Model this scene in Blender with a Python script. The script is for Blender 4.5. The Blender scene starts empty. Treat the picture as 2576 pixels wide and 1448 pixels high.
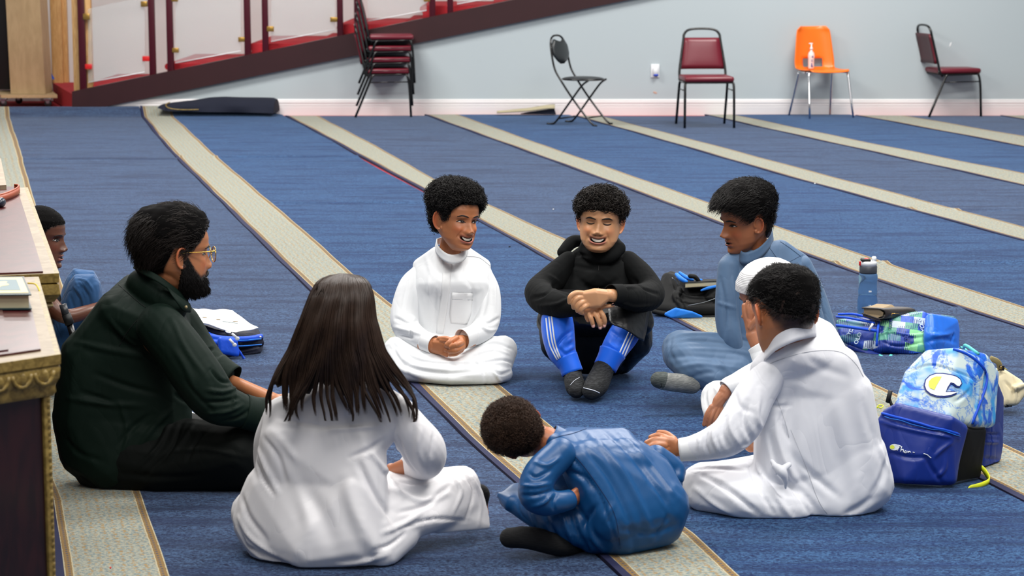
import bpy, bmesh, math, random
import numpy as np
from mathutils import Vector, Matrix
from mathutils.bvhtree import BVHTree
from math import radians as RAD, sin, cos, pi
S = bpy.context.scene
COL = S.collection
rng = np.random.default_rng(7)
random.seed(7)

# ------------------------------------------------------------------ camera
IW, IH = 2576.0, 1448.0
FPX = 5500.0
HOR = -130.0
PITCH = math.atan((IH / 2 - HOR) / FPX)
HC = 1.57
CP, SP = cos(PITCH), sin(PITCH)
KZ = FPX * HC / CP
cam_d = bpy.data.cameras.new('camera')
cam = bpy.data.objects.new('camera', cam_d)
COL.objects.link(cam)
cam.location = (0, 0, HC)
cam.rotation_euler = (pi / 2 - PITCH, 0, 0)
cam_d.sensor_width = 36.0
cam_d.lens = FPX / IW * 36.0
cam_d.dof.use_dof = True
cam_d.dof.focus_distance = 7.6
cam_d.dof.aperture_fstop = 7.5
S.camera = cam
S.view_settings.view_transform = 'Standard'
S.view_settings.look = 'None'
S.view_settings.exposure = 0.45
S.view_settings.gamma = 1.0

# ------------------------------------------------------------------ light: ceiling panels and soft daylight of the hall
w = bpy.data.worlds.new('hall_daylight')
S.world = w
w.use_nodes = True
w.node_tree.nodes['Background'].inputs[0].default_value = (0.80, 0.90, 1.0, 1)
w.node_tree.nodes['Background'].inputs[1].default_value = 0.15
def ceiling_lamp(x, y, z, sx, sy, power, col=(1.0, 0.97, 0.93)):
    l = bpy.data.lights.new('ceiling_lamp', 'AREA')
    l.shape = 'RECTANGLE'; l.size = sx; l.size_y = sy
    l.energy = power * 1.25; l.color = col
    o = bpy.data.objects.new('ceiling_lamp', l)
    COL.objects.link(o); o.location = (x, y, z)
    return o
for (lx, ly, lp) in [(-0.4, 3.4, 75), (2.4, 4.8, 105), (-2.2, 8.4, 140), (2.4, 8.4, 140),
                     (-3.0, 13.5, 170), (3.0, 13.5, 170), (-3.0, 18.2, 170), (3.0, 18.2, 170), (0, 1.0, 40)]:
    ceiling_lamp(lx, ly, 4.6, 2.4, 1.2, lp)

# ------------------------------------------------------------------ picture <-> place
def ray(x, y):
    cx = (x - IW / 2) / FPX; cy = -(y - IH / 2) / FPX
    return np.array([cx, CP + cy * SP, -SP + cy * CP])
def U(x, y, Y):
    r = ray(x, y); t = Y / r[1]
    return np.array([r[0] * t, Y, HC + r[2] * t])
def G(x, y, z=0.0):
    r = ray(x, y); t = (z - HC) / r[2]
    return np.array([r[0] * t, r[1] * t, z])
def px_m(Y):            # metres that one pixel covers at depth Y
    return Y / CP / FPX
YW = G(1288, 287)[1]     # back wall

# ------------------------------------------------------------------ tags
def tag(o, label=None, cat=None, group=None, kind=None):
    if label: o['label'] = label
    if cat: o['category'] = cat
    if group: o['group'] = group
    if kind: o['kind'] = kind
    return o
def empty(name, loc=(0, 0, 0), label=None, cat=None, group=None, rz=0.0):
    o = bpy.data.objects.new(name, None); COL.objects.link(o)
    o.location = loc; o.rotation_euler = (0, 0, rz); o.empty_display_size = 0.1
    return tag(o, label, cat, group)

# ------------------------------------------------------------------ mesh building
def cr(P, n=8):         # smooth curve through the points
    P = np.asarray(P, float)
    if len(P) < 3: 
        t = np.linspace(0, 1, n + 1)[:, None]
        return P[0] * (1 - t) + P[1] * t
    Q = np.vstack([2 * P[0] - P[1], P, 2 * P[-1] - P[-2]])
    out = []
    for i in range(1, len(Q) - 2):
        p0, p1, p2, p3 = Q[i - 1], Q[i], Q[i + 1], Q[i + 2]
        for k in range(n):
            t = k / n
            out.append(0.5 * ((2 * p1) + (-p0 + p2) * t + (2 * p0 - 5 * p1 + 4 * p2 - p3) * t * t + (-p0 + 3 * p1 - 3 * p2 + p3) * t ** 3))
    out.append(P[-1])
    return np.array(out)
class MB:
    def __init__(s): s.v = []; s.f = []; s.n = 0; s.uv = None
    def add(s, V, F):
        V = np.asarray(V, float)
        s.v.append(V); b = s.n
        s.f.extend([tuple(int(i) + b for i in f) for f in F]); s.n += len(V)
        return s
    def box(s, c, size, rz=0.0, bev=0.0, M=None):
        bm = bmesh.new(); bmesh.ops.create_cube(bm, size=1.0)
        bmesh.ops.scale(bm, vec=Vector(size), verts=bm.verts)
        if bev > 0:
            bmesh.ops.bevel(bm, geom=bm.edges[:], offset=bev, segments=2, profile=0.5, affect='EDGES')
        R = M if M is not None else Matrix.Rotation(rz, 3, 'Z')
        V = [R @ v.co + Vector(c) for v in bm.verts]
        bm.verts.index_update()
        F = [[v.index for v in f.verts] for f in bm.faces]
        bm.free(); return s.add([tuple(v) for v in V], F)
    def tube(s, P, r, seg=8, smooth=0, flat=None, cap=True, closed=False):
        # flat=(normal, factor): squeezes the section along the normal
        P = np.asarray(P, float)
        r = np.asarray(r if np.ndim(r) else [r] * len(P), float)
        if smooth:
            R = cr(np.column_stack([P, r]), smooth); P = R[:, :3]; r = np.maximum(R[:, 3], 1e-5)
        n = len(P)
        T = np.gradient(P, axis=0); T /= np.linalg.norm(T, axis=1)[:, None] + 1e-12
        if closed: T[0] = T[-1] = (T[0] + T[-1]) / np.linalg.norm(T[0] + T[-1])
        a = np.array([0, 0, 1.0]) if abs(T[0][2]) < 0.9 else np.array([1.0, 0, 0])
        if flat is not None: a = np.asarray(flat[0], float)
        N = []
        cur = a - T[0] * a.dot(T[0]); cur /= np.linalg.norm(cur)
        for i in range(n):
            if flat is not None: cur = a - T[i] * a.dot(T[i])
            else: cur = cur - T[i] * cur.dot(T[i])
            cur = cur / (np.linalg.norm(cur) + 1e-12); N.append(cur)
        N = np.array(N); B = np.cross(T, N)
        k = flat[1] if flat is not None else 1.0
        ang = np.linspace(0, 2 * pi, seg, endpoint=False)
        V = (P[:, None, :] + r[:, None, None] * (np.cos(ang)[None, :, None] * N[:, None, :] * k + np.sin(ang)[None, :, None] * B[:, None, :])).reshape(-1, 3)
        F = []
        for i in range(n - 1):
            for j in range(seg):
                j2 = (j + 1) % seg
                F.append((i * seg + j, i * seg + j2, (i + 1) * seg + j2, (i + 1) * seg + j))
        if cap:
            F.append(tuple(reversed(range(seg)))); F.append(tuple((n - 1) * seg + j for j in range(seg)))
        return s.add(V, F)
    def limb(s, P, r, seg=16, smooth=6, flat=None):   # tapered limb with round ends
        P = np.asarray(P, float); r = np.asarray(r if np.ndim(r) else [r] * len(P), float)
        R = cr(np.column_stack([P, r]), smooth) if len(P) > 1 else np.column_stack([P, r])
        Q, q = R[:, :3], np.maximum(R[:, 3], 1e-4)
        t0 = Q[0] - Q[1]; t0 /= np.linalg.norm(t0); t1 = Q[-1] - Q[-2]; t1 /= np.linalg.norm(t1)
        A, ar, Bp, br = [], [], [], []
        for a in (88, 70, 50, 30, 14):
            A.append(Q[0] + t0 * q[0] * sin(RAD(a))); ar.append(q[0] * cos(RAD(a)))
            Bp.insert(0, Q[-1] + t1 * q[-1] * sin(RAD(a))); br.insert(0, q[-1] * cos(RAD(a)))
        P2 = np.vstack([A, Q, Bp]); r2 = np.concatenate([ar, q, br])
        return s.tube(P2, r2, seg, 0, flat)
    def lathe(s, prof, seg=24, o=(0, 0, 0), M=None):
        prof = np.asarray(prof, float); n = len(prof)
        ang = np.linspace(0, 2 * pi, seg, endpoint=False)
        V = np.stack([prof[:, None, 0] * np.cos(ang), prof[:, None, 0] * np.sin(ang), np.repeat(prof[:, 1][:, None], seg, 1)], -1).reshape(-1, 3)
        if M is not None: V = V @ np.array(M).T
        V = V + np.asarray(o)
        F = []
        for i in range(n - 1):
            for j in range(seg):
                j2 = (j + 1) % seg
                F.append((i * seg + j, i * seg + j2, (i + 1) * seg + j2, (i + 1) * seg + j))
        F.append(tuple(reversed(range(seg)))); F.append(tuple((n - 1) * seg + j for j in range(seg)))
        return s.add(V, F)
    def ell(s, c, rad, M=None, n=16):
        th = np.linspace(0.04, pi - 0.04, n); prof = np.stack([np.sin(th), -np.cos(th)], 1)
        seg = 2 * n; ang = np.linspace(0, 2 * pi, seg, endpoint=False)
        V = np.stack([prof[:, None, 0] * np.cos(ang), prof[:, None, 0] * np.sin(ang), np.repeat(prof[:, 1][:, None], seg, 1)], -1).reshape(-1, 3)
        V = V * np.asarray(rad if np.ndim(rad) else [rad] * 3)
        if M is not None: V = V @ np.array(M).T
        V = V + np.asarray(c)
        F = []
        for i in range(n - 1):
            for j in range(seg):
                j2 = (j + 1) % seg
                F.append((i * seg + j, i * seg + j2, (i + 1) * seg + j2, (i + 1) * seg + j))
        F.append(tuple(reversed(range(seg)))); F.append(tuple((n - 1) * seg + j for j in range(seg)))
        return s.add(V, F)
    def hull(s, pts, rad):    # skin stretched over a set of balls
        D = []
        k = 60
        for i in range(k):
            z = 1 - 2 * (i + .5) / k; a = i * 2.39996
            D.append((math.sqrt(1 - z * z) * cos(a), math.sqrt(1 - z * z) * sin(a), z))
        D = np.array(D); bm = bmesh.new()
        rad = rad if np.ndim(rad) else [rad] * len(pts)
        for p, r in zip(pts, rad):
            for q in np.asarray(p) + D * r: bm.verts.new(q)
        res = bmesh.ops.convex_hull(bm, input=bm.verts)
        bmesh.ops.delete(bm, geom=[g for g in set(res['geom_interior'] + res['geom_unused']) if isinstance(g, bmesh.types.BMVert)], context='VERTS')
        bm.verts.index_update(); V = [tuple(v.co) for v in bm.verts]
        F = [[v.index for v in f.verts] for f in bm.faces]; bm.free()
        return s.add(V, F)
    def prism(s, poly, vec):   # outline swept along vec
        A = np.asarray(poly, float); n = len(A); B = A + np.asarray(vec, float)
        F = [tuple(range(n)), tuple(reversed(range(n, 2 * n)))]
        for i in range(n):
            j = (i + 1) % n; F.append((i, n + i, n + j, j))
        return s.add(np.vstack([A, B]), F)
    def grid(s, A):            # A: rows x cols x 3
        A = np.asarray(A, float); r, c = A.shape[:2]
        F = [(i * c + j, i * c + j + 1, (i + 1) * c + j + 1, (i + 1) * c + j) for i in range(r - 1) for j in range(c - 1)]
        return s.add(A.reshape(-1, 3), F)
    def slab(s, A, t):         # closed sheet with thickness along local normals (roughly +z/-y given by t vector or number)
        A = np.asarray(A, float); r, c = A.shape[:2]
        if np.ndim(t): off = np.broadcast_to(np.asarray(t, float), A.shape)
        else:
            du = np.gradient(A, axis=0); dv = np.gradient(A, axis=1); N = np.cross(du, dv)
            off = N / (np.linalg.norm(N, axis=2)[..., None] + 1e-12) * t
        V = np.vstack([A.reshape(-1, 3), (A + off).reshape(-1, 3)]); m = r * c; F = []
        for i in range(r - 1):
            for j in range(c - 1):
                q = (i * c + j, i * c + j + 1, (i + 1) * c + j + 1, (i + 1) * c + j)
                F.append(q[::-1]); F.append(tuple(x + m for x in q))
        E = [i for i in range(c)] + [i * c + c - 1 for i in range(1, r)] + [(r - 1) * c + j for j in range(c - 2, -1, -1)] + [i * c for i in range(r - 2, 0, -1)]
        for a, b in zip(E, E[1:] + E[:1]): F.append((a, b, b + m, a + m))
        return s.add(V, F)
    def mesh(s, name):
        me = bpy.data.meshes.new(name)
        V = np.vstack(s.v) if s.v else np.zeros((0, 3))
        me.from_pydata(V.tolist(), [], s.f); me.validate(); me.update()
        return me
    def obj(s, name, mat=None, parent=None, smooth=True, world=True, fix=False):
        me = s.mesh(name)
        o = bpy.data.objects.new(name, me); COL.objects.link(o)
        if fix:
            bm = bmesh.new(); bm.from_mesh(me); bmesh.ops.recalc_face_normals(bm, faces=bm.faces); bm.to_mesh(me); bm.free()
        if mat: me.materials.append(mat)
        if smooth: me.polygons.foreach_set('use_smooth', [True] * len(me.polygons))
        if smooth == 'auto': sharp(me)
        if parent is not None:
            o.parent = parent
            if world: o.matrix_parent_inverse = parent_world(parent).inverted()
        return o
def parent_world(p):
    m = Matrix.LocRotScale(p.location, p.rotation_euler, p.scale)
    if p.parent: m = parent_world(p.parent) @ p.matrix_parent_inverse @ m
    return m
def sharp(me, ang=38):
    try: me.set_sharp_from_angle(angle=RAD(ang))
    except Exception: pass
def copy_tree(o, parent=None, inv=None):
    c = o.copy(); COL.objects.link(c)
    if parent is not None: c.parent = parent
    for ch in o.children: copy_tree(ch, c)
    return c

# ------------------------------------------------------------------ materials
def srgb(r, g, b):
    f = lambda c: (c / 255 / 12.92) if c / 255 <= 0.04045 else ((c / 255 + 0.055) / 1.055) ** 2.4
    return (f(r), f(g), f(b), 1)
class NT:
    def __init__(s, name):
        s.m = bpy.data.materials.new(name); s.m.use_nodes = True
        s.t = s.m.node_tree; s.p = s.t.nodes['Principled BSDF']
    def n(s, typ, **kw):
        nd = s.t.nodes.new(typ)
        for k, v in kw.items():
            if k.startswith('_'): setattr(nd, k[1:], v)
        for k, v in kw.items():
            if k.startswith('_'): continue
            key = int(k[1:]) if k[0] == 'i' and k[1:].isdigit() else k.replace('__', ' ')
            s.set(nd.inputs[key], v)
        return nd
    def set(s, inp, v):
        if isinstance(v, bpy.types.NodeSocket): s.t.links.new(v, inp)
        elif isinstance(v, bpy.types.Node): s.t.links.new(v.outputs[0], inp)
        else: inp.default_value = v
    def math(s, op, a, b=0.0, c=0.0, clamp=False):
        nd = s.t.nodes.new('ShaderNodeMath'); nd.operation = op; nd.use_clamp = clamp
        s.set(nd.inputs[0], a); s.set(nd.inputs[1], b); s.set(nd.inputs[2], c); return nd.outputs[0]
    def mix(s, f, a, b, mode='MIX'):
        nd = s.t.nodes.new('ShaderNodeMix'); nd.data_type = 'RGBA'; nd.blend_type = mode
        s.set(nd.inputs[0], f); s.set(nd.inputs[6], a); s.set(nd.inputs[7], b); return nd.outputs[2]
    def step(s, x, lo, hi):
        nd = s.t.nodes.new('ShaderNodeMapRange'); nd.interpolation_type = 'SMOOTHSTEP'
        s.set(nd.inputs[0], x); nd.inputs[1].default_value = lo; nd.inputs[2].default_value = hi; return nd.outputs[0]
    def noise(s, vec, scale, detail=3.0, rough=0.5, dist=0.0):
        nd = s.n('ShaderNodeTexNoise', Scale=scale, Detail=detail, Roughness=rough, Distortion=dist)
        if vec is not None: s.set(nd.inputs['Vector'], vec)
        return nd.outputs[0]
    def vec(s, kind='Object', scale=(1, 1, 1), rot=(0, 0, 0), loc=(0, 0, 0)):
        tc = s.t.nodes.new('ShaderNodeTexCoord')
        mp = s.t.nodes.new('ShaderNodeMapping'); s.set(mp.inputs[0], tc.outputs[kind])
        mp.inputs['Scale'].default_value = scale; mp.inputs['Rotation'].default_value = rot; mp.inputs['Location'].default_value = loc
        return mp.outputs[0]
    def bump(s, h, strength=0.3, dist=0.005):
        nd = s.n('ShaderNodeBump', Strength=strength, Distance=dist, Height=h)
        s.set(s.p.inputs['Normal'], nd.outputs[0]); return nd
    def base(s, col=None, rough=None, **kw):
        if col is not None: s.set(s.p.inputs['Base Color'], col)
        if rough is not None: s.set(s.p.inputs['Roughness'], rough)
        for k, v in kw.items(): s.set(s.p.inputs[k.replace('__', ' ')], v)
        return s
def plain(name, rgb, rough=0.5, var=0.08, scale=8.0, bump=0.0, bscale=200.0, **kw):
    t = NT(name); c = srgb(*rgb); d = tuple(x * (1 - var) for x in c[:3]) + (1,); e = tuple(min(1, x * (1 + var)) for x in c[:3]) + (1,)
    v = t.vec('Object')
    t.base(t.mix(t.noise(v, scale), d, e), rough, **kw)
    if bump: t.bump(t.noise(v, bscale, 2.0), bump, 0.002)
    return t.m
# ------------------------------------------------------------------ carpet
def carpet_mat(name, dark, mid, light, tint):
    t = NT(name)
    uv = t.vec('UV')
    st = t.n('ShaderNodeMapping', Vector=uv, Scale=(1.1, 7.0, 1.0))
    big = t.noise(st.outputs[0], 1.3, 5.0, 0.62)
    st2 = t.n('ShaderNodeMapping', Vector=uv, Scale=(52.0, 150.0, 1.0))
    fine = t.noise(st2.outputs[0], 1.0, 2.5, 0.55, 0.5)
    st4 = t.n('ShaderNodeMapping', Vector=uv, Scale=(5.0, 90.0, 1.0))
    streak = t.noise(st4.outputs[0], 1.0, 2.0)
    worm = t.math('ABSOLUTE', t.math('SUBTRACT', fine, 0.5))
    wline = t.math('SUBTRACT', 1.0, t.step(worm, 0.018, 0.075))
    amount = t.step(big, 0.36, 0.56)
    f = t.math('MULTIPLY', wline, t.math('ADD', t.math('MULTIPLY', amount, 0.62), 0.30))
    base = t.mix(t.math('MULTIPLY', t.step(streak, 0.35, 0.7), 0.7), dark, mid)
    col = t.mix(f, base, light)
    t.base(col, 0.95)
    t.p.inputs['Specular IOR Level'].default_value = 0.1
    t.p.inputs['Sheen Weight'].default_value = 0.36
    t.p.inputs['Sheen Roughness'].default_value = 0.4
    t.p.inputs['Sheen Tint'].default_value = tint
    st3 = t.n('ShaderNodeMapping', Vector=uv, Scale=(260.0, 260.0, 1.0))
    t.bump(t.math('ADD', t.noise(st3.outputs[0], 1.0, 2.0), t.math('MULTIPLY', streak, 0.5)), 0.5, 0.004)
    return t.m
M = {}
M['carpet_a'] = carpet_mat('blue_carpet_with_the_pile', srgb(4, 13, 54), srgb(11, 32, 86), srgb(60, 97, 138), (0.5, 0.70, 1.0, 1))
M['carpet_b'] = carpet_mat('blue_carpet_against_the_pile', srgb(7, 13, 44), srgb(18, 31, 70), srgb(67, 93, 128), (0.68, 0.80, 1.0, 1))
def band_mat():
    t = NT('beige_carpet_border')
    uv = t.vec('UV')
    sx = t.n('ShaderNodeSeparateXYZ', Vector=uv)
    u, v = sx.outputs[0], sx.outputs[1]
    st = t.n('ShaderNodeMapping', Vector=uv, Scale=(26.0, 110.0, 1.0))
    n1 = t.noise(st.outputs[0], 1.0, 2.5, 0.6, 0.3)
    st2 = t.n('ShaderNodeMapping', Vector=uv, Scale=(24.0, 70.0, 1.0), Location=(5, 3, 0))
    n2 = t.noise(st2.outputs[0], 1.0, 2.0, 0.6)
    col = t.mix(t.step(n1, 0.44, 0.52), srgb(104, 120, 122), srgb(152, 152, 137))
    rows = t.math('SINE', t.math('MULTIPLY', u, 2 * pi * 9))
    col = t.mix(t.math('MULTIPLY', 0.85, t.step(t.math('ADD', n2, t.math('MULTIPLY', rows, 0.07)), 0.55, 0.64)), col, srgb(144, 116, 70))
    e = t.math('MINIMUM', u, t.math('SUBTRACT', 1.0, u))
    stw = t.n('ShaderNodeMapping', Vector=uv, Scale=(3.0, 55.0, 1.0))
    e = t.math('ADD', e, t.math('MULTIPLY', t.math('SUBTRACT', t.noise(stw.outputs[0], 1.0, 1.0), 0.5), 0.018))
    tt = t.math('DIVIDE', e, 0.095)
    gold = srgb(124, 97, 54); cream = srgb(172, 162, 134)
    dash = t.math('MULTIPLY', t.math('LESS_THAN', t.math('FRACT', t.math('MULTIPLY', v, 48.0)), 0.42),
                  t.math('MULTIPLY', t.math('GREATER_THAN', tt, 0.42), t.math('LESS_THAN', tt, 0.66)))
    b = t.mix(dash, gold, srgb(62, 66, 84))
    line = t.math('ADD', t.math('LESS_THAN', tt, 0.13), t.math('MULTIPLY', t.math('GREATER_THAN', tt, 0.86), t.math('LESS_THAN', tt, 1.0)), clamp=True)
    b = t.mix(line, b, cream)
    col = t.mix(t.math('LESS_THAN', tt, 1.0), col, b)
    t.base(col, 0.95)
    t.p.inputs['Specular IOR Level'].default_value = 0.1
    t.p.inputs['Sheen Weight'].default_value = 0.2
    t.p.inputs['Sheen Tint'].default_value = (1, 0.96, 0.86, 1)
    st3 = t.n('ShaderNodeMapping', Vector=uv, Scale=(60.0, 260.0, 1.0))
    t.bump(t.noise(st3.outputs[0], 1.0, 2.0), 0.5, 0.003)
    return t.m
M['band'] = band_mat()
M['carpet_edge'] = plain('navy_carpet_edge', (14, 20, 60), 0.9, 0.2, 60)
M['carpet_under'] = plain('dark_navy_carpet_fold', (6, 13, 34), 0.9, 0.4, 120, 0.5)
M['red'] = plain('red_carpet', (172, 30, 40), 0.9, 0.15, 30, 0.3, 300)
M['red2'] = M['red']
# ------------------------------------------------------------------ walls
def wall_mat(name, rgb, spots=True):
    t = NT(name); v = t.vec('Object')
    c = srgb(*rgb)
    col = t.mix(t.noise(v, 0.6, 3.0), tuple(x * 0.93 for x in c[:3]) + (1,), c)
    if spots:
        sp = t.step(t.noise(v, 5.0, 4.0, 0.7), 0.66, 0.78)
        col = t.mix(t.math('MULTIPLY', sp, 0.10), col, srgb(120, 116, 118))
    t.base(col, 0.5); t.bump(t.noise(v, 160.0, 2.0), 0.08, 0.002)
    return t.m
M['wall'] = wall_mat('pale_grey_blue_wall_paint', (180, 190, 194))
M['wall_w'] = wall_mat('white_wall_paint', (212, 208, 206), False)
M['trim'] = plain('white_baseboard_gloss', (226, 222, 222), 0.35, 0.03, 3)
M['stringer'] = plain('dark_maroon_stringer', (50, 22, 24), 0.35, 0.15, 6)
M['post'] = plain('maroon_painted_post', (66, 4, 20), 0.35, 0.1, 6)
def wood(name, a, b, sc=(1, 1, 1), rough=0.5, dist=2.0, coat=0.0):
    t = NT(name); v = t.vec('Object', scale=sc)
    n = t.noise(v, 6.0, 6.0, 0.6, dist)
    t.base(t.mix(t.step(n, 0.3, 0.7), srgb(*a), srgb(*b)), rough)
    t.p.inputs['Coat Weight'].default_value = coat; t.p.inputs['Coat Roughness'].default_value = 0.12
    t.bump(n, 0.08, 0.002); return t.m
M['pine'] = wood('pine_timber', (178, 132, 78), (214, 172, 114), (14, 14, 0.8))
M['ply'] = wood('plywood_sheet', (170, 143, 103), (184, 156, 116), (3, 3, 0.8), 0.6, 0.4)
M['ply_edge'] = wood('plywood_dolly_board', (176, 150, 108), (196, 172, 130), (2, 2, 20), 0.6)
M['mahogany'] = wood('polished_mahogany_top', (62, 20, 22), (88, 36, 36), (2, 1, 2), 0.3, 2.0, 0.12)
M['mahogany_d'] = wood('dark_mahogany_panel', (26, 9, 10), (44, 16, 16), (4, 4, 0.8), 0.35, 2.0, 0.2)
M['gold'] = wood('gilded_carved_wood', (104, 84, 34), (152, 128, 66), (8, 8, 8), 0.45, 1.0, 0.0)
M['cream_wood'] = wood('pale_cream_wood_rim', (124, 106, 82), (148, 130, 104), (3, 3, 3), 0.5, 1.0, 0.0)
M['brass'] = plain('brass_clip', (176, 138, 70), 0.3, 0.1, 20, Metallic=0.8)
M['redclip'] = plain('red_plastic_clip', (200, 24, 24), 0.4)
M['chrome'] = plain('chrome', (225, 225, 228), 0.12, 0.02, 10, Metallic=1.0)
M['steel'] = plain('galvanised_caster', (150, 156, 164), 0.3, 0.1, 10, Metallic=0.9)
M['blackmetal'] = plain('black_gloss_tube', (14, 14, 15), 0.25, 0.1, 10)
M['vinyl'] = plain('burgundy_vinyl', (104, 22, 38), 0.38, 0.06, 10, 0.05, 400)
M['vinyl_back'] = plain('dull_burgundy_vinyl_back', (66, 32, 38), 0.5, 0.06, 10)
M['black_vinyl'] = plain('black_vinyl', (40, 44, 46), 0.4, 0.05, 10)
M['orange'] = plain('orange_plastic_shell', (246, 118, 26), 0.38, 0.04, 8)
M['white_plastic'] = plain('white_plastic', (228, 230, 232), 0.35, 0.02)
M['blue_plastic'] = plain('blue_plastic', (18, 62, 190), 0.35, 0.02)
M['blue_tape'] = plain('blue_tape', (20, 90, 200), 0.5, 0.02)
M['black'] = plain('matte_black', (12, 12, 13), 0.6, 0.1)
def glass(name, rgb, rough=0.02, trans=1.0, ior=1.45, alpha=1.0):
    t = NT(name); t.base(rgb, rough); t.p.inputs['Transmission Weight'].default_value = trans
    t.p.inputs['IOR'].default_value = ior; t.p.inputs['Alpha'].default_value = alpha; return t.m
M['panel_glass'] = glass('faintly_tinted_glass_panel', (0.93, 0.95, 0.95, 1), 0.06, 0.86, 1.02)
# ------------------------------------------------------------------ red floor, walls
def slabq(name, P0, P1, mat, kind='structure'):
    c = [(a + b) / 2 for a, b in zip(P0, P1)]; s = [abs(b - a) for a, b in zip(P0, P1)]
    o = MB().box(c, s).obj(name, mat, smooth=False); tag(o, kind=kind); return o
slabq('floor', (-9, -1, -0.112), (9, 25, -0.012), M['red'])
XSTR = U(181, 269, YW)[0]                      # left end of the staircase
slabq('wall_left', (-9.1, -1, -0.112), (-9, YW + 2.1, 5.2), M['wall_w'])
slabq('wall_right', (9, -1, -0.112), (9.1, YW + 2.1, 5.2), M['wall'])
def wall_grey():
    # grey wall: everything under the stair stringer and to its right
    x0 = XSTR + 0.05
    pts = [(x0, 0, -0.012)]
    a = U(350, 224, YW); b = U(894, 112, YW)
    sl = (b[2] - a[2]) / (b[0] - a[0])
    pts = [(x0, YW, -0.012), (8.5, YW, -0.012), (8.5, YW, a[2] + (8.5 - a[0]) * sl)]
    pts.append((x0, YW, max(0.0, a[2] + (x0 - a[0]) * sl)))
    o = MB().prism(pts, (0, 0.1, 0)).obj('wall_back', M['wall'], smooth=False, fix=True)
    tag(o, kind='structure')
wall_grey()
slabq('wall_stair', (-9, YW + 2.0, -0.012), (9, YW + 2.1, 5.2), M['wall_w'])
def baseboard():
    z1 = U(1288, 249, YW)[2]
    prof = [(0, 0), (0.018, 0), (0.018, z1 * 0.50), (0.013, z1 * 0.53), (0.017, z1 * 0.56), (0.017, z1 * 0.63), (0.011, z1 * 0.67), (0.016, z1 * 0.72),
            (0.016, z1 * 0.84), (0.008, z1 * 0.88), (0.010, z1 * 0.93), (0.005, z1), (0, z1)]
    x0 = U(240, 268, YW)[0]
    poly = [(x0, YW - p, q - 0.012 if q == 0 else q) for p, q in prof]
    o = MB().prism(poly, (8.5 - x0, 0, 0)).obj('baseboard_back', M['trim'], smooth=False, fix=True)
    tag(o, kind='structure')
baseboard()

# ------------------------------------------------------------------ carpet rolls
NOI = rng.normal(size=(40, 64))
def wob(seed, y):
    k = y * 1.7 + seed * 3.1
    return 0.5 * sin(k) + 0.3 * sin(2.3 * k + seed) + 0.2 * sin(5.1 * k + 2 * seed)
def pt_sv(s, v, z=0.0):
    return G(-98 + s * v, v + HOR, z)
# per edge: (v, s) knots, s = sideways offset of the edge at depth v
BANDS = {
    0: ([(400, -0.03), (507, 0.02), (650, 0.06), (1384, 0.168), (1800, 0.162)], [(400, 0.288), (507, 0.293), (650, 0.289), (1380, 0.330), (1578, 0.333), (1800, 0.335)]),
    1: ([(385, 1.115), (420, 1.092), (470, 1.062), (530, 1.043), (690, 1.037), (852, 1.036), (1100, 1.050), (1225, 1.044), (1543, 1.065), (1800, 1.07)],
        [(385, 1.295), (420, 1.262), (530, 1.228), (820, 1.205), (1100, 1.235), (1330, 1.238), (1473, 1.251), (1578, 1.239), (1800, 1.24)]),
    2: ([(400, 1.95), (421, 1.952), (515, 1.936), (603, 1.930), (782, 1.900), (929, 1.932), (1192, 1.923), (1338, 1.942), (1800, 1.95)],
        [(400, 2.135), (419, 2.136), (584, 2.051), (731, 2.082), (1087, 2.098), (1270, 2.106), (1800, 2.12)]),
    3: ([(400, 2.80), (418, 2.80), (499, 2.80), (628, 2.779), (687, 2.768), (863, 2.779), (950, 2.815), (1800, 2.83)],
        [(400, 2.98), (418, 2.985), (576, 2.948), (694, 2.934), (767, 2.945), (900, 2.971), (1800, 2.99)]),
    4: ([(400, 3.67), (427, 3.674), (561, 3.642), (658, 3.644), (1200, 3.65)], [(400, 3.815), (427, 3.818), (627, 3.824), (700, 3.82), (1200, 3.84)]),
    5: ([(400, 4.50), (420, 4.49), (596, 4.487), (1200, 4.49)], [(400, 4.65), (420, 4.65), (566, 4.72), (1200, 4.72)]),
    6: ([(400, 5.37), (1200, 5.37)], [(400, 5.65), (1200, 5.65)]),
    7: ([(400, 6.24), (1200, 6.24)], [(400, 6.50), (1200, 6.50)]),
    8: ([(400, 7.12), (1200, 7.12)], [(400, 7.38), (1200, 7.38)]),
}
VFAR = {-1: 407, 0: 417.6, 1: 417.6, 2: 421, 3: 418.5, 4: 421, 5: 417.8, 6: 420, 7: 420, 8: 420}
SEAMS = {0: [530], 1: [524, 640], 2: [905], 3: [790], 4: [655], -1: []}
DIRV = np.array([math.tan(0.0), 1.0])
def edge_s(knots, v):
    return float(np.interp(v, [k[0] for k in knots], [k[1] for k in knots]))
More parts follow.
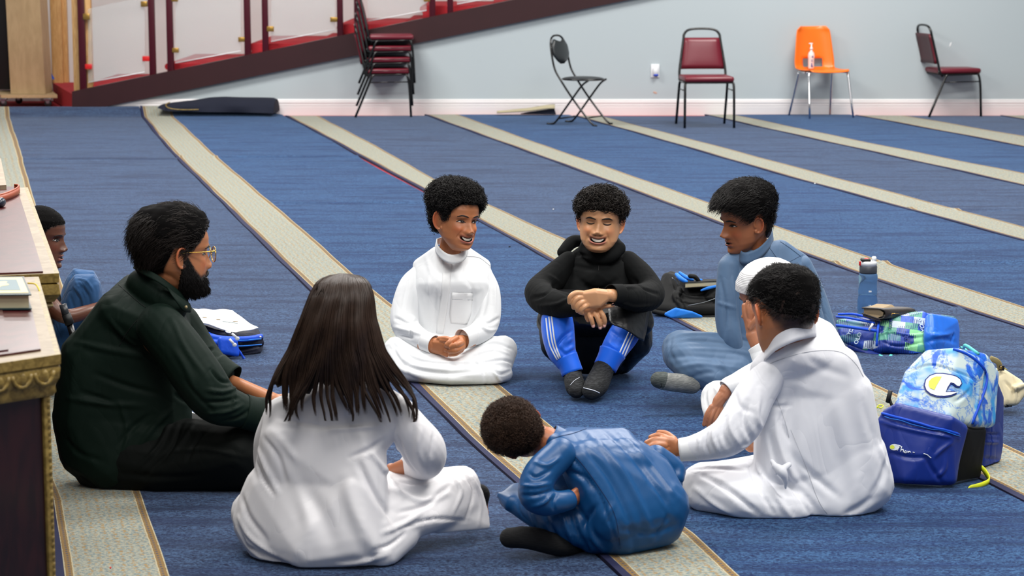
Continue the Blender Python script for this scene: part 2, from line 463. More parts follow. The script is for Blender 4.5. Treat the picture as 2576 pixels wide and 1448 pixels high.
def strip(sl, sr, v0, v1, nu, mat, name, parent, seams=(), curl=False, wobl=0.0, wobr=0.0, unorm=False, seed=0, zoff=0.0, dv=2.2):
    # v spaced evenly in depth
    y0, y1 = G(1288, v0 + HOR)[1], G(1288, v1 + HOR)[1]
    n = int(abs(y0 - y1) / 0.05) + 2
    ys = np.linspace(y1, y0, n); A = []; UV = []
    for y in ys:
        z_c = y * CP + HC * SP; v = KZ / z_c
        a = edge_s(sl, v) if callable(sl) is False else sl(v)
        b = edge_s(sr, v)
        pa, pb = pt_sv(a, v), pt_sv(b, v)
        pa = pa + [wobl * wob(seed, y), 0, 0]; pb = pb + [wobr * wob(seed + 1, y), 0, 0]
        row = []; ruv = []
        for j in range(nu + 1):
            t = j / nu; p = pa * (1 - t) + pb * t
            z = zoff
            for sv in seams:
                ysv = G(1288, sv + HOR)[1]
                z += 0.013 * math.exp(-((y - ysv - 0.012 * sin(p[0] * 6)) / 0.03) ** 2)
            z += 0.0025 * sin(p[0] * 2.1 + y * 1.3) + 0.0015 * sin(y * 4.1 + seed)
            yy = p[1]
            if curl:
                xe = U(700, 270, YW)[0]
                k = min(1, max(0, (yy - (YW - 0.42)) / 0.42)); q = min(1, max(0, (xe - p[0]) / 0.16))
                z += 0.078 * k * k * (3 - 2 * k) * q * q * (3 - 2 * q)
            row.append((p[0], yy, z))
            w = math.hypot(*(pb - pa)[:2])
            ruv.append((t if unorm else t * w + seed * 3.3, yy * 1.035 + seed * 1.7))
        A.append(row); UV.append(ruv)
    A = np.array(A); UV = np.array(UV)
    mb = MB().grid(A)
    r, c = A.shape[:2]
    # skirts so that the cloth has an edge
    for k in (0, c - 1):
        B = np.stack([A[:, k], A[:, k] * [1, 1, 0] + [0, 0, -0.012]], 1)
        mb.grid(B if k else B[:, ::-1])
    for k in (0, r - 1):
        B = np.stack([A[k], A[k] * [1, 1, 0] + [0, 0, -0.012]], 1)
        mb.grid(B if k == 0 else B[:, ::-1])
    o = mb.obj(name, mat, parent)
    me = o.data; uvl = me.uv_layers.new(name='UVMap')
    flat = UV.reshape(-1, 2); nv = r * c
    ex = np.vstack([flat, np.repeat(UV[:, 0], 2, 0), np.repeat(UV[:, -1], 2, 0), np.repeat(UV[0], 2, 0), np.repeat(UV[-1], 2, 0)])
    li = np.empty(len(me.loops), int); me.loops.foreach_get('vertex_index', li)
    uvl.data.foreach_set('uv', ex[li].astype(np.float32).ravel())
    return o
SIDES = {-1: 'under the wooden desks', 0: 'behind the man in green', 1: 'under the dark rolled end at the wall', 2: 'under the chair stack',
         3: 'under the black folding chair', 4: 'under the burgundy chair facing us', 5: 'under the orange chair', 6: 'under the sideways burgundy chair', 7: 'second from the far right corner', 8: 'in the far right corner'}
ENDS = {-1: 'a', 0: 'b', 1: 'a', 2: 'b', 3: 'a', 4: 'b', 5: 'a', 6: 'b', 7: 'a', 8: 'b'}
def roll(i):
    v1 = VFAR[i]; v0 = 5200 if i < 2 else 3000 if i < 4 else 1500
    name = 'carpet_roll'
    root = empty(name, (0, 0, 0), '%s carpet roll with beige border, %s' % ('bright blue' if ENDS[i] == 'a' else 'greyish blue', SIDES[i]), 'carpet', 'blue carpet rolls laid side by side')
    L, R = BANDS.get(i, ([(400, -4.2), (1800, -4.2)], [(400, -4.1), (1800, -4.1)]))
    nxt = BANDS.get(i + 1, ([(400, 8.0), (1200, 8.0)],))[0]
    gap = 0.030
    kv = sorted(set([k[0] for k in nxt] + [k[0] for k in R]))
    g = {2: 0.030}.get(i + 1, 0.022)
    extra = 0.0
    def nxt_edge(v):
        e = edge_s(nxt, v) - 0.019
        if i == 1 and 500 < v < 640: e -= 0.016 * min(1, (v - 500) / 30, (640 - v) / 60)
        return e
    kn = [(v, nxt_edge(v)) for v in np.linspace(390, 1800, 60)]
    mat = M['carpet_a'] if ENDS[i] == 'a' else M['carpet_b']
    strip(R, kn, v0, v1, 14, mat, 'pile_field', root, SEAMS.get(i, []), i in (0, 1), 0.0, 0.002, False, i + 2)
    if i >= 0:
        strip(L, R, v0, v1, 8, M['band'], 'beige_border', root, SEAMS.get(i, []) and [SEAMS[i][0]], i in (0, 1), 0.004, 0.004, True, i + 2, 0.0006)
        Le = [(v, s - 0.015) for v, s in L]
        strip(Le, L, v0, v1, 2, M['carpet_edge'], 'navy_edge', root, [], i in (0, 1), 0.003, 0.004, False, i + 2, 0.004)
for i in range(-1, 9): roll(i)
# ------------------------------------------------------------------ staircase behind the stringer
def stairs():
    root = empty('staircase', U(600, 268, YW), 'red carpeted staircase with a maroon slanted stringer, posts and glass panels', 'staircase')
    yf = YW - 0.05
    # stringer board
    pts = [U(181, 230, yf), U(1400, -23, yf), U(1750, -34, yf), U(285, 268.5, yf), U(181, 269, yf)]
    # straight edges
    tl = lambda x: 230 - (x - 181) * 0.2078
    bl = lambda x: 251 - (x - 350) * 0.2040
    pts = [U(181, 230, yf), U(1900, tl(1900), yf), U(1900, bl(1900), yf), U(264, 268.6, yf), U(181, 268.8, yf)]
    MB().prism(pts, (0, 0.16, 0)).obj('stringer', M['stringer'], root, smooth=False, fix=True)
    yb = YW + 1.99
    steps = [(228, 358, 185), (358, 437, 178), (437, 586, 135), (586, 645, 130), (645, 805, 89), (805, 863, 82), (863, 1024, 45), (1024, 1068, 37),
             (1068, 1240, 2), (1240, 1300, -5), (1300, 1480, -42), (1480, 1560, -50), (1560, 1800, -88)]
    for x0, x1, yt in steps:
        zt = U(600, yt, yb)[2]
        X0 = U(x0, 100, yf + 0.6)[0]; X1 = U(x1, 100, yf + 0.6)[0]
        tall = x1 - x0 > 100
        m = MB().box(((X0 + X1 + 0.02) / 2, (YW + 0.11 + yb) / 2, zt / 2 - 0.02), (X1 - X0 + 0.02, yb - YW - 0.11, zt + 0.04 - 0.005), bev=0.012)
        if tall: m.tube([(X0 + 0.005, YW + 0.12, zt - 0.035), (X0 + 0.005, yb, zt - 0.035)], 0.033, 12)
        m.obj('step', M['red'], root, smooth='auto')
    # lowest step with a slanted left end
    a = [U(131, 207, yb)[:2], U(235, 207, yb)[:2], U(240, 262, YW + 0.1)[:2], U(183, 262, YW + 0.1)[:2]]
    zt = U(150, 207, yb)[2]
    MB().prism([(p[0], p[1], 0) for p in a], (0, 0, zt)).obj('step', M['red'], root, smooth=False, fix=True)
    # posts
    def post(x0, x1, x0b, x1b, yb_, yy=YW - 0.02, w=0.05, mat='post', name='post'):
        A = U(x0b, yb_, yy); B = U(x1b, yb_, yy)
        top = U((x0 + x1) / 2, -160, yy)
        zc = top[2]
        MB().box(((A[0] + B[0]) / 2, yy + w / 2, (A[2] - 0.05 + zc) / 2), (B[0] - A[0], w, zc - A[2] + 0.05), bev=0.004).obj(name, M[mat], root, smooth='auto')
    post(0, 0, 200.5, 217.5, 226)
    for p in [(376, 392, 189), (421, 437, 181), (615, 631, 140), (660, 675, 131), (848, 863, 92), (891, 906, 84), (1080, 1095, 44), (1125, 1140, 35), (1315, 1330, -4), (1360, 1375, -14)]:
        post(0, 0, *p)
    post(0, 0, 186, 233, 226, YW + 0.06, 0.09, 'pine', 'timber_post')
    # handrail above the frame
    MB().prism([U(150, -130, YW - 0.03), U(1500, -411, YW - 0.03), U(1500, -440, YW - 0.03), U(150, -159, YW - 0.03)], (0, 0.08, 0)).obj('handrail', M['post'], root, smooth=False, fix=True)
    # glass panels
    for (xl, xr, yl) in [(222, 364, 207), (441, 606, 158), (682, 843, 104), (925, 1073, 53), (1150, 1308, 10)]:
        p = [U(xl, yl, YW), U(xr, yl - (xr - xl) * 0.185, YW), U(xr, yl - (xr - xl) * 0.185 - 190, YW), U(xl, yl - 190 + 5, YW)]
        MB().prism(p, (0, 0.010, 0)).obj('glass_panel', M['panel_glass'], root, smooth=False, fix=True)
        e = [p[0] + [0, -0.001, -0.002], p[1] + [0, -0.001, -0.002]]
        MB().tube(e, 0.004, 6).obj('glass_edge', M['white_plastic'], root)
    for (x0, x1, y0, y1, c) in [(355, 371, 3, 17, 'brass'), (210, 227, 34, 49, 'brass'), (359, 377, 141, 153.5, 'redclip'), (215, 232, 161, 173.5, 'redclip'), (432, 448, -8, 4, 'brass'),
                                (434, 450, 120, 132, 'brass'), (600, 616, 93, 105, 'brass'), (672, 689, 66, 79, 'brass'), (831, 849, 43, 55, 'brass'), (902, 918, 26, 38, 'brass'), (1066, 1082, -6, 4, 'brass')]:
        a, b = U(x0, y0, YW), U(x1, y1, YW)
        MB().box(((a[0] + b[0]) / 2, YW - 0.004, (a[2] + b[2]) / 2), (b[0] - a[0], 0.05, a[2] - b[2]), bev=0.003).obj('clip', M[c], root, smooth='auto')
stairs()

# ------------------------------------------------------------------ dark rolled carpet end and small turned-up corner
def folded_end():
    xs = np.linspace(398, 690, 40); A = []
    for k, x in enumerate(xs):
        top = np.interp(x, [398, 430, 480, 520, 560, 620, 684, 690], [263, 257, 251, 245, 243, 244.5, 246, 249])
        bot = np.interp(x, [398, 420, 500, 600, 690], [266, 274, 276, 277, 279.5])
        ya, yt = YW - 0.40, YW - 0.20
        X = U(x, bot, ya)[0]; zb = U(x, bot, ya)[2] - 0.022; zt = max(U(x, top, yt)[2], zb + 0.004); row = []
        for a in np.linspace(0, 1, 14):
            ang = a * pi
            row.append((X + 0.02 * (a - 0.5), yt - cos(ang) * 0.18 + (0.02 * sin(x * .05) if 0 < a < 1 else 0), zb + (zt - zb) * sin(ang) ** 0.7))
        A.append(row)
    r = MB().grid(np.array(A)); A = np.array(A)
    r.add(A[-1], [tuple(range(14))]); r.add(A[0], [tuple(range(13, -1, -1))])
    o = r.obj('carpet_fold', M['carpet_under']); tag(o, 'dark navy rolled-over end of blue carpet lying against the white baseboard', 'carpet')
    P = [G(430, 274) + [0, -.01, .01], U(421, 272, YW - 0.3) + [0, 0, 0], U(416, 266, YW - 0.3), U(421, 260, YW - 0.25), U(432, 258, YW - 0.24)]
    yq = YW - 0.43; P = [U(500, 275.5, yq), U(460, 276, yq), U(430, 273, yq), U(419, 268, yq), U(418, 262, yq + .08), U(427, 257, yq + .15)]
    e = MB().tube(P, 0.005, 6, 5).obj('loose_thread', M['gold'], o)
    # little corner near the folding chair
    A = []
    for x in np.linspace(1250, 1396, 16):
        top = np.interp(x, [1250, 1330, 1380, 1396], [282, 274, 265.5, 265]); lo = top + np.interp(x, [1250, 1396], [3, 9])
        a, b = U(x, lo, YW - 0.22), U(x, top, YW - 0.10)
        A.append([(a[0], a[1], a[2]), (a[0], (a[1] + b[1]) / 2, (a[2] + b[2]) / 2 + .006), (b[0], b[1], b[2])])
    c = MB().slab(np.array(A), 0.012).obj('carpet_corner', M['band'], fix=True)
    tag(c, 'turned-up navy carpet corner with beige strip at the baseboard beside the folding chair', 'carpet')
    MB().prism([U(1310, 287, YW - .2), U(1330, 283, YW - 0.2), U(1395, 274, YW - 0.2), U(1399, 288, YW - 0.2)], (0, 0.1, 0)).obj('dark_pile_side', M['carpet_under'], c, smooth=False, fix=True)
folded_end()

# ------------------------------------------------------------------ things at the left: dolly, planks
def dolly():
    yd = G(60, 268)[1]
    root = empty('dolly', G(60, 268), 'wheeled plywood dolly with a tall plywood board standing on it', 'dolly')
    zt = U(60, 248, yd)[2]
    corners = [U(2, 236, yd - .02)[:2], U(144, 236, yd - .02)[:2], U(128, 212, yd + 0.72)[:2], U(-20, 212, yd + 0.72)[:2]]
    z1 = U(60, 238, yd)[2]; z0 = U(60, 246, yd)[2]
    MB().prism([(p[0], p[1], z0) for p in corners], (0, 0, z1 - z0)).obj('base_board', M['ply_edge'], root, smooth=False, fix=True)
    # tall board
    b0, b1 = U(27, 236, yd + .08), U(114, 236, yd + .08); tz = U(60, -120, yd)[2]
    t0, t1 = U(10, -60, yd + 0.08), U(103, -60, yd + 0.08)
    zq = z1 + 0.002
    pl = [(b0[0], yd + .08, zq), (b1[0], yd + .08, zq), (t1[0] - 0.03, yd + .08, tz), (t0[0] + 0.0, yd + .08, tz)]
    MB().prism(pl, (0, 0.35, 0)).obj('upright_board', M['ply'], root, smooth=False, fix=True)
    for (x, yy) in [(8, 0.02), (120, 0.02), (133, 0.5), (20, 0.5)]:
        a = U(x, 268, yd)[0]; y = yd + yy
        q = MB().box((a, y, z0 - 0.012), (0.075, 0.06, 0.02), bev=0.004)
        for s_ in (-1, 1): q.prism([(a - 0.025, y + s_ * .018 - .002, z0 - .02), (a + 0.025, y + s_ * .018 - .002, z0 - .02), (a + 0.012, y + s_ * .018 - .002, 0.032), (a - 0.012, y + s_ * .018 - .002, 0.032)], (0, 0.004, 0))
        c = q.obj('caster', M['steel'], root, smooth='auto', fix=True)
        MB().lathe([(0.01, -0.013), (0.034, -0.013), (0.037, -0.008), (0.037, 0.008), (0.034, 0.013), (0.01, 0.013)], 20, (a, y, 0.030), M=Matrix.Rotation(pi / 2, 3, 'X')).obj('wheel', M['black'], c)
    # dark thing at the very left standing on the dolly
    p = MB().box((U(-2, 100, yd + 0.3)[0], yd + 0.62, z1 + .72), (0.13, 0.3, 1.4), bev=0.01)
    o = p.obj('speaker_case', M['black'], smooth='auto'); tag(o, 'dark upright case at the left edge standing on the plywood dolly', 'case')
dolly()
def leaning(name, label, cat, x0, x1, yb_, yy, th, mat, dx=-6):
    a, b = U(x0, yb_, yy), U(x1, yb_, yy); zt = 2.6
    k = 0.0
    pl = [(a[0], yy, a[2]), (b[0], yy, a[2]), (b[0] + 0.01, yy + .03, zt), (a[0] + 0.01, yy + .03, zt)]
    o = MB().prism(pl, (0, th, 0)).obj(name, M[mat], smooth=False, fix=True); tag(o, label, cat); return o
YB = YW + 1.99
z_step = U(150, 207, YB)[2]
def post_at(name, label, cat, x0, x1, yy, dep, mat, z0, z1):
    a, b = U(x0, 150, yy)[0], U(x1, 150, yy)[0]
    o = MB().box(((a + b) / 2, yy + dep / 2, (z0 + z1) / 2), (b - a, dep, z1 - z0), bev=0.003).obj(name, M[mat], smooth='auto')
    return tag(o, label, cat)
post_at('timber_post', 'wide pine timber standing upright against the white wall left of the stairs', 'timber', 130, 157, YB - .12, 0.10, 'pine', z_step, 2.5)
post_at('timber_post', 'narrow pine timber beside the wide one by the stairs', 'timber', 157.5, 171, YB - .06, 0.05, 'pine', z_step, 2.5)
post_at('white_panel', 'tall white panel standing between the plywood board and the pine timber', 'panel', 106, 130, YB - .10, 0.05, 'trim', z_step * 0, 2.4)
t = MB().box(U(130, 190, YB - .16), (0.02, 0.004, 0.085), M=Matrix.Rotation(RAD(-28), 3, 'Y')).obj('tape_strip', M['blue_tape'], smooth=False)
tag(t, 'small strip of blue tape at the foot of the pine timber', 'tape')

# ------------------------------------------------------------------ wall socket, marks
def socket():
    root = empty('air_freshener', U(1648, 178, YW), 'white plug-in air freshener with a blue base on the grey wall', 'air freshener')
    s = px_m(YW); c = U(1648, 178, YW)
    MB().box((c[0], YW - 0.006, c[2]), (21 * s, 0.012, 33 * s), bev=0.003).obj('wall_plate', M['white_plastic'], root, smooth='auto')
    MB().ell(U(1649.5, 178, YW - 0.02), (8 * s, 0.03, 13 * s), n=12).obj('cover', M['white_plastic'], root)
    MB().ell(U(1650, 188.5, YW - 0.024), (6.5 * s, 0.026, 3.6 * s), n=10).obj('refill', M['blue_plastic'], root)
socket()
M['scuff'] = plain('reddish_scuff', (196, 158, 142), 0.6, 0.1, 50)
for (x, y, a, b, mt, lb) in [(1648, 233, 5.5, 2.6, 'scuff', 'small reddish scuff on the grey wall below the air freshener'), (2391, 112, 2.0, 6, 'white_plastic', 'short pale scratch on the grey wall right of the sideways chair')]:
    s = px_m(YW); c = U(x, y, YW)
    o = MB().ell((c[0], YW - 0.001, c[2]), (a * s, 0.0015, b * s), M=Matrix.Rotation(RAD(20), 3, 'Y'), n=8).obj('wall_mark', M[mt]); tag(o, lb, 'mark')

# ------------------------------------------------------------------ chairs (front towards -Y)
def banquet_chair(loc, rz, label, group=None, tilt=None):
    root = empty('banquet_chair', loc, label, 'chair', group, rz)
    root.location = (0, 0, 0); root.rotation_euler = (0, 0, 0)
    k = root
    MB().box((0, -0.02, 0.455), (0.43, 0.42, 0.055), bev=0.022).obj('seat', M['vinyl'], k)
    MB().box((0, -0.02, 0.423), (0.41, 0.39, 0.016), bev=0.004).obj('seat_pan', M['black'], k, smooth='auto')
    # back cushion, tapering upwards, leaning back
    P = lambda x, z, d=0.0: (x, 0.19 + (z - 0.45) * 0.20 + d, z)
    a = MB(); A = []
    for z in np.linspace(0.53, 0.825, 8):
        wv = np.interp(z, [0.53, 0.825], [0.190, 0.155]); row = []
        for x in np.linspace(-1, 1, 9):
            row.append(P(x * wv, z, -0.022 * (1 - x ** 4 * .6) * (1 - (abs(z - .68) / .16) ** 4 * .6)))
        A.append(row)
    a.slab(np.array(A), 0.03).obj('backrest', M['vinyl'], k, fix=True)
    MB().slab(np.array(A) * [0.98, 1, 1] + [0, 0.031, 0], 0.004).obj('back_cover', M['vinyl_back'], k, fix=True)
    # frame: back hoop
    hoop = [P(-0.20, 0.40, -.02), P(-0.205, 0.46), P(-0.20, 0.55), P(-0.165, 0.80), P(-0.155, 0.86), P(-0.11, 0.90), P(0, 0.91), P(0.11, 0.90), P(0.155, 0.86), P(0.165, 0.80), P(0.20, 0.55), P(0.205, 0.46), P(0.20, 0.40, -.02)]
    MB().tube(hoop, 0.0115, 10, 4).obj('back_frame', M['blackmetal'], k)
    for s in (-1, 1):
        MB().tube([(s * 0.205, -0.19, 0.425), (s * 0.212, -0.205, 0.40), (s * 0.214, -0.22, 0.30), (s * 0.216, -0.235, 0.0)], 0.0115, 10, 3).obj('leg', M['blackmetal'], k)
        MB().tube([(s * 0.205, 0.10, 0.425), (s * 0.212, 0.13, 0.40), (s * 0.214, 0.17, 0.30), (s * 0.216, 0.29, 0.0)], 0.0115, 10, 3).obj('leg', M['blackmetal'], k)
        MB().tube([(s * 0.205, -0.19, 0.425), (s * 0.205, 0.16, 0.42), (s * 0.205, 0.20, 0.46)], 0.0105, 8, 3).obj('side_rail', M['blackmetal'], k)
        MB().tube([(s * 0.213, -0.215, 0.35), (s * 0.213, 0.152, 0.345)], 0.006, 8).obj('stretcher', M['blackmetal'], k)
    root.location = loc; root.rotation_euler = (0, 0, rz)
    return root
def foot(xa, ya, xb, yb): 
    return (G(xa, ya) + G(xb, yb)) / 2
f1 = G(1768, 322); f2 = G(1779, 311)
mid = (f1 + f2) / 2
c0 = banquet_chair((mid[0], mid[1] - 0.02, 0), RAD(4), 'burgundy vinyl banquet chair with black frame facing the camera')
c0.scale = (1.02, 1, 0.94)
c1 = copy_tree(c0)
c1['label'] = 'burgundy vinyl banquet chair standing sideways at the right by the wall'
p = foot(2322, 290, 2449, 288); c1.location = (p[0], p[1] + 0.0, 0); c1.rotation_euler = (0, 0, RAD(102)); 
base = foot(900, 290, 1034, 290)
stl = ['topmost chair of the burgundy stack by the stairs', 'second chair from the top of the burgundy stack', 'second chair from the bottom of the burgundy stack', 'bottom chair of the burgundy stack standing on the carpet']
for i in range(4):
    c = copy_tree(c0); k = 3 - i
    c['label'] = stl[k]; c['group'] = 'stacked burgundy banquet chairs'
    c.location = (base[0] + 0.012 * i + 0.01, base[1] + 0.004 * i, 0.106 * i); c.rotation_euler = (0, 0, RAD(95))

def orange_chair():
    fm = foot(2032, 299, 2147, 293); rm = foot(1975, 288, 2087, 285)
    root = empty('shell_chair', (0, 0, 0), 'orange plastic shell chair with chrome legs, hand sanitizer on its seat', 'chair')
    d = fm - rm; rz = math.atan2(d[0], -d[1])
    A = []
    for t in np.linspace(0, 1, 26):
        # centre line: front edge -> seat -> back
        if t < 0.45:
            y = -0.20 + t / 0.45 * 0.36; z = 0.445 - 0.012 * sin(pi * t / 0.45) - (0.02 if t < .03 else 0); hw = np.interp(t, [0, .1, .45], [0.19, 0.215, 0.20]); up = 0.02
        else:
            u = (t - 0.45) / 0.55; a = min(1, u / 0.25)
            y = 0.16 + 0.035 * sin(a * pi / 2) + max(0, u - .25) * 0.06; z = 0.445 + 0.05 * (1 - cos(a * pi / 2)) + max(0, u - .25) * 0.46; hw = np.interp(u, [0, .3, .85, .95, 1], [0.20, 0.205, 0.175, 0.165, 0.13]); up = 0.03
        row = []
        for x in np.linspace(-1, 1, 17):
            cup = abs(x) ** 3
            row.append((x * hw, y - (cup * 0.05 if t > .45 else 0), z + (cup * 0.012 if t < .45 else 0)))
        A.append(row)
    A = np.array(A); mb = MB()
    # leave the oval opening at the bottom of the back
    r, c = A.shape[:2]; thick = 0.006
    du = np.gradient(A, axis=0); dv = np.gradient(A, axis=1); Nn = np.cross(du, dv); Nn /= np.linalg.norm(Nn, axis=2)[..., None]
    B = A + Nn * thick; V = np.vstack([A.reshape(-1, 3), B.reshape(-1, 3)]); m = r * c; F = []
    hole = lambda i, j: 13 <= i <= 15 and 4 <= j <= 11
    for i in range(r - 1):
        for j in range(c - 1):
            if hole(i, j): continue
            q = (i * c + j, i * c + j + 1, (i + 1) * c + j + 1, (i + 1) * c + j); F.append(q[::-1]); F.append(tuple(x + m for x in q))
            for (di, dj, e0, e1) in [(-1, 0, 0, 1), (0, 1, 1, 2), (1, 0, 2, 3), (0, -1, 3, 0)]:
                ii, jj = i + di, j + dj
                if ii < 0 or jj < 0 or ii >= r - 1 or jj >= c - 1 or hole(ii, jj):
                    F.append((q[e0], q[e1], q[e1] + m, q[e0] + m))
    mb.add(V, F); o = mb.obj('shell', M['orange'], root, fix=True)
    for (x, y, bx, by, nm) in [(-0.2, -0.14, -0.225, -0.235, 1), (0.2, -0.14, 0.225, -0.235, 1), (-0.17, 0.12, -0.215, 0.235, 0), (0.17, 0.12, 0.215, 0.235, 0)]:
        MB().tube([(x * .8, y * .8, 0.425), (x, y, 0.42), (x + (bx - x) * .12, y + (by - y) * .12, 0.39), (bx, by, 0.0)], [0.010, 0.010, 0.013, 0.009], 10, 3).obj('leg', M['chrome'], root)
    MB().tube([(-0.2, -0.14, 0.42), (-0.18, 0.12, 0.42)], 0.010, 8).obj('side_rail', M['chrome'], root)
    MB().tube([(0.2, -0.14, 0.42), (0.18, 0.12, 0.42)], 0.010, 8).obj('side_rail', M['chrome'], root)
    MB().tube([(-0.18, 0.10, 0.418), (0.18, 0.10, 0.418)], 0.009, 8).obj('cross_rail', M['chrome'], root)
    mid = (fm + rm) / 2
    root.location = (mid[0], mid[1] - 0.10, 0); root.rotation_euler = (0, 0, rz); root.scale = (1, 1, 1.0)
    # sanitizer bottle
    q = U(2040, 176, mid[1] - 0.04); s = px_m(mid[1])
    M['pet'] = glass('clear_pet_bottle', (0.98, 0.94, 0.94, 1), 0.06, 0.75, 1.1)
    M['gel'] = plain('pinkish_gel', (232, 214, 208), 0.2, 0.02)
    b = empty('sanitizer_bottle', (0, 0, 0), 'clear pump bottle of hand sanitizer with a blue print on the orange chair', 'bottle')
    loc = (q[0], q[1], 0.446)
    MB().lathe([(0.002, 0), (0.024, 0), (0.027, 0.01), (0.0275, 0.03), (0.030, 0.10), (0.032, 0.125), (0.026, 0.15), (0.012, 0.168), (0.011, 0.18), (0.002, 0.18)], 24, loc).obj('bottle_body', M['gel'], b)
    MB().lathe([(0.002, 0.18), (0.014, 0.18), (0.014, 0.198), (0.006, 0.202), (0.006, 0.235), (0.002, 0.235)], 16, loc).obj('cap', M['white_plastic'], b)
    MB().box((loc[0] - 0.006, loc[1], loc[2] + 0.238), (0.036, 0.014, 0.010), bev=0.003).obj('pump', M['white_plastic'], b)
    c_ = plain('dark_blue_print', (40, 50, 140), 0.5)
    for (dx, dz, w_, h_) in [(0.008, 0.115, 0.012, 0.016), (0.004, 0.085, 0.018, 0.004), (0.004, 0.072, 0.018, 0.004), (0.002, 0.045, 0.010, 0.022), (0.004, 0.026, 0.018, 0.012)]:
        MB().box((loc[0] + dx, loc[1] - 0.0305 - 0.001 * (dz > .1), loc[2] + dz), (w_, 0.002, h_)).obj('print_mark', c_, b, smooth=False)
orange_chair()

def folding_chair():
    root = empty('folding_chair', (0, 0, 0), 'small black folding chair with a round backrest by the wall', 'chair')
    # local frame: chair faces +X (to the right), slightly to the camera; build facing -Y then turn
    H = 0.82; bk = []
    P = lambda x, z: (x, 0.16 + (z - 0.40) * 0.22, z)
    hoop = [(-0.135, -0.17, 0.02), (-0.135, -0.13, 0.06), (-0.135, 0.0, 0.24), (-0.135, 0.13, 0.42), P(-0.135, 0.52), P(-0.13, 0.68), P(-0.105, 0.765), P(-0.05, 0.805), P(0.05, 0.805), P(0.105, 0.765), P(0.13, 0.68), P(0.135, 0.52), (0.135, 0.13, 0.42), (0.135, 0.0, 0.24), (0.135, -0.13, 0.06), (0.135, -0.17, 0.02)]
    hoop[0] = (-0.135, -0.235, 0.009); hoop[1] = (-0.135, -0.18, 0.03); hoop[-1] = (0.135, -0.235, 0.009); hoop[-2] = (0.135, -0.18, 0.03)
    MB().tube(hoop, 0.009, 10, 4).obj('back_frame', M['blackmetal'], root)
    for s in (-1, 1):
        MB().tube([(s * .155, -0.16, 0.415), (s * .155, -0.10, 0.37), (s * .155, 0.0, 0.24), (s * .155, 0.15, 0.04), (s * .155, 0.20, 0.009), (s * .155, 0.245, 0.009)], 0.009, 10, 4).obj('leg', M['blackmetal'], root)
    MB().tube([(-.155, 0.13, 0.06), (.155, 0.13, 0.06)], 0.007, 8).obj('stretcher', M['blackmetal'], root)
    MB().tube([(-.135, -0.13, 0.075), (.135, -0.13, 0.075)], 0.007, 8).obj('stretcher', M['blackmetal'], root)
    MB().ell((0, -0.02, 0.425), (0.165, 0.175, 0.018), n=16).obj('seat', M['black_vinyl'], root)
    MB().tube([(0.17 * cos(a), -0.02 + 0.18 * sin(a), 0.418) for a in np.linspace(0, 2 * pi, 25)], 0.008, 8).obj('seat_ring', M['blackmetal'], root)
    A = []
    for z in np.linspace(0.57, 0.765, 12):
        u = (z - 0.57) / 0.195
        wv = 0.125 * (1 - (1 - min(1, u / 0.6)) ** 2.2) ** 0.6 + 0.01; wv = min(wv, 0.122 - max(0, u - .7) * 0.16)
        A.append([(x * wv, P(0, z)[1] - 0.018 * (1 - x * x), z + (abs(x) ** 2) * 0.008 * u - (1 - x * x) * 0.012 * u) for x in np.linspace(-1, 1, 11)])
    MB().slab(np.array(A), -0.02).obj('backrest', M['black_vinyl'], root, fix=True)
    mid = foot(1405, 312, 1520, 312); mid = (G(1405, 313) + G(1468, 318) + G(1520, 313) + G(1452, 308)) / 4
    root.location = (mid[0], mid[1], 0); root.rotation_euler = (0, 0, RAD(58)); root.scale = (1.05, 1.05, 0.98)
folding_chair()
# ------------------------------------------------------------------ figures
def fast_mesh(name, V, F, mat=None, parent=None):
    V = np.asarray(V, np.float32); F = np.asarray(F, np.int32); k = F.shape[1]
    me = bpy.data.meshes.new(name)
    me.vertices.add(len(V)); me.vertices.foreach_set('co', V.ravel())
    me.loops.add(F.size); me.loops.foreach_set('vertex_index', F.ravel())
    me.polygons.add(len(F)); me.polygons.foreach_set('loop_start', np.arange(0, F.size, k, dtype=np.int32))
    me.update(calc_edges=True); me.validate()
    me.polygons.foreach_set('use_smooth', [True] * len(me.polygons))
    o = bpy.data.objects.new(name, me); COL.objects.link(o)
    if mat: me.materials.append(mat)
    if parent is not None: 
        o.parent = parent; o.matrix_parent_inverse = parent_world(parent).inverted()
    return o
def strands(name, P, r, mat, parent, sides=3):
    # P: m x n x 3 polylines, r: m x n radii
    m, n = P.shape[:2]
    T = np.gradient(P, axis=1); T /= np.linalg.norm(T, axis=2)[..., None] + 1e-9
    a = np.array([0.31, 0.52, 0.79]); N = np.cross(T, a); N /= np.linalg.norm(N, axis=2)[..., None] + 1e-9; B = np.cross(T, N)
    ang = np.arange(sides) * 2 * pi / sides
    V = P[:, :, None, :] + r[:, :, None, None] * (np.cos(ang)[None, None, :, None] * N[:, :, None, :] + np.sin(ang)[None, None, :, None] * B[:, :, None, :])
    idx = np.arange(m * n * sides).reshape(m, n, sides)
    a0 = idx[:, :-1, :]; a1 = np.roll(idx, -1, axis=2)[:, :-1, :]; b0 = idx[:, 1:, :]; b1 = np.roll(idx, -1, axis=2)[:, 1:, :]
    F = np.stack([a0, a1, b1, b0], -1).reshape(-1, 4)
    return fast_mesh(name, V.reshape(-1, 3), F, mat, parent)
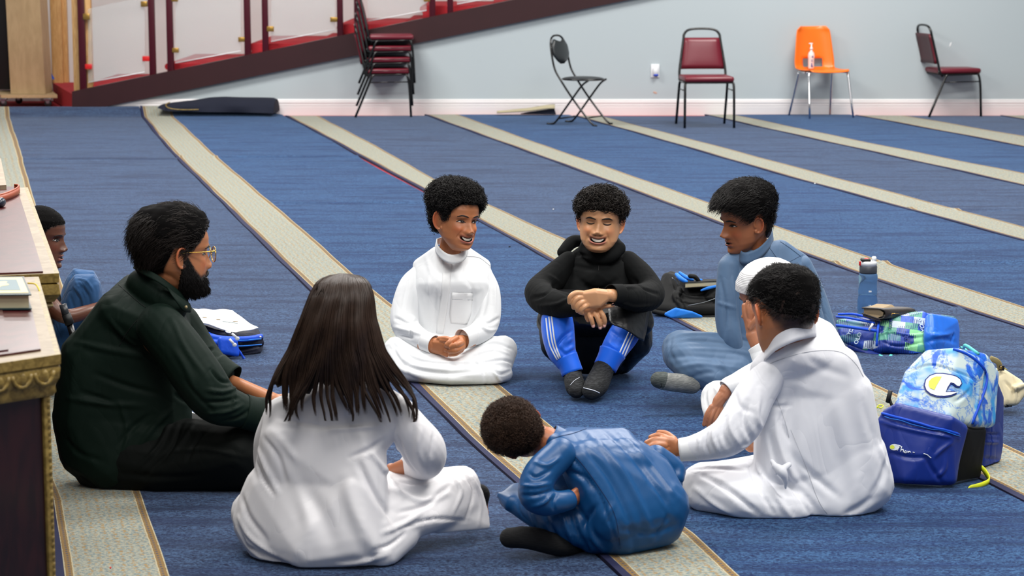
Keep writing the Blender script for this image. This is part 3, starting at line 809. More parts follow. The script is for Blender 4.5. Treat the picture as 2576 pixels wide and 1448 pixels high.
def voxelize(mb, voxel, smooth=6, factor=0.5):
    me = mb.mesh('tmp'); o = bpy.data.objects.new('tmp', me); COL.objects.link(o)
    m = o.modifiers.new('r', 'REMESH'); m.mode = 'VOXEL'; m.voxel_size = voxel; m.adaptivity = 0
    if smooth:
        q = o.modifiers.new('s', 'SMOOTH'); q.factor = factor; q.iterations = smooth
    dg = bpy.context.evaluated_depsgraph_get(); ev = o.evaluated_get(dg)
    out = bpy.data.meshes.new_from_object(ev)
    bpy.data.objects.remove(o); bpy.data.meshes.remove(me)
    return out
def getv(me):
    V = np.empty(len(me.vertices) * 3, np.float32); me.vertices.foreach_get('co', V); return V.reshape(-1, 3).astype(float)
def getn(me):
    N = np.empty(len(me.vertices) * 3, np.float32); me.vertex_normals.foreach_get('vector', N); return N.reshape(-1, 3).astype(float)
def setv(me, V): me.vertices.foreach_set('co', V.astype(np.float32).ravel()); me.update()
def bvh_of(me):
    V = getv(me); n = len(me.polygons)
    return BVHTree.FromPolygons([Vector(v) for v in V], [tuple(p.vertices) for p in me.polygons])
CAMP = Vector((0, 0, HC))
def cast(bvh, x, y):
    d = Vector(ray(x, y)).normalized(); h = bvh.ray_cast(CAMP, d)
    return (h[0], h[1]) if h[0] is not None else (None, None)
def seg_dist(V, A, B):
    AB = B - A; t = np.clip(((V - A) @ AB) / (AB @ AB + 1e-12), 0, 1)
    return np.linalg.norm(V - (A + t[:, None] * AB), axis=1), t
class Fig:
    def __init__(s, x, yg, name='person', label='', cat='person', group=None):
        s.Y0 = G(x, yg)[1]; s.s = px_m(s.Y0); s.root = empty(name, G(x, yg), label, cat, group)
    def P(s, x, y, d=0.0): return U(x, y, s.Y0 + d)
    def parts(s, spec, grow=0.0, mb=None):
        mb = mb or MB()
        for it in spec:
            k, pts = it[0], it[1]
            P = [s.P(p[0], p[1], p[2]) for p in pts]; r = [max(p[3] * s.s + grow, 0.002) for p in pts]
            if k == 'L': mb.limb(P, r, 18, 5)
            elif k == 'H': mb.hull(P, r)
            elif k == 'E': 
                rr = it[2]; mb.ell(P[0], [q * s.s + grow for q in rr], M=it[3] if len(it) > 3 else None, n=18)
        return mb
    def cloth(s, name, spec, mat, voxel=0.0055, smooth=5, folds=(), label=None, noise=0.0, floor=0.004, parent=None, cut=None, nscale=6.0, flat_noise=None):
        me = voxelize(s.parts(spec), voxel, smooth)
        V = getv(me)
        if floor is not None:
            lo = V[:, 2] < floor; V[lo, 2] = floor; setv(me, V)
        if len(folds):
            bvh = bvh_of(me); N = getn(me); D = np.zeros(len(V))
            for f in folds:
                pts, wd, amp = f[0], f[1] * s.s, f[2] * s.s
                C = cr(np.array([(p[0], p[1], 0) for p in pts], float), 5)[:, :2]
                Q = [cast(bvh, a, b)[0] for a, b in C]
                Q = [np.array(q) for q in Q if q is not None]
                if len(Q) < 2: continue
                dd = np.full(len(V), 9.0); tt = np.zeros(len(V)); L = len(Q) - 1
                lo = np.min(Q, 0) - 3 * wd; hi = np.max(Q, 0) + 3 * wd
                sel = np.where(np.all((V > lo) & (V < hi), axis=1))[0]
                if len(sel) == 0: continue
                ds = np.full(len(sel), 9.0); ts = np.zeros(len(sel))
                for i in range(L):
                    if np.linalg.norm(Q[i + 1] - Q[i]) > 14 * wd + 0.05: continue
                    d_, t_ = seg_dist(V[sel], Q[i], Q[i + 1]); b = d_ < ds; ds[b] = d_[b]; ts[b] = (i + t_[b]) / L
                q = ds / wd; prof = (1 - 0.8 * q * q) * np.exp(-q * q)
                D[sel] += amp * prof * np.clip(np.sin(pi * np.clip(ts, 0.02, 0.98)), 0, 1) ** 0.5
            V = V + N * D[:, None]
            if floor is not None: V[:, 2] = np.maximum(V[:, 2], floor)
            setv(me, V)
        if noise:
            N = getn(me); V = getv(me); K = nscale
            q = np.sin(V[:, 0] * K * 2.1 + 1.7 * np.sin(V[:, 2] * K * 1.3)) * np.sin(V[:, 2] * K * 1.9 + 2 * np.sin(V[:, 1] * K)) + 0.5 * np.sin(V[:, 0] * K * 4.3 + V[:, 2] * K * 3.1 + 3 * np.sin(V[:, 1] * 2 * K))
            V = V + N * (noise * q)[:, None]
            if floor is not None: V[:, 2] = np.maximum(V[:, 2], floor)
            setv(me, V)
        return s.link(me, name, mat, label, parent)
    def link(s, me, name, mat, label=None, parent=None):
        me.name = name; me.materials.clear(); me.materials.append(mat)
        me.polygons.foreach_set('use_smooth', [True] * len(me.polygons))
        o = bpy.data.objects.new(name, me); COL.objects.link(o); p = parent or s.root
        o.parent = p; o.matrix_parent_inverse = parent_world(p).inverted()
        if label: o['label'] = label
        return o
    # patch of thin material lying on a surface: outline rows of pixels
    def patch(s, o, rows, name, mat, off=0.002, thick=0.002, nu=10, nv=6, parent=None, label=None, uv=False):
        bvh = o if isinstance(o, BVHTree) else bvh_of_obj(o)
        rows = [cr(np.array([(p[0], p[1], 0.0) for p in r], float), 4)[:, :2] for r in rows]
        rows = [np.stack([np.interp(np.linspace(0, 1, nu + 1), np.linspace(0, 1, len(r)), r[:, k]) for k in (0, 1)], 1) for r in rows]
        rr = np.array(rows); t = np.linspace(0, len(rr) - 1, nv + 1); A = np.zeros((nv + 1, nu + 1, 3)); Nn = np.zeros_like(A); last = None
        for i, q in enumerate(t):
            k = min(int(q), len(rr) - 2); f = q - k
            for j in range(nu + 1):
                xy = rr[k][j] * (1 - f) + rr[k + 1][j] * f
                h, n = cast(bvh, *xy)
                if h is None: 
                    h, n = (last if last is not None else (Vector(s.P(xy[0], xy[1])), Vector((0, -1, 0))))
                    if last is not None: 
                        yy = h[1]; h = Vector(U(xy[0], xy[1], yy))
                if n.dot(Vector(ray(*xy))) > 0: n = -n
                last = (h, n); A[i, j] = h; Nn[i, j] = n
        mb = MB(); B = A + Nn * off
        Cc = A + Nn * (off + thick)
        V = np.vstack([B.reshape(-1, 3), Cc.reshape(-1, 3)]); m = (nv + 1) * (nu + 1); c = nu + 1; F = []
        for i in range(nv):
            for j in range(nu):
                q = (i * c + j, i * c + j + 1, (i + 1) * c + j + 1, (i + 1) * c + j); F.append(q); F.append(tuple(x + m for x in q[::-1]))
        r_ = nv + 1
        E = [i for i in range(c)] + [i * c + c - 1 for i in range(1, r_)] + [(r_ - 1) * c + j for j in range(c - 2, -1, -1)] + [i * c for i in range(r_ - 2, 0, -1)]
        for a, b in zip(E, E[1:] + E[:1]): F.append((a, b, b + m, a + m))
        mb.add(V, F); ob = mb.obj(name, mat, parent or s.root, fix=True)
        if label: ob['label'] = label
        return ob
    def line(s, o, pts, name, mat, r=0.8, parent=None, off=0.0006, smooth=5, sq=None):
        bvh = o if isinstance(o, BVHTree) else bvh_of_obj(o)
        C = cr(np.array([(p[0], p[1], 0.0) for p in pts], float), smooth)[:, :2]; Q = []
        for a, b in C:
            h, n = cast(bvh, a, b)
            if h is None: continue
            if n.dot(Vector(ray(a, b))) > 0: n = -n
            Q.append(np.array(h) + np.array(n) * off)
        if len(Q) < 2: return None
        return MB().tube(Q, r * s.s, 6).obj(name, mat, parent or s.root)
_BV = {}
def bvh_of_obj(o):
    if o.name not in _BV:
        bv = bvh_of(o.data); _BV[o.name] = bv
    return _BV[o.name]

# ------------------------------------------------------------------ head (front = -Y before turning; units of half the head height)
HZ = [-1.02, -0.97, -0.9, -0.78, -0.6, -0.4, -0.2, 0.0, 0.2, 0.4, 0.6, 0.78, 0.9, 0.97, 1.0]
HF = [0.42, 0.60, 0.70, 0.72, 0.72, 0.725, 0.71, 0.70, 0.755, 0.75, 0.68, 0.52, 0.34, 0.18, 0.02]
HB = [-0.05, -0.02, 0.02, 0.12, 0.34, 0.62, 0.78, 0.88, 0.94, 0.95, 0.88, 0.70, 0.48, 0.27, 0.10]
HW = [0.14, 0.25, 0.33, 0.43, 0.535, 0.60, 0.635, 0.655, 0.70, 0.715, 0.67, 0.54, 0.38, 0.21, 0.04]
def head_local(h):
    # h: dict of proportions
    nz, na = 110, 120
    zs = np.concatenate([np.linspace(-1.02, 0.8, 84), 0.8 + 0.2 * np.sin(np.linspace(0, pi / 2, 27))[1:]])
    A = []
    for z in zs:
        f, b, wd = np.interp(z, HZ, HF), np.interp(z, HZ, HB), np.interp(z, HZ, HW) * h.get('wide', 1.0)
        if z < -0.1: wd *= 1 + h.get('jaw', 0.0) * min(1, (-0.1 - z) / 0.5)
        a = np.linspace(0, 2 * pi, na, endpoint=False)
        cx, cy = np.sin(a), np.cos(a)
        # front half is a little squarer
        px = np.sign(cx) * np.abs(cx) ** 0.92 * wd
        cyf = (f + (-b)) / 2; hl = (f + b) / 2
        py = cyf + np.sign(cy) * np.abs(cy) ** 0.96 * hl
        A.append(np.stack([px, -py, np.full(na, z)], 1))
    A = np.array(A); X, Y, Z = A[..., 0], A[..., 1], A[..., 2]
    fr = np.clip((-Y - 0.15) / 0.3, 0, 1)
    g = lambda x, z, cx, cz, sx, sz: np.exp(-((x - cx) / sx) ** 2 - ((z - cz) / sz) ** 2)
    ax = np.abs(X)
    D = np.zeros_like(X)
    nl = h.get('nose', 1.0)
    Az = np.interp(Z, [-0.46, -0.40, -0.35, -0.28, -0.15, 0.0, 0.10, 0.18], [0, 0.07, 0.20, 0.27, 0.17, 0.09, 0.04, 0]) * nl
    Sg = np.interp(Z, [-0.42, -0.3, -0.15, 0.1], [0.16, 0.135, 0.10, 0.085]) * h.get('nosew', 1.0)
    D += Az * np.exp(-(X / Sg) ** 2)
    D += 0.11 * nl * g(ax, Z, 0.125 * h.get('nosew', 1.0), -0.335, 0.06, 0.065)
    D += -0.105 * g(ax, Z, 0.27, 0.03, 0.15, 0.10)
    D += 0.055 * g(ax, Z, 0.29, 0.0, 0.10, 0.055)
    D += 0.045 * g(ax, Z, 0.27, 0.17, 0.20, 0.06)
    sm = h.get('smile', 0.0)
    D += (0.03 + 0.05 * sm) * g(ax, Z, 0.38, -0.24, 0.15, 0.13)
    D += -0.035 * (0.3 + sm) * g(ax, Z, 0.30 + (Z + 0.35) * -0.35, -0.45, 0.035, 0.16)
    mw = 0.20 + 0.075 * sm; mz = -0.57; cv = 0.14 * sm
    ml = mz + cv * (ax / mw) ** 2 * 0.5                     # mouth line, corners rise in a smile
    lip = np.exp(-(ax / mw) ** 4)
    op = h.get('open', 0.0)
    D += 0.075 * lip * np.exp(-((Z - ml - 0.055 - op * 0.5) / 0.045) ** 2)
    D += 0.085 * lip * np.exp(-((Z - ml + 0.065 + op * 0.6) / 0.05) ** 2)
    D += -(0.05 + 0.06 * (op > 0)) * np.exp(-(ax / (mw * 1.02)) ** 6) * np.exp(-((Z - ml) / (0.022 + op * 0.5)) ** 2)
    D += -0.04 * g(X, Z, 0, -0.74, 0.2, 0.04)
    D += 0.06 * g(X, Z, 0, -0.88, 0.18, 0.09)
    if 'chin' in h: D += h['chin'] * g(X, Z, 0, -0.9, 0.25, 0.15)
    Y = Y - D * fr
    A = np.stack([X, Y, Z], -1)
    n, m = A.shape[:2]; F = []
    for i in range(n - 1):
        for j in range(m):
            j2 = (j + 1) % m; F.append((i * m + j, i * m + j2, (i + 1) * m + j2, (i + 1) * m + j))
    F.append(tuple(reversed(range(m)))); F.append(tuple((n - 1) * m + j for j in range(m)))
    return A.reshape(-1, 3), F, (n, m)
def head_matrix(c, H, yaw, pitch=0.0, roll=0.0):
    # yaw>0 turns to the right of the picture, pitch>0 looks down, roll>0 leans the crown to the picture's right
    R = Matrix.Rotation(RAD(yaw), 4, 'Z') @ Matrix.Rotation(RAD(roll), 4, 'Y') @ Matrix.Rotation(RAD(pitch), 4, 'X')
    return Matrix.Translation(Vector(c)) @ R @ Matrix.Scale(H, 4)
def tf(Mx, V):
    A = np.array(Mx); V = np.asarray(V, float); return V @ A[:3, :3].T + A[:3, 3]
def itf(Mx, V):
    A = np.array(Mx.inverted()); return np.asarray(V, float) @ A[:3, :3].T + A[:3, 3]
def ears(mb, Mx, size=1.0, flare=22, sides=(-1, 1)):
    for s_ in sides:
        A = Matrix.Translation(Vector((s_ * 0.655, 0.06, -0.06))) @ Matrix.Rotation(RAD(-flare * s_), 4, 'Z') @ Matrix.Rotation(RAD(-10), 4, 'X')
        rim = []
        for a in np.linspace(-100, 215, 26):
            q = RAD(a); rr = 1.0 if a < 150 else 1 - (a - 150) / 65 * 0.45
            rim.append((s_ * (0.045 + 0.02 * sin(q)), (0.02 + 0.155 * cos(q)) * size * rr, (0.25 * sin(q) * (1.0 if sin(q) > 0 else 1.0)) * size * rr))
        r = [0.034] * 26
        P = tf(Mx @ A, rim); k = Mx.to_scale()[0]
        mb.tube(P, np.array(r) * k, 8, 0)
        mb.ell(tf(Mx @ A, [[s_ * 0.0, 0.02, 0.01]])[0], (0.035 * k, 0.14 * k * size, 0.23 * k * size), M=(Mx @ A).to_3x3().normalized(), n=12)
        mb.ell(tf(Mx @ A, [[s_ * 0.02, -0.05, -0.21 * size]])[0], (0.045 * k, 0.065 * k, 0.07 * k), n=10)
        mb.ell(tf(Mx @ A, [[s_ * 0.03, -0.11, -0.02]])[0], (0.04 * k, 0.03 * k, 0.05 * k), n=10)
def smooth01(x, a, b):
    t = np.clip((np.asarray(x, float) - a) / (b - a), 0, 1); return t * t * (3 - 2 * t)
def hairline(V, pts=None):
    pts = pts or [(0, 0.60), (30, 0.58), (48, 0.44), (60, 0.20), (72, -0.02), (82, 0.0), (92, 0.24), (108, 0.22), (118, -0.10), (135, -0.42), (180, -0.50)]
    phi = np.degrees(np.arctan2(np.abs(V[:, 0]), -V[:, 1]))
    return V[:, 2] - np.interp(phi, [p[0] for p in pts], [p[1] for p in pts])
def skin_mat(name, rgb, lip=(150, 80, 72), rough=0.45):
    t = NT(name); v = t.vec('Object')
    a = t.n('ShaderNodeAttribute'); a.attribute_name = 'tone'
    sp = t.n('ShaderNodeSeparateXYZ', Vector=a.outputs['Vector'])
    c = srgb(*rgb)
    base = t.mix(t.noise(v, 30.0, 4.0), tuple(x * 0.9 for x in c[:3]) + (1,), tuple(min(1, x * 1.08) for x in c[:3]) + (1,))
    base = t.mix(sp.outputs[0], base, srgb(*lip))
    base = t.mix(sp.outputs[1], base, srgb(24, 18, 16))
    base = t.mix(sp.outputs[2], base, srgb(min(255, int(rgb[0] * 1.12 + 14)), int(rgb[1] * 0.92), int(rgb[2] * 0.85)))
    t.base(base, rough)
    t.p.inputs['Subsurface Weight'].default_value = 0.12
    t.p.inputs['Subsurface Radius'].default_value = (0.012, 0.005, 0.003)
    t.p.inputs['Subsurface Scale'].default_value = 0.5
    t.bump(t.noise(v, 420.0, 2.0), 0.06, 0.001)
    return t.m
def set_tone(me, T):
    at = me.attributes.new('tone', 'FLOAT_VECTOR', 'POINT'); at.data.foreach_set('vector', T.astype(np.float32).ravel())
def person_body(fig, spec, mat, heads, voxel=0.0024, smooth=2, extra=None, nofloor=False, creases=()):
    """heads: list of (matrix, dict)"""
    sp2 = [spec[0]]
    for it in spec[1:]:
        sp2.append((it[0], [(p[0], p[1], p[2], p[3] * (0.45 if p[3] >= 34 else 0.62 if p[3] > 24 else 1)) for p in it[1]]) + tuple(it[2:]))
    mb = fig.parts(sp2)
    for Mx, h in heads:
        V, F, _ = head_local(h); mb.add(tf(Mx, V), F); ears(mb, Mx, h.get('ear', 1.0), h.get('flare', 22))
    if extra: extra(mb)
    me = voxelize(mb, voxel, smooth, 0.5)
    V = getv(me)
    V[:, 2] = np.maximum(V[:, 2], 0.006); setv(me, V)
    T = np.zeros((len(V), 3))
    for Mx, h in heads:
        L = itf(Mx, V); ax = np.abs(L[:, 0]); Z = L[:, 2]; face = (L[:, 1] < -0.45)
        sm = h.get('smile', 0.0); mw = 0.20 + 0.075 * sm; op = h.get('open', 0.0); ml = -0.57 + 0.07 * sm * (ax / mw) ** 2
        inside = 1 - smooth01(ax / (mw * 1.05), 0.85, 1.05)
        up = smooth01(Z - ml, -0.02, 0.0) * (1 - smooth01(Z - ml, 0.075 + op * .5, 0.105 + op * .5)); lo = smooth01(-(Z - ml), -0.01, 0.0) * (1 - smooth01(-(Z - ml), 0.10 + op * .6, 0.13 + op * .6))
        T[:, 0] = np.maximum(T[:, 0], np.where(face, inside * np.maximum(up * 0.5, lo * 0.75), 0))
        line = np.exp(-((Z - ml) / (0.012 + op * 0.34)) ** 2) * inside
        T[:, 1] = np.maximum(T[:, 1], np.where(face, line * (0.75 if op == 0 else 0.9), 0))
        # nostrils
        T[:, 1] = np.maximum(T[:, 1], np.where(face, 0.8 * np.exp(-((ax - 0.075) / 0.035) ** 2 - ((Z + 0.395) / 0.02) ** 2), 0))
        # warm ears, nose tip and cheeks
        T[:, 2] = np.maximum(T[:, 2], 0.5 * smooth01(ax, 0.68, 0.76) * (np.abs(Z) < 0.36) * (ax < 0.86) * (np.abs(L[:, 1] - 0.06) < 0.2))
        T[:, 2] = np.maximum(T[:, 2], np.where(face, 0.35 * np.exp(-((ax - 0.38) / 0.16) ** 2 - ((Z + 0.25) / 0.14) ** 2), 0))
        # closely cropped hair around the hairline
        near = (np.linalg.norm(L, axis=1) < 1.45)
        hd = hairline(L, h.get('line')); fade = h.get('fade', 0.05)
        T[:, 1] = np.maximum(T[:, 1], np.where(near & (ax < 0.80), smooth01(hd, -fade, fade * 0.6) * 0.93, 0))
        if h.get('beard'):
            ph = np.degrees(np.arctan2(ax, -L[:, 1]))
            bl = np.interp(ph, [0, 18, 30, 45, 60, 75, 88, 100], [-0.60, -0.50, -0.46, -0.50, -0.36, -0.12, 0.1, -0.3])
            bmask = smooth01(bl - Z, -0.04, 0.05) * (ph < 92) * (L[:, 1] < 0.1) * near * (Z > -1.3)
            T[:, 1] = np.maximum(T[:, 1], bmask * 0.9)
            T[:, 1] = np.maximum(T[:, 1], near * (L[:, 1] < -0.5) * np.exp(-((Z + 0.47) / 0.04) ** 2) * (ax < 0.3) * 0.9)
    set_tone(me, T)
    return fig.link(me, 'body', mat)
M['eye_white'] = plain('eye_white', (214, 208, 200), 0.2, 0.01)
M['iris'] = plain('dark_brown_iris', (30, 16, 10), 0.1, 0.05)
M['teeth'] = plain('white_teeth', (236, 228, 214), 0.25, 0.02)
M['lash'] = plain('black_lashes', (14, 10, 10), 0.6, 0.05)
def on_face(bvh, Mx, x, z, off=0.0):
    o = tf(Mx, [[x, -2.0, z]])[0]; t = tf(Mx, [[x, 0.0, z]])[0]; d = Vector(t - o).normalized()
    h = bvh.ray_cast(Vector(o), d)
    if h[0] is None: return None
    return np.array(h[0]) - np.array(d) * off
def face_line(body, Mx, pts, r, name, mat, off=0.0, flat=None):
    bvh = bvh_of_obj(body); k = Mx.to_scale()[0]
    C = cr(np.array([(p[0], p[1], 0) for p in pts], float), 5); Q = []; R = []
    for i, (x, z, _) in enumerate(C):
        h = on_face(bvh, Mx, x, z, off * k)
        if h is not None: Q.append(h); R.append(r * k * (0.35 + 0.65 * sin(pi * min(max(i / (len(C) - 1), .02), .98)) ** 0.6))
    if len(Q) > 2: return MB().tube(Q, R, 6).obj(name, mat, body.parent)
def face_patch(body, Mx, fn, name, mat, off=0.01, nu=12, nv=5, bulge=0.02, yoff=None):
    """fn(u,v)->(x,z), u,v in 0..1"""
    bvh = bvh_of_obj(body); k = Mx.to_scale()[0]; A = []
    for j in range(nv + 1):
        row = []
        for i in range(nu + 1):
            x, z = fn(i / nu, j / nv); h = on_face(bvh, Mx, x, z, (off + bulge * sin(pi * i / nu) * sin(pi * j / nv)) * k)
            if h is None: h = tf(Mx, [[x, -0.72, z]])[0]
            row.append(h)
        A.append(row)
    A = np.array(A)
    if yoff is not None:   # keep the patch smooth: common depth in the head's frame
        L = itf(Mx, A.reshape(-1, 3)); L[:, 1] = yoff(L[:, 0], L[:, 2]); A = tf(Mx, L).reshape(A.shape)
    d = tf(Mx, [[0, 0, 0]])[0] - tf(Mx, [[0, -1, 0]])[0]
    return MB().slab(A, d / np.linalg.norm(d) * 0.0012).obj(name, mat, body.parent, fix=True)
def eyes(body, Mx, openness=0.05, look=0.0, sides=(-1, 1), w=0.135, cx=0.285, cz=0.015):
    for s_ in sides:
        e = None
        if openness > 0.012:
            def fn(u, v, s_=s_):
                x = s_ * cx + (u - 0.5) * 2 * w; arch = (1 - (2 * u - 1) ** 2); return x, cz - 0.01 + (v - 0.45) * 2 * openness * (arch ** 0.8 + 0.02) + s_ * (u - 0.5) * 0.02
            e = face_patch(body, Mx, fn, 'eye', M['eye_white'], 0.012, 12, 5, 0.02)
            ic = s_ * cx + look
            def fi(u, v):
                a = u * 2 * pi; r = v * 0.062; x, z = ic + r * cos(a), cz + 0.0 + min(openness * 0.95, r * abs(sin(a))) * (1 if sin(a) > 0 else -1); return x, z
            i_ = face_patch(body, Mx, fi, 'iris', M['iris'], 0.042, 16, 3, 0.0)
        k = openness
        face_line(body, Mx, [(s_ * cx - w * 1.05, cz - 0.02), (s_ * cx - w * .5, cz + k * .75 - 0.002), (s_ * cx, cz + k * 1.0), (s_ * cx + w * .5, cz + k * .75 - 0.002), (s_ * cx + w * 1.05, cz - 0.02)] if openness > 0.012 else
                  [(s_ * cx - w * 1.05, cz + 0.0), (s_ * cx - w * .4, cz - 0.035), (s_ * cx + w * .4, cz - 0.035), (s_ * cx + w * 1.05, cz + 0.0)], 0.018, 'eyelashes', M['lash'], 0.02)
def brows(body, Mx, z=0.175, thick=0.022, sides=(-1, 1), mat=None):
    for s_ in sides:
        face_line(body, Mx, [(s_ * 0.10, z - 0.01), (s_ * 0.22, z + 0.02), (s_ * 0.34, z + 0.028), (s_ * 0.45, z - 0.015)], thick, 'eyebrow', mat or M['lash'], -0.004)
def teeth(body, Mx, h, n=8):
    sm = h.get('smile', 0.0); mw = (0.20 + 0.075 * sm) * 0.74; op = h.get('open', 0.05)
    def fn(u, v):
        x = (u - 0.5) * 2 * mw; ml = -0.57 + 0.07 * sm * (x / 0.25) ** 2
        return x, ml + op * 0.50 - v * (op * 1.05 + 0.035) * (1 - 0.7 * (2 * u - 1) ** 2)
    ym = lambda x, z: -0.722 + 0.8 * x * x
    o = face_patch(body, Mx, fn, 'teeth', M['teeth'], 0.0, 16, 4, 0.0, ym)
    return o

# ------------------------------------------------------------------ hair
def hair_mat(name, rgb, rough=0.55, spec=0.25):
    t = NT(name); v = t.vec('Object'); c = srgb(*rgb)
    t.base(t.mix(t.noise(v, 60.0, 3.0), tuple(x * 0.6 for x in c[:3]) + (1,), tuple(min(1, x * 1.5) for x in c[:3]) + (1,)), rough)
    t.p.inputs['Specular IOR Level'].default_value = spec; return t.m
def hair_cap(fig, Mx, h, mat, thick=0.12, line=None, lump=0.02, seed=1, tfn=None):
    V, F, _ = head_local(h)
    hl = hairline(V, line or h.get('line')); k = smooth01(hl, -0.02, 0.22)
    C = np.array([0, 0.1, 0.0]); D = V - C; D /= np.linalg.norm(D, axis=1)[:, None]
    q = np.sin(V[:, 0] * 9 + seed) * np.sin(V[:, 2] * 10 + 2 * seed) + np.sin(V[:, 1] * 8 + V[:, 0] * 7 + seed) + 0.6 * np.sin(V[:, 0] * 19 + V[:, 2] * 17 + seed) * np.sin(V[:, 1] * 18)
    th = tfn(V) if tfn else thick
    V2 = V + D * ((th + lump * q) * k - 0.035 * (1 - smooth01(hl, -0.03, 0.02)))[:, None]
    mb = MB().add(tf(Mx, V2), F)
    return mb, V2, hl
def scalp_points(Mx, h, n, line=None, margin=0.0, rs=None, off=0.0, tfn=None):
    rs = rs or np.random.default_rng(3)
    V, F, (a, b) = head_local(h); hl = hairline(V, line or h.get('line'))
    G_ = V.reshape(a, b, 3)
    A = []; 
    # area weights of the grid cells
    e1 = np.linalg.norm(G_[1:] - G_[:-1], axis=2); e2 = np.linalg.norm(np.roll(G_, -1, 1) - G_, axis=2)[:-1]; wgt = (e1 * e2).ravel()
    okm = (hl.reshape(a, b)[:-1] > margin).ravel(); wgt = wgt * okm; wgt /= wgt.sum()
    idx = rs.choice(len(wgt), n, p=wgt); i, j = idx // b, idx % b
    u, v = rs.random(n)[:, None], rs.random(n)[:, None]
    P = (G_[i, j] * (1 - u) + G_[np.minimum(i + 1, a - 1), j] * u) * (1 - v) + (G_[i, (j + 1) % b] * (1 - u) + G_[np.minimum(i + 1, a - 1), (j + 1) % b] * u) * v
    D = P - np.array([0, 0.1, 0.0]); D /= np.linalg.norm(D, axis=1)[:, None]
    t = tfn(P)[:, None] if tfn else off
    return P + D * t, D
def curls(fig, Mx, h, mat, n=1500, off=0.10, rad=(0.035, 0.055), length=(0.12, 0.22), turns=(1.2, 2.4), thick=0.008, seed=1, line=None, pts=20, tfn=None, name='hair_curls', parent=None, droop=0.0, margin=0.03):
    rs = np.random.default_rng(seed)
    P, D = scalp_points(Mx, h, n, line, margin, rs, off, tfn)
    D = D + rs.normal(size=D.shape) * 0.45; D[:, 2] -= droop; D /= np.linalg.norm(D, axis=1)[:, None]
    a = rs.normal(size=D.shape); N = np.cross(D, a); N /= np.linalg.norm(N, axis=1)[:, None]; B = np.cross(D, N)
    t = np.linspace(0, 1, pts)
    L = rs.uniform(*length, n)[:, None]; R = rs.uniform(*rad, n)[:, None]; W = rs.uniform(*turns, n)[:, None] * rs.choice([-1, 1], n)[:, None]; ph = rs.uniform(0, 2 * pi, n)[:, None]
    ang = ph + W * t[None] * 2 * pi
    Q = (P - D * 0.03)[:, None, :] + D[:, None, :] * (L * t[None])[..., None] + N[:, None, :] * (R * (np.cos(ang) - np.cos(ph)))[..., None] + B[:, None, :] * (R * (np.sin(ang) - np.sin(ph)))[..., None]
    k = Mx.to_scale()[0]
    r = np.broadcast_to(thick * k * (1 - 0.6 * t[None] ** 2), (n, pts))
    return strands(name, tf(Mx, Q.reshape(-1, 3)).reshape(Q.shape), r, mat, parent or fig.root)
def tufts(fig, Mx, h, mat, n=2500, off=0.05, length=(0.12, 0.25), comb=(0, 0, 0), up=0.6, thick=0.006, seed=1, line=None, pts=8, tfn=None, wave=0.02, name='hair_strands', parent=None, margin=0.0, grav=0.15):
    rs = np.random.default_rng(seed)
    P, D = scalp_points(Mx, h, n, line, margin, rs, off, tfn)
    c = comb(P) if callable(comb) else np.broadcast_to(np.asarray(comb, float), P.shape)
    c = c - D * np.sum(c * D, 1)[:, None]
    V = D * up + c + rs.normal(size=D.shape) * 0.16; V /= np.linalg.norm(V, axis=1)[:, None]
    t = np.linspace(0, 1, pts); L = rs.uniform(*length, n)[:, None]
    a = rs.normal(size=D.shape); N = np.cross(V, a); N /= np.linalg.norm(N, axis=1)[:, None]; ph = rs.uniform(0, 6.3, n)[:, None]
    Q = (P - D * 0.03)[:, None, :] + V[:, None, :] * (L * t[None])[..., None] + N[:, None, :] * (wave * np.sin(ph + t[None] * 6) * t[None])[..., None]
    Q += -D[:, None, :] * (L * grav * t[None] ** 2)[..., None] + c[:, None, :] * (L * 0.5 * t[None] ** 2)[..., None]
    k = Mx.to_scale()[0]; r = np.broadcast_to(thick * k * (1 - 0.75 * t[None] ** 1.5), (n, pts))
    return strands(name, tf(Mx, Q.reshape(-1, 3)).reshape(Q.shape), r, mat, parent or fig.root)

# ------------------------------------------------------------------ cloth materials
def fabric(name, rgb, rough=0.75, weave=900, sheen=0.06, crease=0.25, cs=9.0, spec=0.3, dark=0.0):
    t = NT(name); v = t.vec('Object'); c = srgb(*rgb)
    t.base(t.mix(t.noise(v, 5.0, 3.0), tuple(x * 0.95 for x in c[:3]) + (1,), tuple(min(1, x * 1.04) for x in c[:3]) + (1,)), rough)
    t.p.inputs['Specular IOR Level'].default_value = spec; t.p.inputs['Sheen Weight'].default_value = sheen if max(rgb) > 60 else 0.0
    st = t.n('ShaderNodeMapping', Vector=v, Scale=(1.0, 1.0, 0.55), Rotation=(0.3, 0.5, 0.2))
    n1 = t.noise(st.outputs[0], cs, 2.0, 0.45, 0.8)
    rid = t.math('ABSOLUTE', t.math('SUBTRACT', n1, 0.5))
    hgt = t.math('ADD', t.math('MULTIPLY', t.math('POWER', rid, 0.7), 1.6), t.math('MULTIPLY', t.noise(v, weave, 1.0), 0.02))
    t.bump(hgt, crease, 0.02); return t.m
M['scalp'] = plain('matte_black_underhair', (9, 8, 8), 0.95, 0.2, 60, Specular__IOR__Level=0.1)
M['scalp_brown'] = plain('matte_brown_underhair', (32, 22, 16), 0.95, 0.2, 60, Specular__IOR__Level=0.1)
M['white_thobe'] = fabric('white_thobe_cotton', (230, 232, 234), 0.7, sheen=0.1, crease=0.12)
M['white_satin'] = fabric('white_satin_cloth', (234, 232, 234), 0.45, sheen=0.1, crease=0.10, spec=0.5)
M['white_placket'] = fabric('white_placket', (230, 231, 232), 0.7, crease=0.05)
M['seam_white'] = plain('white_seam_shadow', (176, 178, 184), 0.8)
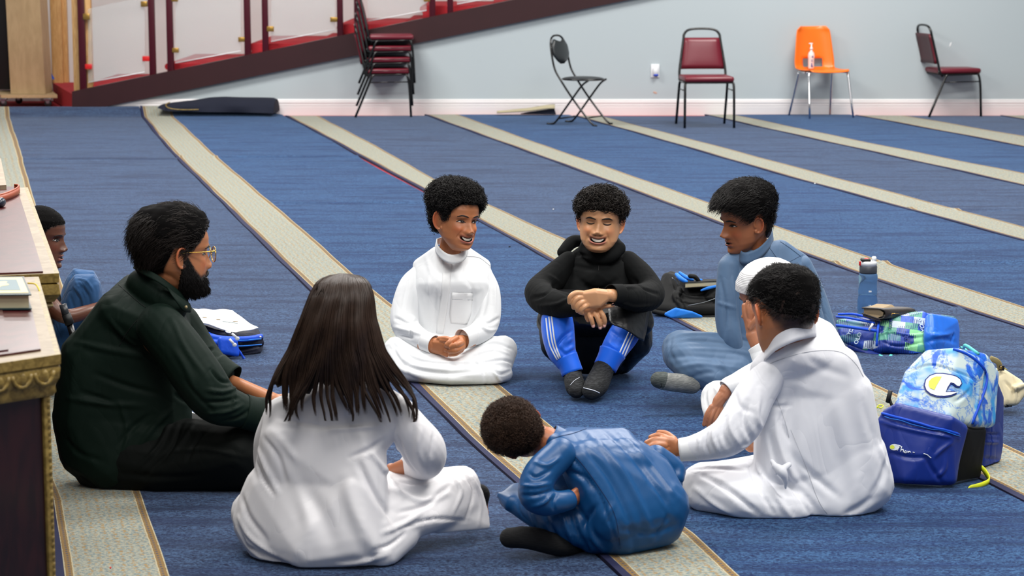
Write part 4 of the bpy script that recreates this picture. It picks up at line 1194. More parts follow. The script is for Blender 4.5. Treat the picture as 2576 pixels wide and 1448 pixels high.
def shell(mb, P, r, t=0.0025, seg=28, flat=None, smooth=4):
    """open tube with wall thickness (a cuff)"""
    P = np.asarray(P, float); R = cr(np.column_stack([P, r]), smooth)
    P, r = R[:, :3], R[:, 3]
    PP = np.vstack([P, P[::-1]]); rr = np.concatenate([r, r[::-1] - t])
    T = np.gradient(P, axis=0); T /= np.linalg.norm(T, axis=1)[:, None]; T = np.vstack([T, T[::-1]])
    a = np.array(flat[0] if flat else ((0, 0, 1.0) if abs(T[0][2]) < .9 else (1.0, 0, 0))); k = flat[1] if flat else 1.0
    N = a - T * (T @ a)[:, None]; N /= np.linalg.norm(N, axis=1)[:, None]; B = np.cross(T, N)
    ang = np.linspace(0, 2 * pi, seg, endpoint=False)
    V = PP[:, None] + rr[:, None, None] * (np.cos(ang)[None, :, None] * N[:, None] * k + np.sin(ang)[None, :, None] * B[:, None])
    n = len(PP); F = []
    for i in range(n):
        i2 = (i + 1) % n
        for j in range(seg):
            j2 = (j + 1) % seg; F.append((i * seg + j, i * seg + j2, i2 * seg + j2, i2 * seg + j))
    mb.add(V.reshape(-1, 3), F); return mb
def cuff(f, pts, name, mat, parent=None, t=0.0025, flat=None, label=None):
    o = shell(MB(), [f.P(*p[:3]) for p in pts], [p[3] * f.s for p in pts], t, flat=flat).obj(name, mat, parent or f.root, fix=True)
    if label: o['label'] = label
    return o
def collar(f, pts, hgt, mat, name='collar', lean=0.10, t=0.0025, drop=10):
    P = cr(np.array([f.P(*p) - np.array([0, 0, drop * f.s]) for p in pts] + [f.P(*pts[0]) - np.array([0, 0, drop * f.s])]), 5); A = []
    cen = P.mean(0)
    for q in np.linspace(0, 1, 5): A.append([p + (cen - p) * (lean * q) + np.array([0, 0, hgt * f.s * q]) for p in P])
    return MB().slab(np.array(A), t).obj(name, mat, f.root, fix=True)
# ------------------------------------------------------------------ boy in a white thobe, smiling, facing us
M['hair_black'] = hair_mat('black_hair', (22, 19, 18))
def boy_white():
    f = Fig(1140, 930, label='smiling boy with curly black hair in a white thobe sitting cross-legged')
    sk = skin_mat('brown_skin_a', (184, 118, 78), (170, 90, 80))
    h = dict(smile=1.0, open=0.06, ear=1.2, flare=34, jaw=0.06, nose=0.88, fade=0.06)
    Mx = head_matrix(f.P(1148, 551, -0.03), 74 * f.s, 40, 4, 6)
    spec = [('L', [(1142, 585, 0.02, 27), (1133, 625, 0.03, 28), (1135, 665, 0.05, 36)]),
            ('H', [(1085, 690, 0.06, 30), (1195, 690, 0.06, 30), (1110, 870, 0.06, 36), (1170, 870, 0.06, 36)]),
            ('L', [(1060, 690, 0.05, 22), (1022, 800, -0.02, 14), (1060, 858, -0.16, 19), (1088, 866, -0.20, 19)]),
            ('L', [(1212, 690, 0.05, 22), (1222, 800, -0.02, 14), (1190, 848, -0.17, 19), (1168, 858, -0.20, 18)]),
            # his right hand (left in the picture): back of the hand, fingers under the other hand
            ('H', [(1078, 862, -0.19, 15.0), (1080, 872, -0.19, 14.0), (1118, 864, -0.235, 13.0), (1118, 882, -0.235, 12.0)]),
            ('L', [(1112, 856, -0.24, 6.8), (1130, 858, -0.26, 6.3), (1146, 866, -0.27, 5.9)]),
            ('L', [(1116, 866, -0.24, 6.8), (1134, 872, -0.265, 6.3), (1146, 880, -0.27, 5.9)]),
            ('L', [(1116, 876, -0.24, 6.8), (1132, 884, -0.26, 6.3), (1142, 890, -0.26, 5.4)]),
            ('L', [(1108, 885, -0.235, 6.3), (1124, 892, -0.25, 5.9)]),
            ('L', [(1105, 852, -0.225, 6.8), (1122, 851, -0.25, 6.3), (1136, 855, -0.265, 5.9)]),
            # his left hand: a loose fist in front
            ('H', [(1160, 856, -0.22, 14.0), (1138, 858, -0.25, 11.0), (1158, 872, -0.25, 13.0), (1142, 876, -0.265, 12.0)]),
            ('L', [(1162, 862, -0.255, 7.2), (1150, 866, -0.29, 7.2), (1134, 872, -0.285, 6.3)]),
            ('L', [(1163, 872, -0.255, 7.2), (1148, 880, -0.29, 7.2), (1132, 883, -0.28, 6.3)]),
            ('L', [(1160, 880, -0.25, 6.8), (1146, 889, -0.28, 6.3), (1132, 891, -0.27, 5.9)]),
            ('L', [(1148, 850, -0.245, 7.2), (1134, 858, -0.275, 6.8), (1124, 866, -0.28, 5.9)]),
            ('L', [(1100, 900, 0.0, 26.0), (1020, 915, -0.15, 22.0)]), ('L', [(1180, 900, 0.0, 26.0), (1250, 915, -0.15, 22.0)])]
    b = person_body(f, spec, sk, [(Mx, h)], voxel=0.0019, smooth=2)
    eyes(b, Mx, 0.028, 0.035); brows(b, Mx, 0.19, 0.027); teeth(b, Mx, h)
    tfn = lambda V: 0.03 + 0.19 * smooth01(V[:, 2], 0.2, 0.5) + 0.13 * smooth01(V[:, 2], 0.4, 0.9) - 0.09 * smooth01(-V[:, 1], 0.3, 0.7) + 0.1 * smooth01(V[:, 1], 0.2, 0.6)
    mb, _, _ = hair_cap(f, Mx, h, M['hair_black'], tfn=tfn, lump=0.03)
    hc = mb.obj('hair', M['scalp'], f.root)
    curls(f, Mx, h, M['hair_black'], 4600, tfn=lambda V: tfn(V) - 0.02, rad=(0.035, 0.060), length=(0.07, 0.20), turns=(1.0, 2.0), thick=0.0105, parent=hc, margin=0.0)
    # thobe
    th = [('H', [(1058, 668, 0.06, 20), (1216, 668, 0.06, 20), (1100, 640, 0.05, 22), (1170, 640, 0.05, 22), (1075, 720, 0.01, 34), (1200, 720, 0.01, 34), (1110, 720, -0.03, 36), (1165, 720, -0.03, 36)]),
          ('H', [(1078, 720, 0.01, 36), (1198, 720, 0.01, 36), (1082, 860, 0.0, 40), (1186, 860, 0.0, 40), (1135, 850, -0.02, 36), (1135, 740, -0.03, 36)]),
          ('H', [(1100, 900, 0.04, 36), (1180, 900, 0.04, 36), (1010, 878, -0.06, 38), (1262, 880, -0.06, 36), (1135, 915, -0.10, 26)]),
          ('H', [(1000, 885, -0.10, 40), (1022, 925, -0.20, 34), (1135, 934, -0.25, 28), (1115, 905, -0.12, 22)]),
          ('H', [(1265, 880, -0.10, 38), (1255, 925, -0.20, 32), (1135, 934, -0.25, 28), (1150, 905, -0.12, 22)]),
          ('H', [(1030, 932, -0.22, 28), (1135, 944, -0.29, 25), (1245, 946, -0.26, 24), (1270, 940, -0.22, 20)])]
    folds = [([(1100, 700), (1092, 770), (1100, 840)], 8, -3.0), ([(1185, 700), (1190, 780), (1170, 835)], 9, -3.5), ([(1080, 690), (1078, 760)], 8, 2.5),
             ([(985, 850), (1040, 895), (1110, 912), (1200, 908)], 8, 6), ([(975, 870), (1030, 922), (1120, 938), (1200, 932)], 8, -5), ([(1000, 925), (1080, 952), (1180, 957)], 8, 4),
             ([(1180, 878), (1240, 862), (1290, 878)], 6, -4), ([(1195, 890), (1240, 880), (1280, 890)], 5, 3), ([(1200, 915), (1260, 905), (1295, 915)], 6, -4), ([(1235, 925), (1262, 940), (1290, 930)], 4.5, -7), ([(1240, 932), (1262, 962)], 4.5, 5),
             ([(1185, 905), (1215, 930), (1222, 965)], 6, -4), ([(1070, 640), (1090, 700)], 8, 2), ([(990, 860), (1000, 900), (1030, 940)], 7, -3)]
    o = f.cloth('thobe', th, M['white_thobe'], 0.005, 5, folds, noise=0.0012)
    s1 = [('L', [(1056, 682, 0.05, 20), (1034, 722, 0.03, 32), (1018, 790, -0.02, 36), (1024, 826, -0.07, 34), (1052, 848, -0.14, 27), (1078, 862, -0.18, 24)])]
    f.cloth('sleeve', s1, M['white_thobe'], 0.005, 3, [([(995, 800), (1030, 812), (1062, 800)], 6, -7), ([(992, 822), (1030, 832), (1068, 842)], 6, 5), ([(1000, 842), (1040, 850)], 5, -5), ([(1075, 812), (1050, 818), (1030, 845)], 5, 5), ([(1030, 680), (1018, 740), (1010, 790)], 6, -3), ([(1048, 700), (1050, 780)], 6, 3)], noise=0.001)
    s2 = [('L', [(1218, 684, 0.05, 20), (1226, 732, 0.03, 32), (1226, 795, -0.02, 34), (1216, 826, -0.07, 31), (1194, 842, -0.15, 26), (1180, 846, -0.18, 24)])]
    f.cloth('sleeve', s2, M['white_thobe'], 0.005, 3, [([(1205, 800), (1230, 812), (1256, 800)], 6, -6), ([(1195, 812), (1225, 830), (1250, 828)], 5, 5), ([(1230, 690), (1222, 760), (1212, 800)], 6, -3), ([(1245, 700), (1246, 780)], 6, 3)], noise=0.001)
    cuff(f, [(1070, 858, -0.175, 25), (1084, 863, -0.195, 24), (1092, 866, -0.205, 24)], 'cuff', M['white_placket'])
    cuff(f, [(1186, 845, -0.175, 25), (1172, 850, -0.20, 25), (1162, 853, -0.215, 26)], 'cuff', M['white_placket'])
    collar(f, [(1094, 608, 0.06), (1097, 627, -0.02), (1118, 647, -0.075), (1142, 653, -0.085), (1168, 644, -0.06), (1177, 624, 0.0), (1172, 606, 0.07), (1140, 596, 0.12)], 20, M['white_placket'])
    f.patch(o, [[(1115, 652), (1138, 655)], [(1110, 740), (1130, 740)], [(1098, 836), (1116, 838)]], 'placket', M['white_placket'], 0.0008, 0.002, 4, 16)
    f.patch(o, [[(1136, 735), (1190, 737)], [(1131, 790), (1185, 790)], [(1134, 812), (1174, 816)]], 'chest_pocket', M['white_placket'], 0.0006, 0.0016, 8, 10)
    f.line(o, [(1137, 752), (1189, 754)], 'pocket_seam', M['seam_white'], 0.7, off=0.002)
    f.line(o, [(1173, 645), (1205, 648), (1232, 668)], 'shoulder_seam', M['seam_white'], 0.5)
    return f
boy_white()
# ------------------------------------------------------------------ boy in a black hoodie, knees up
M['hoodie'] = fabric('black_fleece', (11, 13, 14), 0.9, sheen=0.0, crease=0.15, spec=0.2)
M['black_shell'] = fabric('black_shell_jacket', (14, 14, 16), 0.42, sheen=0.0, crease=0.14, spec=0.5, cs=14)
M['blue_track'] = fabric('bright_blue_track_pants', (2, 102, 236), 0.55, sheen=0.2, crease=0.12, spec=0.4)
M['stripe_white'] = plain('white_stripe', (222, 226, 236), 0.6)
def sock_mat(name, a, b):
    t = NT(name); v = t.vec('Object', scale=(1, 1, 1))
    n = t.noise(t.vec('Object', scale=(60, 60, 420)), 1.0, 2.0)
    t.base(t.mix(t.step(n, 0.4, 0.65), srgb(*a), srgb(*b)), 0.9); t.bump(n, 0.6, 0.002); return t.m
M['sock_dark'] = sock_mat('charcoal_knit_sock', (20, 21, 23), (46, 48, 50))
M['sock_grey'] = sock_mat('grey_knit_sock', (112, 114, 112), (140, 142, 138))
M['sock_toe'] = sock_mat('dark_grey_sock_toe', (62, 68, 66), (84, 90, 88))
M['sock_black'] = sock_mat('black_sock', (9, 9, 10), (16, 16, 18))
def boy_black():
    f = Fig(1490, 945, label='laughing boy in a black hoodie and blue track pants hugging his knees')
    sk = skin_mat('tan_skin_b', (204, 150, 108), (178, 98, 90))
    h = dict(smile=1.0, open=0.06, ear=1.15, flare=34, fade=0.05, wide=1.05, jaw=0.10, nose=0.85, nosew=1.1, line=[(0, 0.46), (30, 0.44), (48, 0.34), (60, 0.26), (72, 0.12), (82, 0.0), (92, 0.24), (108, 0.22), (118, -0.10), (135, -0.42), (180, -0.50)])
    Mx = head_matrix(f.P(1510, 558, -0.04), 73 * f.s, -7, -2, 3)
    F_ = lambda *p: ('L', list(p))
    spec = [('L', [(1510, 590, 0.03, 28), (1508, 640, 0.05, 30), (1505, 690, 0.07, 34)]),
            ('H', [(1450, 700, 0.08, 26), (1560, 700, 0.08, 26), (1480, 840, 0.08, 30), (1530, 840, 0.08, 30)]),
            ('L', [(1430, 680, 0.05, 22), (1352, 745, -0.12, 20), (1440, 768, -0.34, 17), (1470, 778, -0.385, 15)]),
            ('L', [(1580, 680, 0.05, 22), (1640, 745, -0.12, 20), (1560, 744, -0.38, 17), (1530, 742, -0.42, 15)]),
            # his left hand, lying on top
            ('H', [(1528, 742, -0.42, 14.0), (1498, 738, -0.435, 13.0), (1466, 742, -0.44, 10.0), (1478, 768, -0.44, 7.6), (1505, 762, -0.435, 12.0)]),
            F_((1468, 738, -0.44, 7.1), (1448, 737, -0.455, 6.7), (1435, 746, -0.46, 6.3), (1433, 760, -0.455, 5.5)),
            F_((1470, 748, -0.44, 7.1), (1452, 750, -0.46, 6.7), (1443, 762, -0.462, 6.3), (1443, 773, -0.455, 5.5)),
            F_((1476, 757, -0.44, 7.1), (1461, 762, -0.46, 6.7), (1452, 772, -0.462, 6.1), (1453, 782, -0.455, 5.3)),
            F_((1482, 766, -0.44, 6.7), (1471, 771, -0.46, 6.3), (1463, 779, -0.462, 5.7), (1464, 787, -0.455, 5.0)),
            F_((1520, 752, -0.42, 7.6), (1498, 768, -0.415, 6.7), (1482, 776, -0.41, 5.9)),
            # his right hand, fingers hanging
            ('H', [(1472, 779, -0.40, 12.0), (1486, 780, -0.405, 12.0), (1506, 776, -0.40, 10.0), (1486, 787, -0.41, 7.6), (1510, 784, -0.405, 6.7)]),
            F_((1482, 784, -0.41, 6.3), (1486, 798, -0.425, 6.0), (1490, 810, -0.425, 5.7), (1492.5, 820, -0.42, 4.9)),
            F_((1494, 782, -0.41, 6.6), (1502, 796, -0.428, 6.2), (1508, 812, -0.43, 5.9), (1510, 824, -0.42, 5.0)),
            F_((1506, 780, -0.41, 6.6), (1516, 791, -0.43, 6.2), (1521, 806, -0.43, 5.9), (1520, 819, -0.42, 5.0)),
            F_((1508, 772, -0.40, 6.7), (1522, 770, -0.41, 5.5), (1534, 769, -0.415, 5.0), (1543, 768, -0.415, 4.2)),
            F_((1476, 786, -0.405, 5.9), (1476, 797, -0.41, 5.5), (1479, 806, -0.41, 4.6)),
            ('L', [(1470, 900, 0.05, 28.0), (1395, 800, -0.22, 26.0), (1437, 925, -0.30, 20.0)]),
            ('L', [(1530, 900, 0.05, 28.0), (1590, 810, -0.22, 26.0), (1532, 915, -0.30, 20.0)])]
    b = person_body(f, spec, sk, [(Mx, h)], voxel=0.0019, smooth=2)
    eyes(b, Mx, 0.0); brows(b, Mx, 0.16, 0.032); teeth(b, Mx, h)
    # nails
    for (x, y, d) in [(1493, 821, 0), (1510, 825, 0), (1520.5, 820, 0), (1542.5, 768, 0)]:
        bv = bvh_of_obj(b); q, n = cast(bv, x, y - 2)
        if q is not None: MB().ell(np.array(q) + np.array(n) * 0.0002, (3.6 * f.s, 0.0014, 4.6 * f.s), n=6).obj('fingernail', M['nail'], b.parent)
    tfn = lambda V: 0.02 + 0.15 * smooth01(V[:, 2], 0.15, 0.5) + 0.03 * smooth01(V[:, 2], 0.5, 0.9) - 0.05 * smooth01(-V[:, 1], 0.4, 0.7)
    mb, _, _ = hair_cap(f, Mx, h, M['hair_black'], tfn=tfn, lump=0.03); hc = mb.obj('hair', M['scalp'], f.root)
    curls(f, Mx, h, M['hair_brown'], 3200, tfn=lambda V: tfn(V) - 0.02, rad=(0.05, 0.10), length=(0.05, 0.18), turns=(0.5, 1.2), thick=0.012, seed=4, parent=hc, margin=0.0, pts=14, droop=0.35)
    # track pants
    P1 = f.cloth('track_pants', [('L', [(1410, 820, -0.19, 34), (1402, 802, -0.24, 40), (1404, 840, -0.28, 40), (1412, 880, -0.31, 36), (1424, 904, -0.325, 30)]),
                                 ('L', [(1580, 822, -0.19, 32), (1584, 808, -0.24, 36), (1570, 840, -0.28, 38), (1550, 872, -0.31, 34), (1540, 892, -0.325, 31)])],
                 M['blue_track'], 0.0045, 4, [([(1440, 830), (1415, 850), (1395, 878)], 6, -5), ([(1445, 870), (1420, 885)], 6, 4), ([(1440, 850), (1425, 862)], 5, 3), ([(1400, 870), (1425, 895)], 5, -4), ([(1535, 830), (1560, 850)], 6, -3), ([(1530, 860), (1555, 880)], 6, 3)], noise=0.0012)
    cuff(f, [(1424, 900, -0.325, 30), (1432, 916, -0.335, 27), (1440, 938, -0.345, 27)], 'ribbed_cuff', M['blue_track'])
    cuff(f, [(1541, 886, -0.325, 34), (1533, 902, -0.335, 30), (1522, 924, -0.345, 29)], 'ribbed_cuff', M['blue_track'])
    for dx in (0, 8, 15):
        f.line(P1, [(1374 + dx * 0.9, 800 - dx * .4), (1378 + dx, 840), (1385 + dx * 0.95, 872), (1402 + dx * .5, 905 - dx * .4)], 'white_stripe', M['stripe_white'], 2.1)
        f.line(P1, [(1582 + dx * 0.9, 836 + dx * .4), (1570 + dx, 862), (1556 + dx * .9, 892 + dx * .4)], 'white_stripe', M['stripe_white'], 2.1)
    # socks
    s1 = f.cloth('sock', [('L', [(1440, 925, -0.33, 21), (1442, 950, -0.36, 23), (1448, 972, -0.42, 25), (1450, 982, -0.45, 19)])], M['sock_dark'], 0.004, 3)
    s2 = f.cloth('sock', [('L', [(1528, 905, -0.33, 25), (1514, 938, -0.37, 27), (1500, 968, -0.43, 29), (1488, 982, -0.48, 23)])], M['sock_dark'], 0.004, 3)
    f.line(s2, [(1468, 975), (1480, 978), (1495, 982), (1508, 988)], 'white_lettering', M['stripe_white'], 1.1)
    f.line(s1, [(1434, 969), (1445, 957), (1458, 949)], 'white_lettering', M['stripe_white'], 0.7)
    # shell jacket / lap and hips
    f.cloth('jacket_skirt', [('H', [(1400, 760, -0.10, 34), (1600, 765, -0.10, 34), (1385, 810, -0.14, 36), (1612, 810, -0.14, 34), (1440, 800, -0.24, 22), (1560, 800, -0.26, 22)]),
                             ('H', [(1392, 800, -0.08, 40), (1400, 868, -0.05, 40), (1440, 900, 0.05, 44), (1460, 800, 0.0, 40)]),
                             ('H', [(1602, 800, -0.10, 38), (1598, 860, -0.06, 44), (1556, 900, 0.05, 44), (1530, 800, 0.0, 40)]),
                             ('H', [(1450, 900, 0.0, 40), (1540, 905, 0.0, 40), (1490, 850, 0.02, 40)]),
                             ('H', [(1440, 800, -0.10, 34), (1545, 800, -0.10, 34), (1455, 900, -0.06, 34), (1535, 900, -0.06, 34)])],
            M['black_shell'], 0.005, 4, [([(1550, 800), (1590, 820), (1620, 850)], 7, -4), ([(1600, 790), (1610, 850)], 6, 4), ([(1365, 800), (1370, 860)], 8, 4), ([(1625, 790), (1620, 870)], 8, -4)], noise=0.0015)
    for nm, rows in (('jacket_flap', [[(1530, 776, -0.33), (1575, 768, -0.31), (1636, 770, -0.23)], [(1534, 806, -0.385), (1580, 815, -0.37), (1628, 825, -0.28)], [(1546, 816, -0.395), (1590, 838, -0.38), (1620, 858, -0.30)]]),
                     ('jacket_flap', [[(1440, 780, -0.35), (1480, 782, -0.37), (1530, 786, -0.36)], [(1446, 800, -0.36), (1485, 804, -0.375), (1528, 808, -0.37)], [(1458, 814, -0.365), (1495, 822, -0.375), (1524, 827, -0.375)]])):
        A = np.array([cr([f.P(*p) for p in r], 6) for r in rows]); A = np.array([cr(A[:, j], 5) for j in range(A.shape[1])])
        A += 0.003 * np.sin(np.arange(A.shape[0])[:, None, None] * 0.5) * np.array([0, 1, 0.5])
        MB().slab(A, 0.004).obj(nm, M['black_shell'], f.root, fix=True)
    f.cloth('hoodie', [('H', [(1440, 668, 0.05, 30), (1575, 668, 0.05, 30), (1470, 640, 0.05, 26), (1545, 640, 0.05, 26), (1440, 730, 0.02, 40), (1570, 730, 0.02, 40), (1505, 700, -0.03, 40)]),
                       ('H', [(1440, 720, 0.02, 44), (1570, 720, 0.02, 44), (1430, 800, -0.02, 44), (1585, 800, -0.02, 44), (1505, 790, -0.08, 44)]),
                       ('L', [(1474, 628, 0.0, 20), (1496, 646, -0.045, 18), (1528, 646, -0.045, 18), (1556, 624, -0.01, 18)]),
                       ('L', [(1552, 618, 0.0, 16), (1530, 606, 0.09, 22), (1490, 606, 0.09, 22), (1472, 620, 0.0, 16)]),
                       ('L', [(1415, 634, 0.08, 14), (1440, 608, 0.12, 17), (1466, 605, 0.12, 15)])],
            M['hoodie'], 0.005, 4, [([(1415, 650), (1450, 640), (1480, 645)], 6, -4), ([(1430, 665), (1480, 675), (1505, 680)], 7, -4), ([(1595, 650), (1560, 655), (1535, 670)], 7, -4), ([(1505, 660), (1505, 720)], 3, -2), ([(1440, 690), (1500, 730), (1560, 700)], 10, -4)], noise=0.002)
    f.cloth('hoodie_sleeve', [('L', [(1432, 660, 0.04, 30), (1390, 700, -0.03, 35), (1357, 735, -0.12, 38), (1385, 762, -0.24, 37), (1430, 767, -0.33, 29), (1456, 774, -0.36, 22)])], M['hoodie'], 0.005, 4,
            [([(1335, 750), (1370, 740), (1400, 715)], 7, -5), ([(1350, 770), (1400, 765), (1440, 745)], 6, 4), ([(1380, 690), (1420, 720)], 8, 3), ([(1400, 730), (1440, 745), (1480, 752)], 5, -4)], noise=0.0015)
    f.cloth('hoodie_sleeve', [('L', [(1580, 660, 0.04, 30), (1613, 695, -0.03, 34), (1636, 738, -0.12, 37), (1610, 750, -0.26, 36), (1570, 744, -0.37, 29), (1556, 742, -0.39, 24)])], M['hoodie'], 0.005, 4,
            [([(1660, 740), (1620, 725), (1590, 700)], 7, -5), ([(1640, 770), (1590, 770), (1550, 752)], 6, 4), ([(1600, 720), (1560, 725)], 6, 3)], noise=0.0015)
    cuff(f, [(1562, 742, -0.385, 27), (1548, 741, -0.40, 26), (1536, 741, -0.415, 25)], 'hoodie_cuff', M['hoodie'])
    MB().tube([f.P(1506, 668, -0.065), f.P(1505, 720, -0.075), f.P(1505, 742, -0.10)], 1.2 * f.s, 6).obj('zipper', M['black'], f.root)
M['nail'] = plain('pink_nail', (226, 170, 158), 0.3)
M['hair_brown'] = hair_mat('dark_brown_hair', (30, 24, 20))
boy_black()
# ------------------------------------------------------------------ boy in a slate-blue thobe, in profile
M['slate'] = fabric('slate_blue_thobe', (78, 106, 138), 0.6, sheen=0.15, crease=0.16, spec=0.4)
def boy_slate():
    f = Fig(1920, 1000, label='boy with thick black hair in a slate-blue thobe looking left')
    sk = skin_mat('brown_skin_c', (156, 94, 58), (120, 60, 50))
    h = dict(ear=1.0, flare=24, fade=0.05, line=[(0, 0.50), (30, 0.48), (50, 0.40), (66, 0.28), (78, 0.10), (86, 0.12), (94, 0.30), (112, 0.26), (124, -0.05), (140, -0.38), (180, -0.45)])
    Mx = head_matrix(f.P(1876, 553, 0.0), 79 * f.s, -68, 12, 4)
    spec = [('L', [(1892, 590, 0.02, 34), (1902, 635, 0.03, 34), (1915, 680, 0.04, 42)]),
            ('H', [(1855, 700, 0.04, 34), (2000, 700, 0.06, 34), (1880, 880, 0.0, 40), (2020, 890, 0.0, 44)]),
            ('L', [(1842, 690, 0.0, 20), (1838, 830, -0.05, 18), (1850, 870, -0.1, 14)]),
            ('L', [(1990, 900, 0.0, 34), (1720, 885, -0.12, 28), (1750, 950, -0.20, 12), (1710, 962, -0.25, 10)])]
    b = person_body(f, spec, sk, [(Mx, h)])
    eyes(b, Mx, 0.024, -0.02); brows(b, Mx, 0.17, 0.030)
    tfn = lambda V: 0.04 + 0.14 * smooth01(V[:, 2], 0.1, 0.45) + 0.14 * smooth01(V[:, 2], 0.35, 0.8) + 0.08 * smooth01(-V[:, 1], 0.2, 0.7) * smooth01(V[:, 2], 0.3, 0.5)
    mb, _, _ = hair_cap(f, Mx, h, M['hair_black'], tfn=tfn, lump=0.025); hc = mb.obj('hair', M['scalp'], f.root)
    comb = lambda P: np.stack([0.25 * np.sin(P[:, 2] * 7), -0.9 * np.ones(len(P)), -0.1 + 0 * P[:, 0]], 1)
    tufts(f, Mx, h, M['hair_black'], 8000, tfn=lambda V: tfn(V) - 0.02, length=(0.12, 0.30), comb=comb, up=0.5, thick=0.009, seed=6, parent=hc, grav=0.3, wave=0.04)
    tho = [('H', [(1838, 665, 0.0, 28), (1865, 645, 0.0, 24), (1965, 625, 0.04, 24), (2012, 662, 0.06, 28), (1850, 720, -0.02, 38), (2015, 730, 0.02, 40)]),
           ('H', [(1848, 720, -0.02, 40), (2018, 740, 0.02, 42), (1862, 860, -0.02, 50), (2050, 900, 0.0, 50)]),
           ('H', [(1860, 860, -0.02, 50), (2050, 900, 0.0, 60), (1990, 945, 0.0, 60)]),
           ('H', [(1712, 876, -0.12, 48), (1780, 876, -0.05, 40), (1960, 900, 0.0, 50), (1960, 960, -0.02, 50), (1730, 900, -0.14, 44)]),
           ('H', [(1712, 890, -0.15, 46), (1742, 930, -0.22, 36), (1790, 955, -0.22, 34), (1850, 930, -0.12, 40)]),
           ('H', [(1776, 955, -0.22, 26), (1850, 965, -0.18, 26), (1800, 930, -0.2, 30)])]
    folds = [([(1885, 655), (1882, 720), (1888, 800), (1905, 860)], 7, -2.6), ([(1930, 700), (1925, 780), (1930, 850)], 10, -3.2), ([(1960, 700), (1975, 780), (1980, 850)], 10, 2.6), ([(1860, 720), (1862, 800), (1870, 860)], 10, 2.6),
             ([(1680, 850), (1740, 838), (1850, 845), (1900, 860)], 8, 2.6), ([(1690, 862), (1760, 856), (1880, 870)], 8, -3.2), ([(1700, 880), (1790, 878), (1900, 890)], 8, 2.6), ([(1680, 900), (1750, 895), (1860, 905)], 9, -3.2),
             ([(1700, 925), (1760, 915), (1860, 925)], 8, 2.6), ([(1730, 955), (1765, 940), (1800, 935)], 8, -3.2), ([(1690, 845), (1685, 880), (1700, 915)], 7, -2.6)]
    o = f.cloth('thobe', tho, M['slate'], 0.005, 5, folds, noise=0.0015)
    f.cloth('sleeve', [('L', [(1836, 672, -0.02, 30), (1832, 740, -0.05, 32), (1830, 800, -0.07, 30), (1838, 850, -0.09, 28), (1850, 900, -0.08, 26)])], M['slate'], 0.005, 4, [([(1812, 700), (1825, 780), (1822, 850)], 7, -5), ([(1845, 700), (1850, 800)], 6, 4), ([(1805, 760), (1850, 775)], 6, 3)], noise=0.0015)
    f.cloth('sleeve', [('L', [(2014, 668, 0.05, 30), (2042, 740, 0.05, 34), (2062, 800, 0.03, 34), (2080, 870, 0.0, 32)])], M['slate'], 0.005, 4, [([(2030, 680), (2060, 760), (2080, 820)], 7, -5), ([(2010, 700), (2030, 780)], 7, 4)], noise=0.0015)
    collar(f, [(1858, 634, -0.02), (1862, 650, -0.05), (1880, 652, -0.07), (1910, 640, -0.05), (1938, 612, 0.0), (1946, 588, 0.05), (1925, 590, 0.10), (1885, 608, 0.08)], 26, M['slate'], lean=0.08)
    f.line(o, [(1948, 598), (1985, 622), (2015, 645)], 'shoulder_seam', M['slate_d'], 0.7)
    f.line(o, [(1935, 622), (1970, 660), (2020, 640)], 'yoke_seam', M['slate_d'], 0.7)
    sk_ = f.cloth('sock', [('L', [(1668, 958, -0.27, 22), (1700, 962, -0.265, 23), (1740, 966, -0.24, 24)])], M['sock_grey'], 0.004, 3)
    f.cloth('sock_toe', [('L', [(1657, 955, -0.272, 20.5), (1668, 957, -0.27, 22.8)])], M['sock_toe'], 0.003, 2)
    f.line(sk_, [(1664, 942), (1661, 955), (1664, 968), (1662, 974)], 'dark_lettering', M['black'], 0.9)
M['slate_d'] = plain('slate_seam', (70, 92, 122), 0.8)
boy_slate()
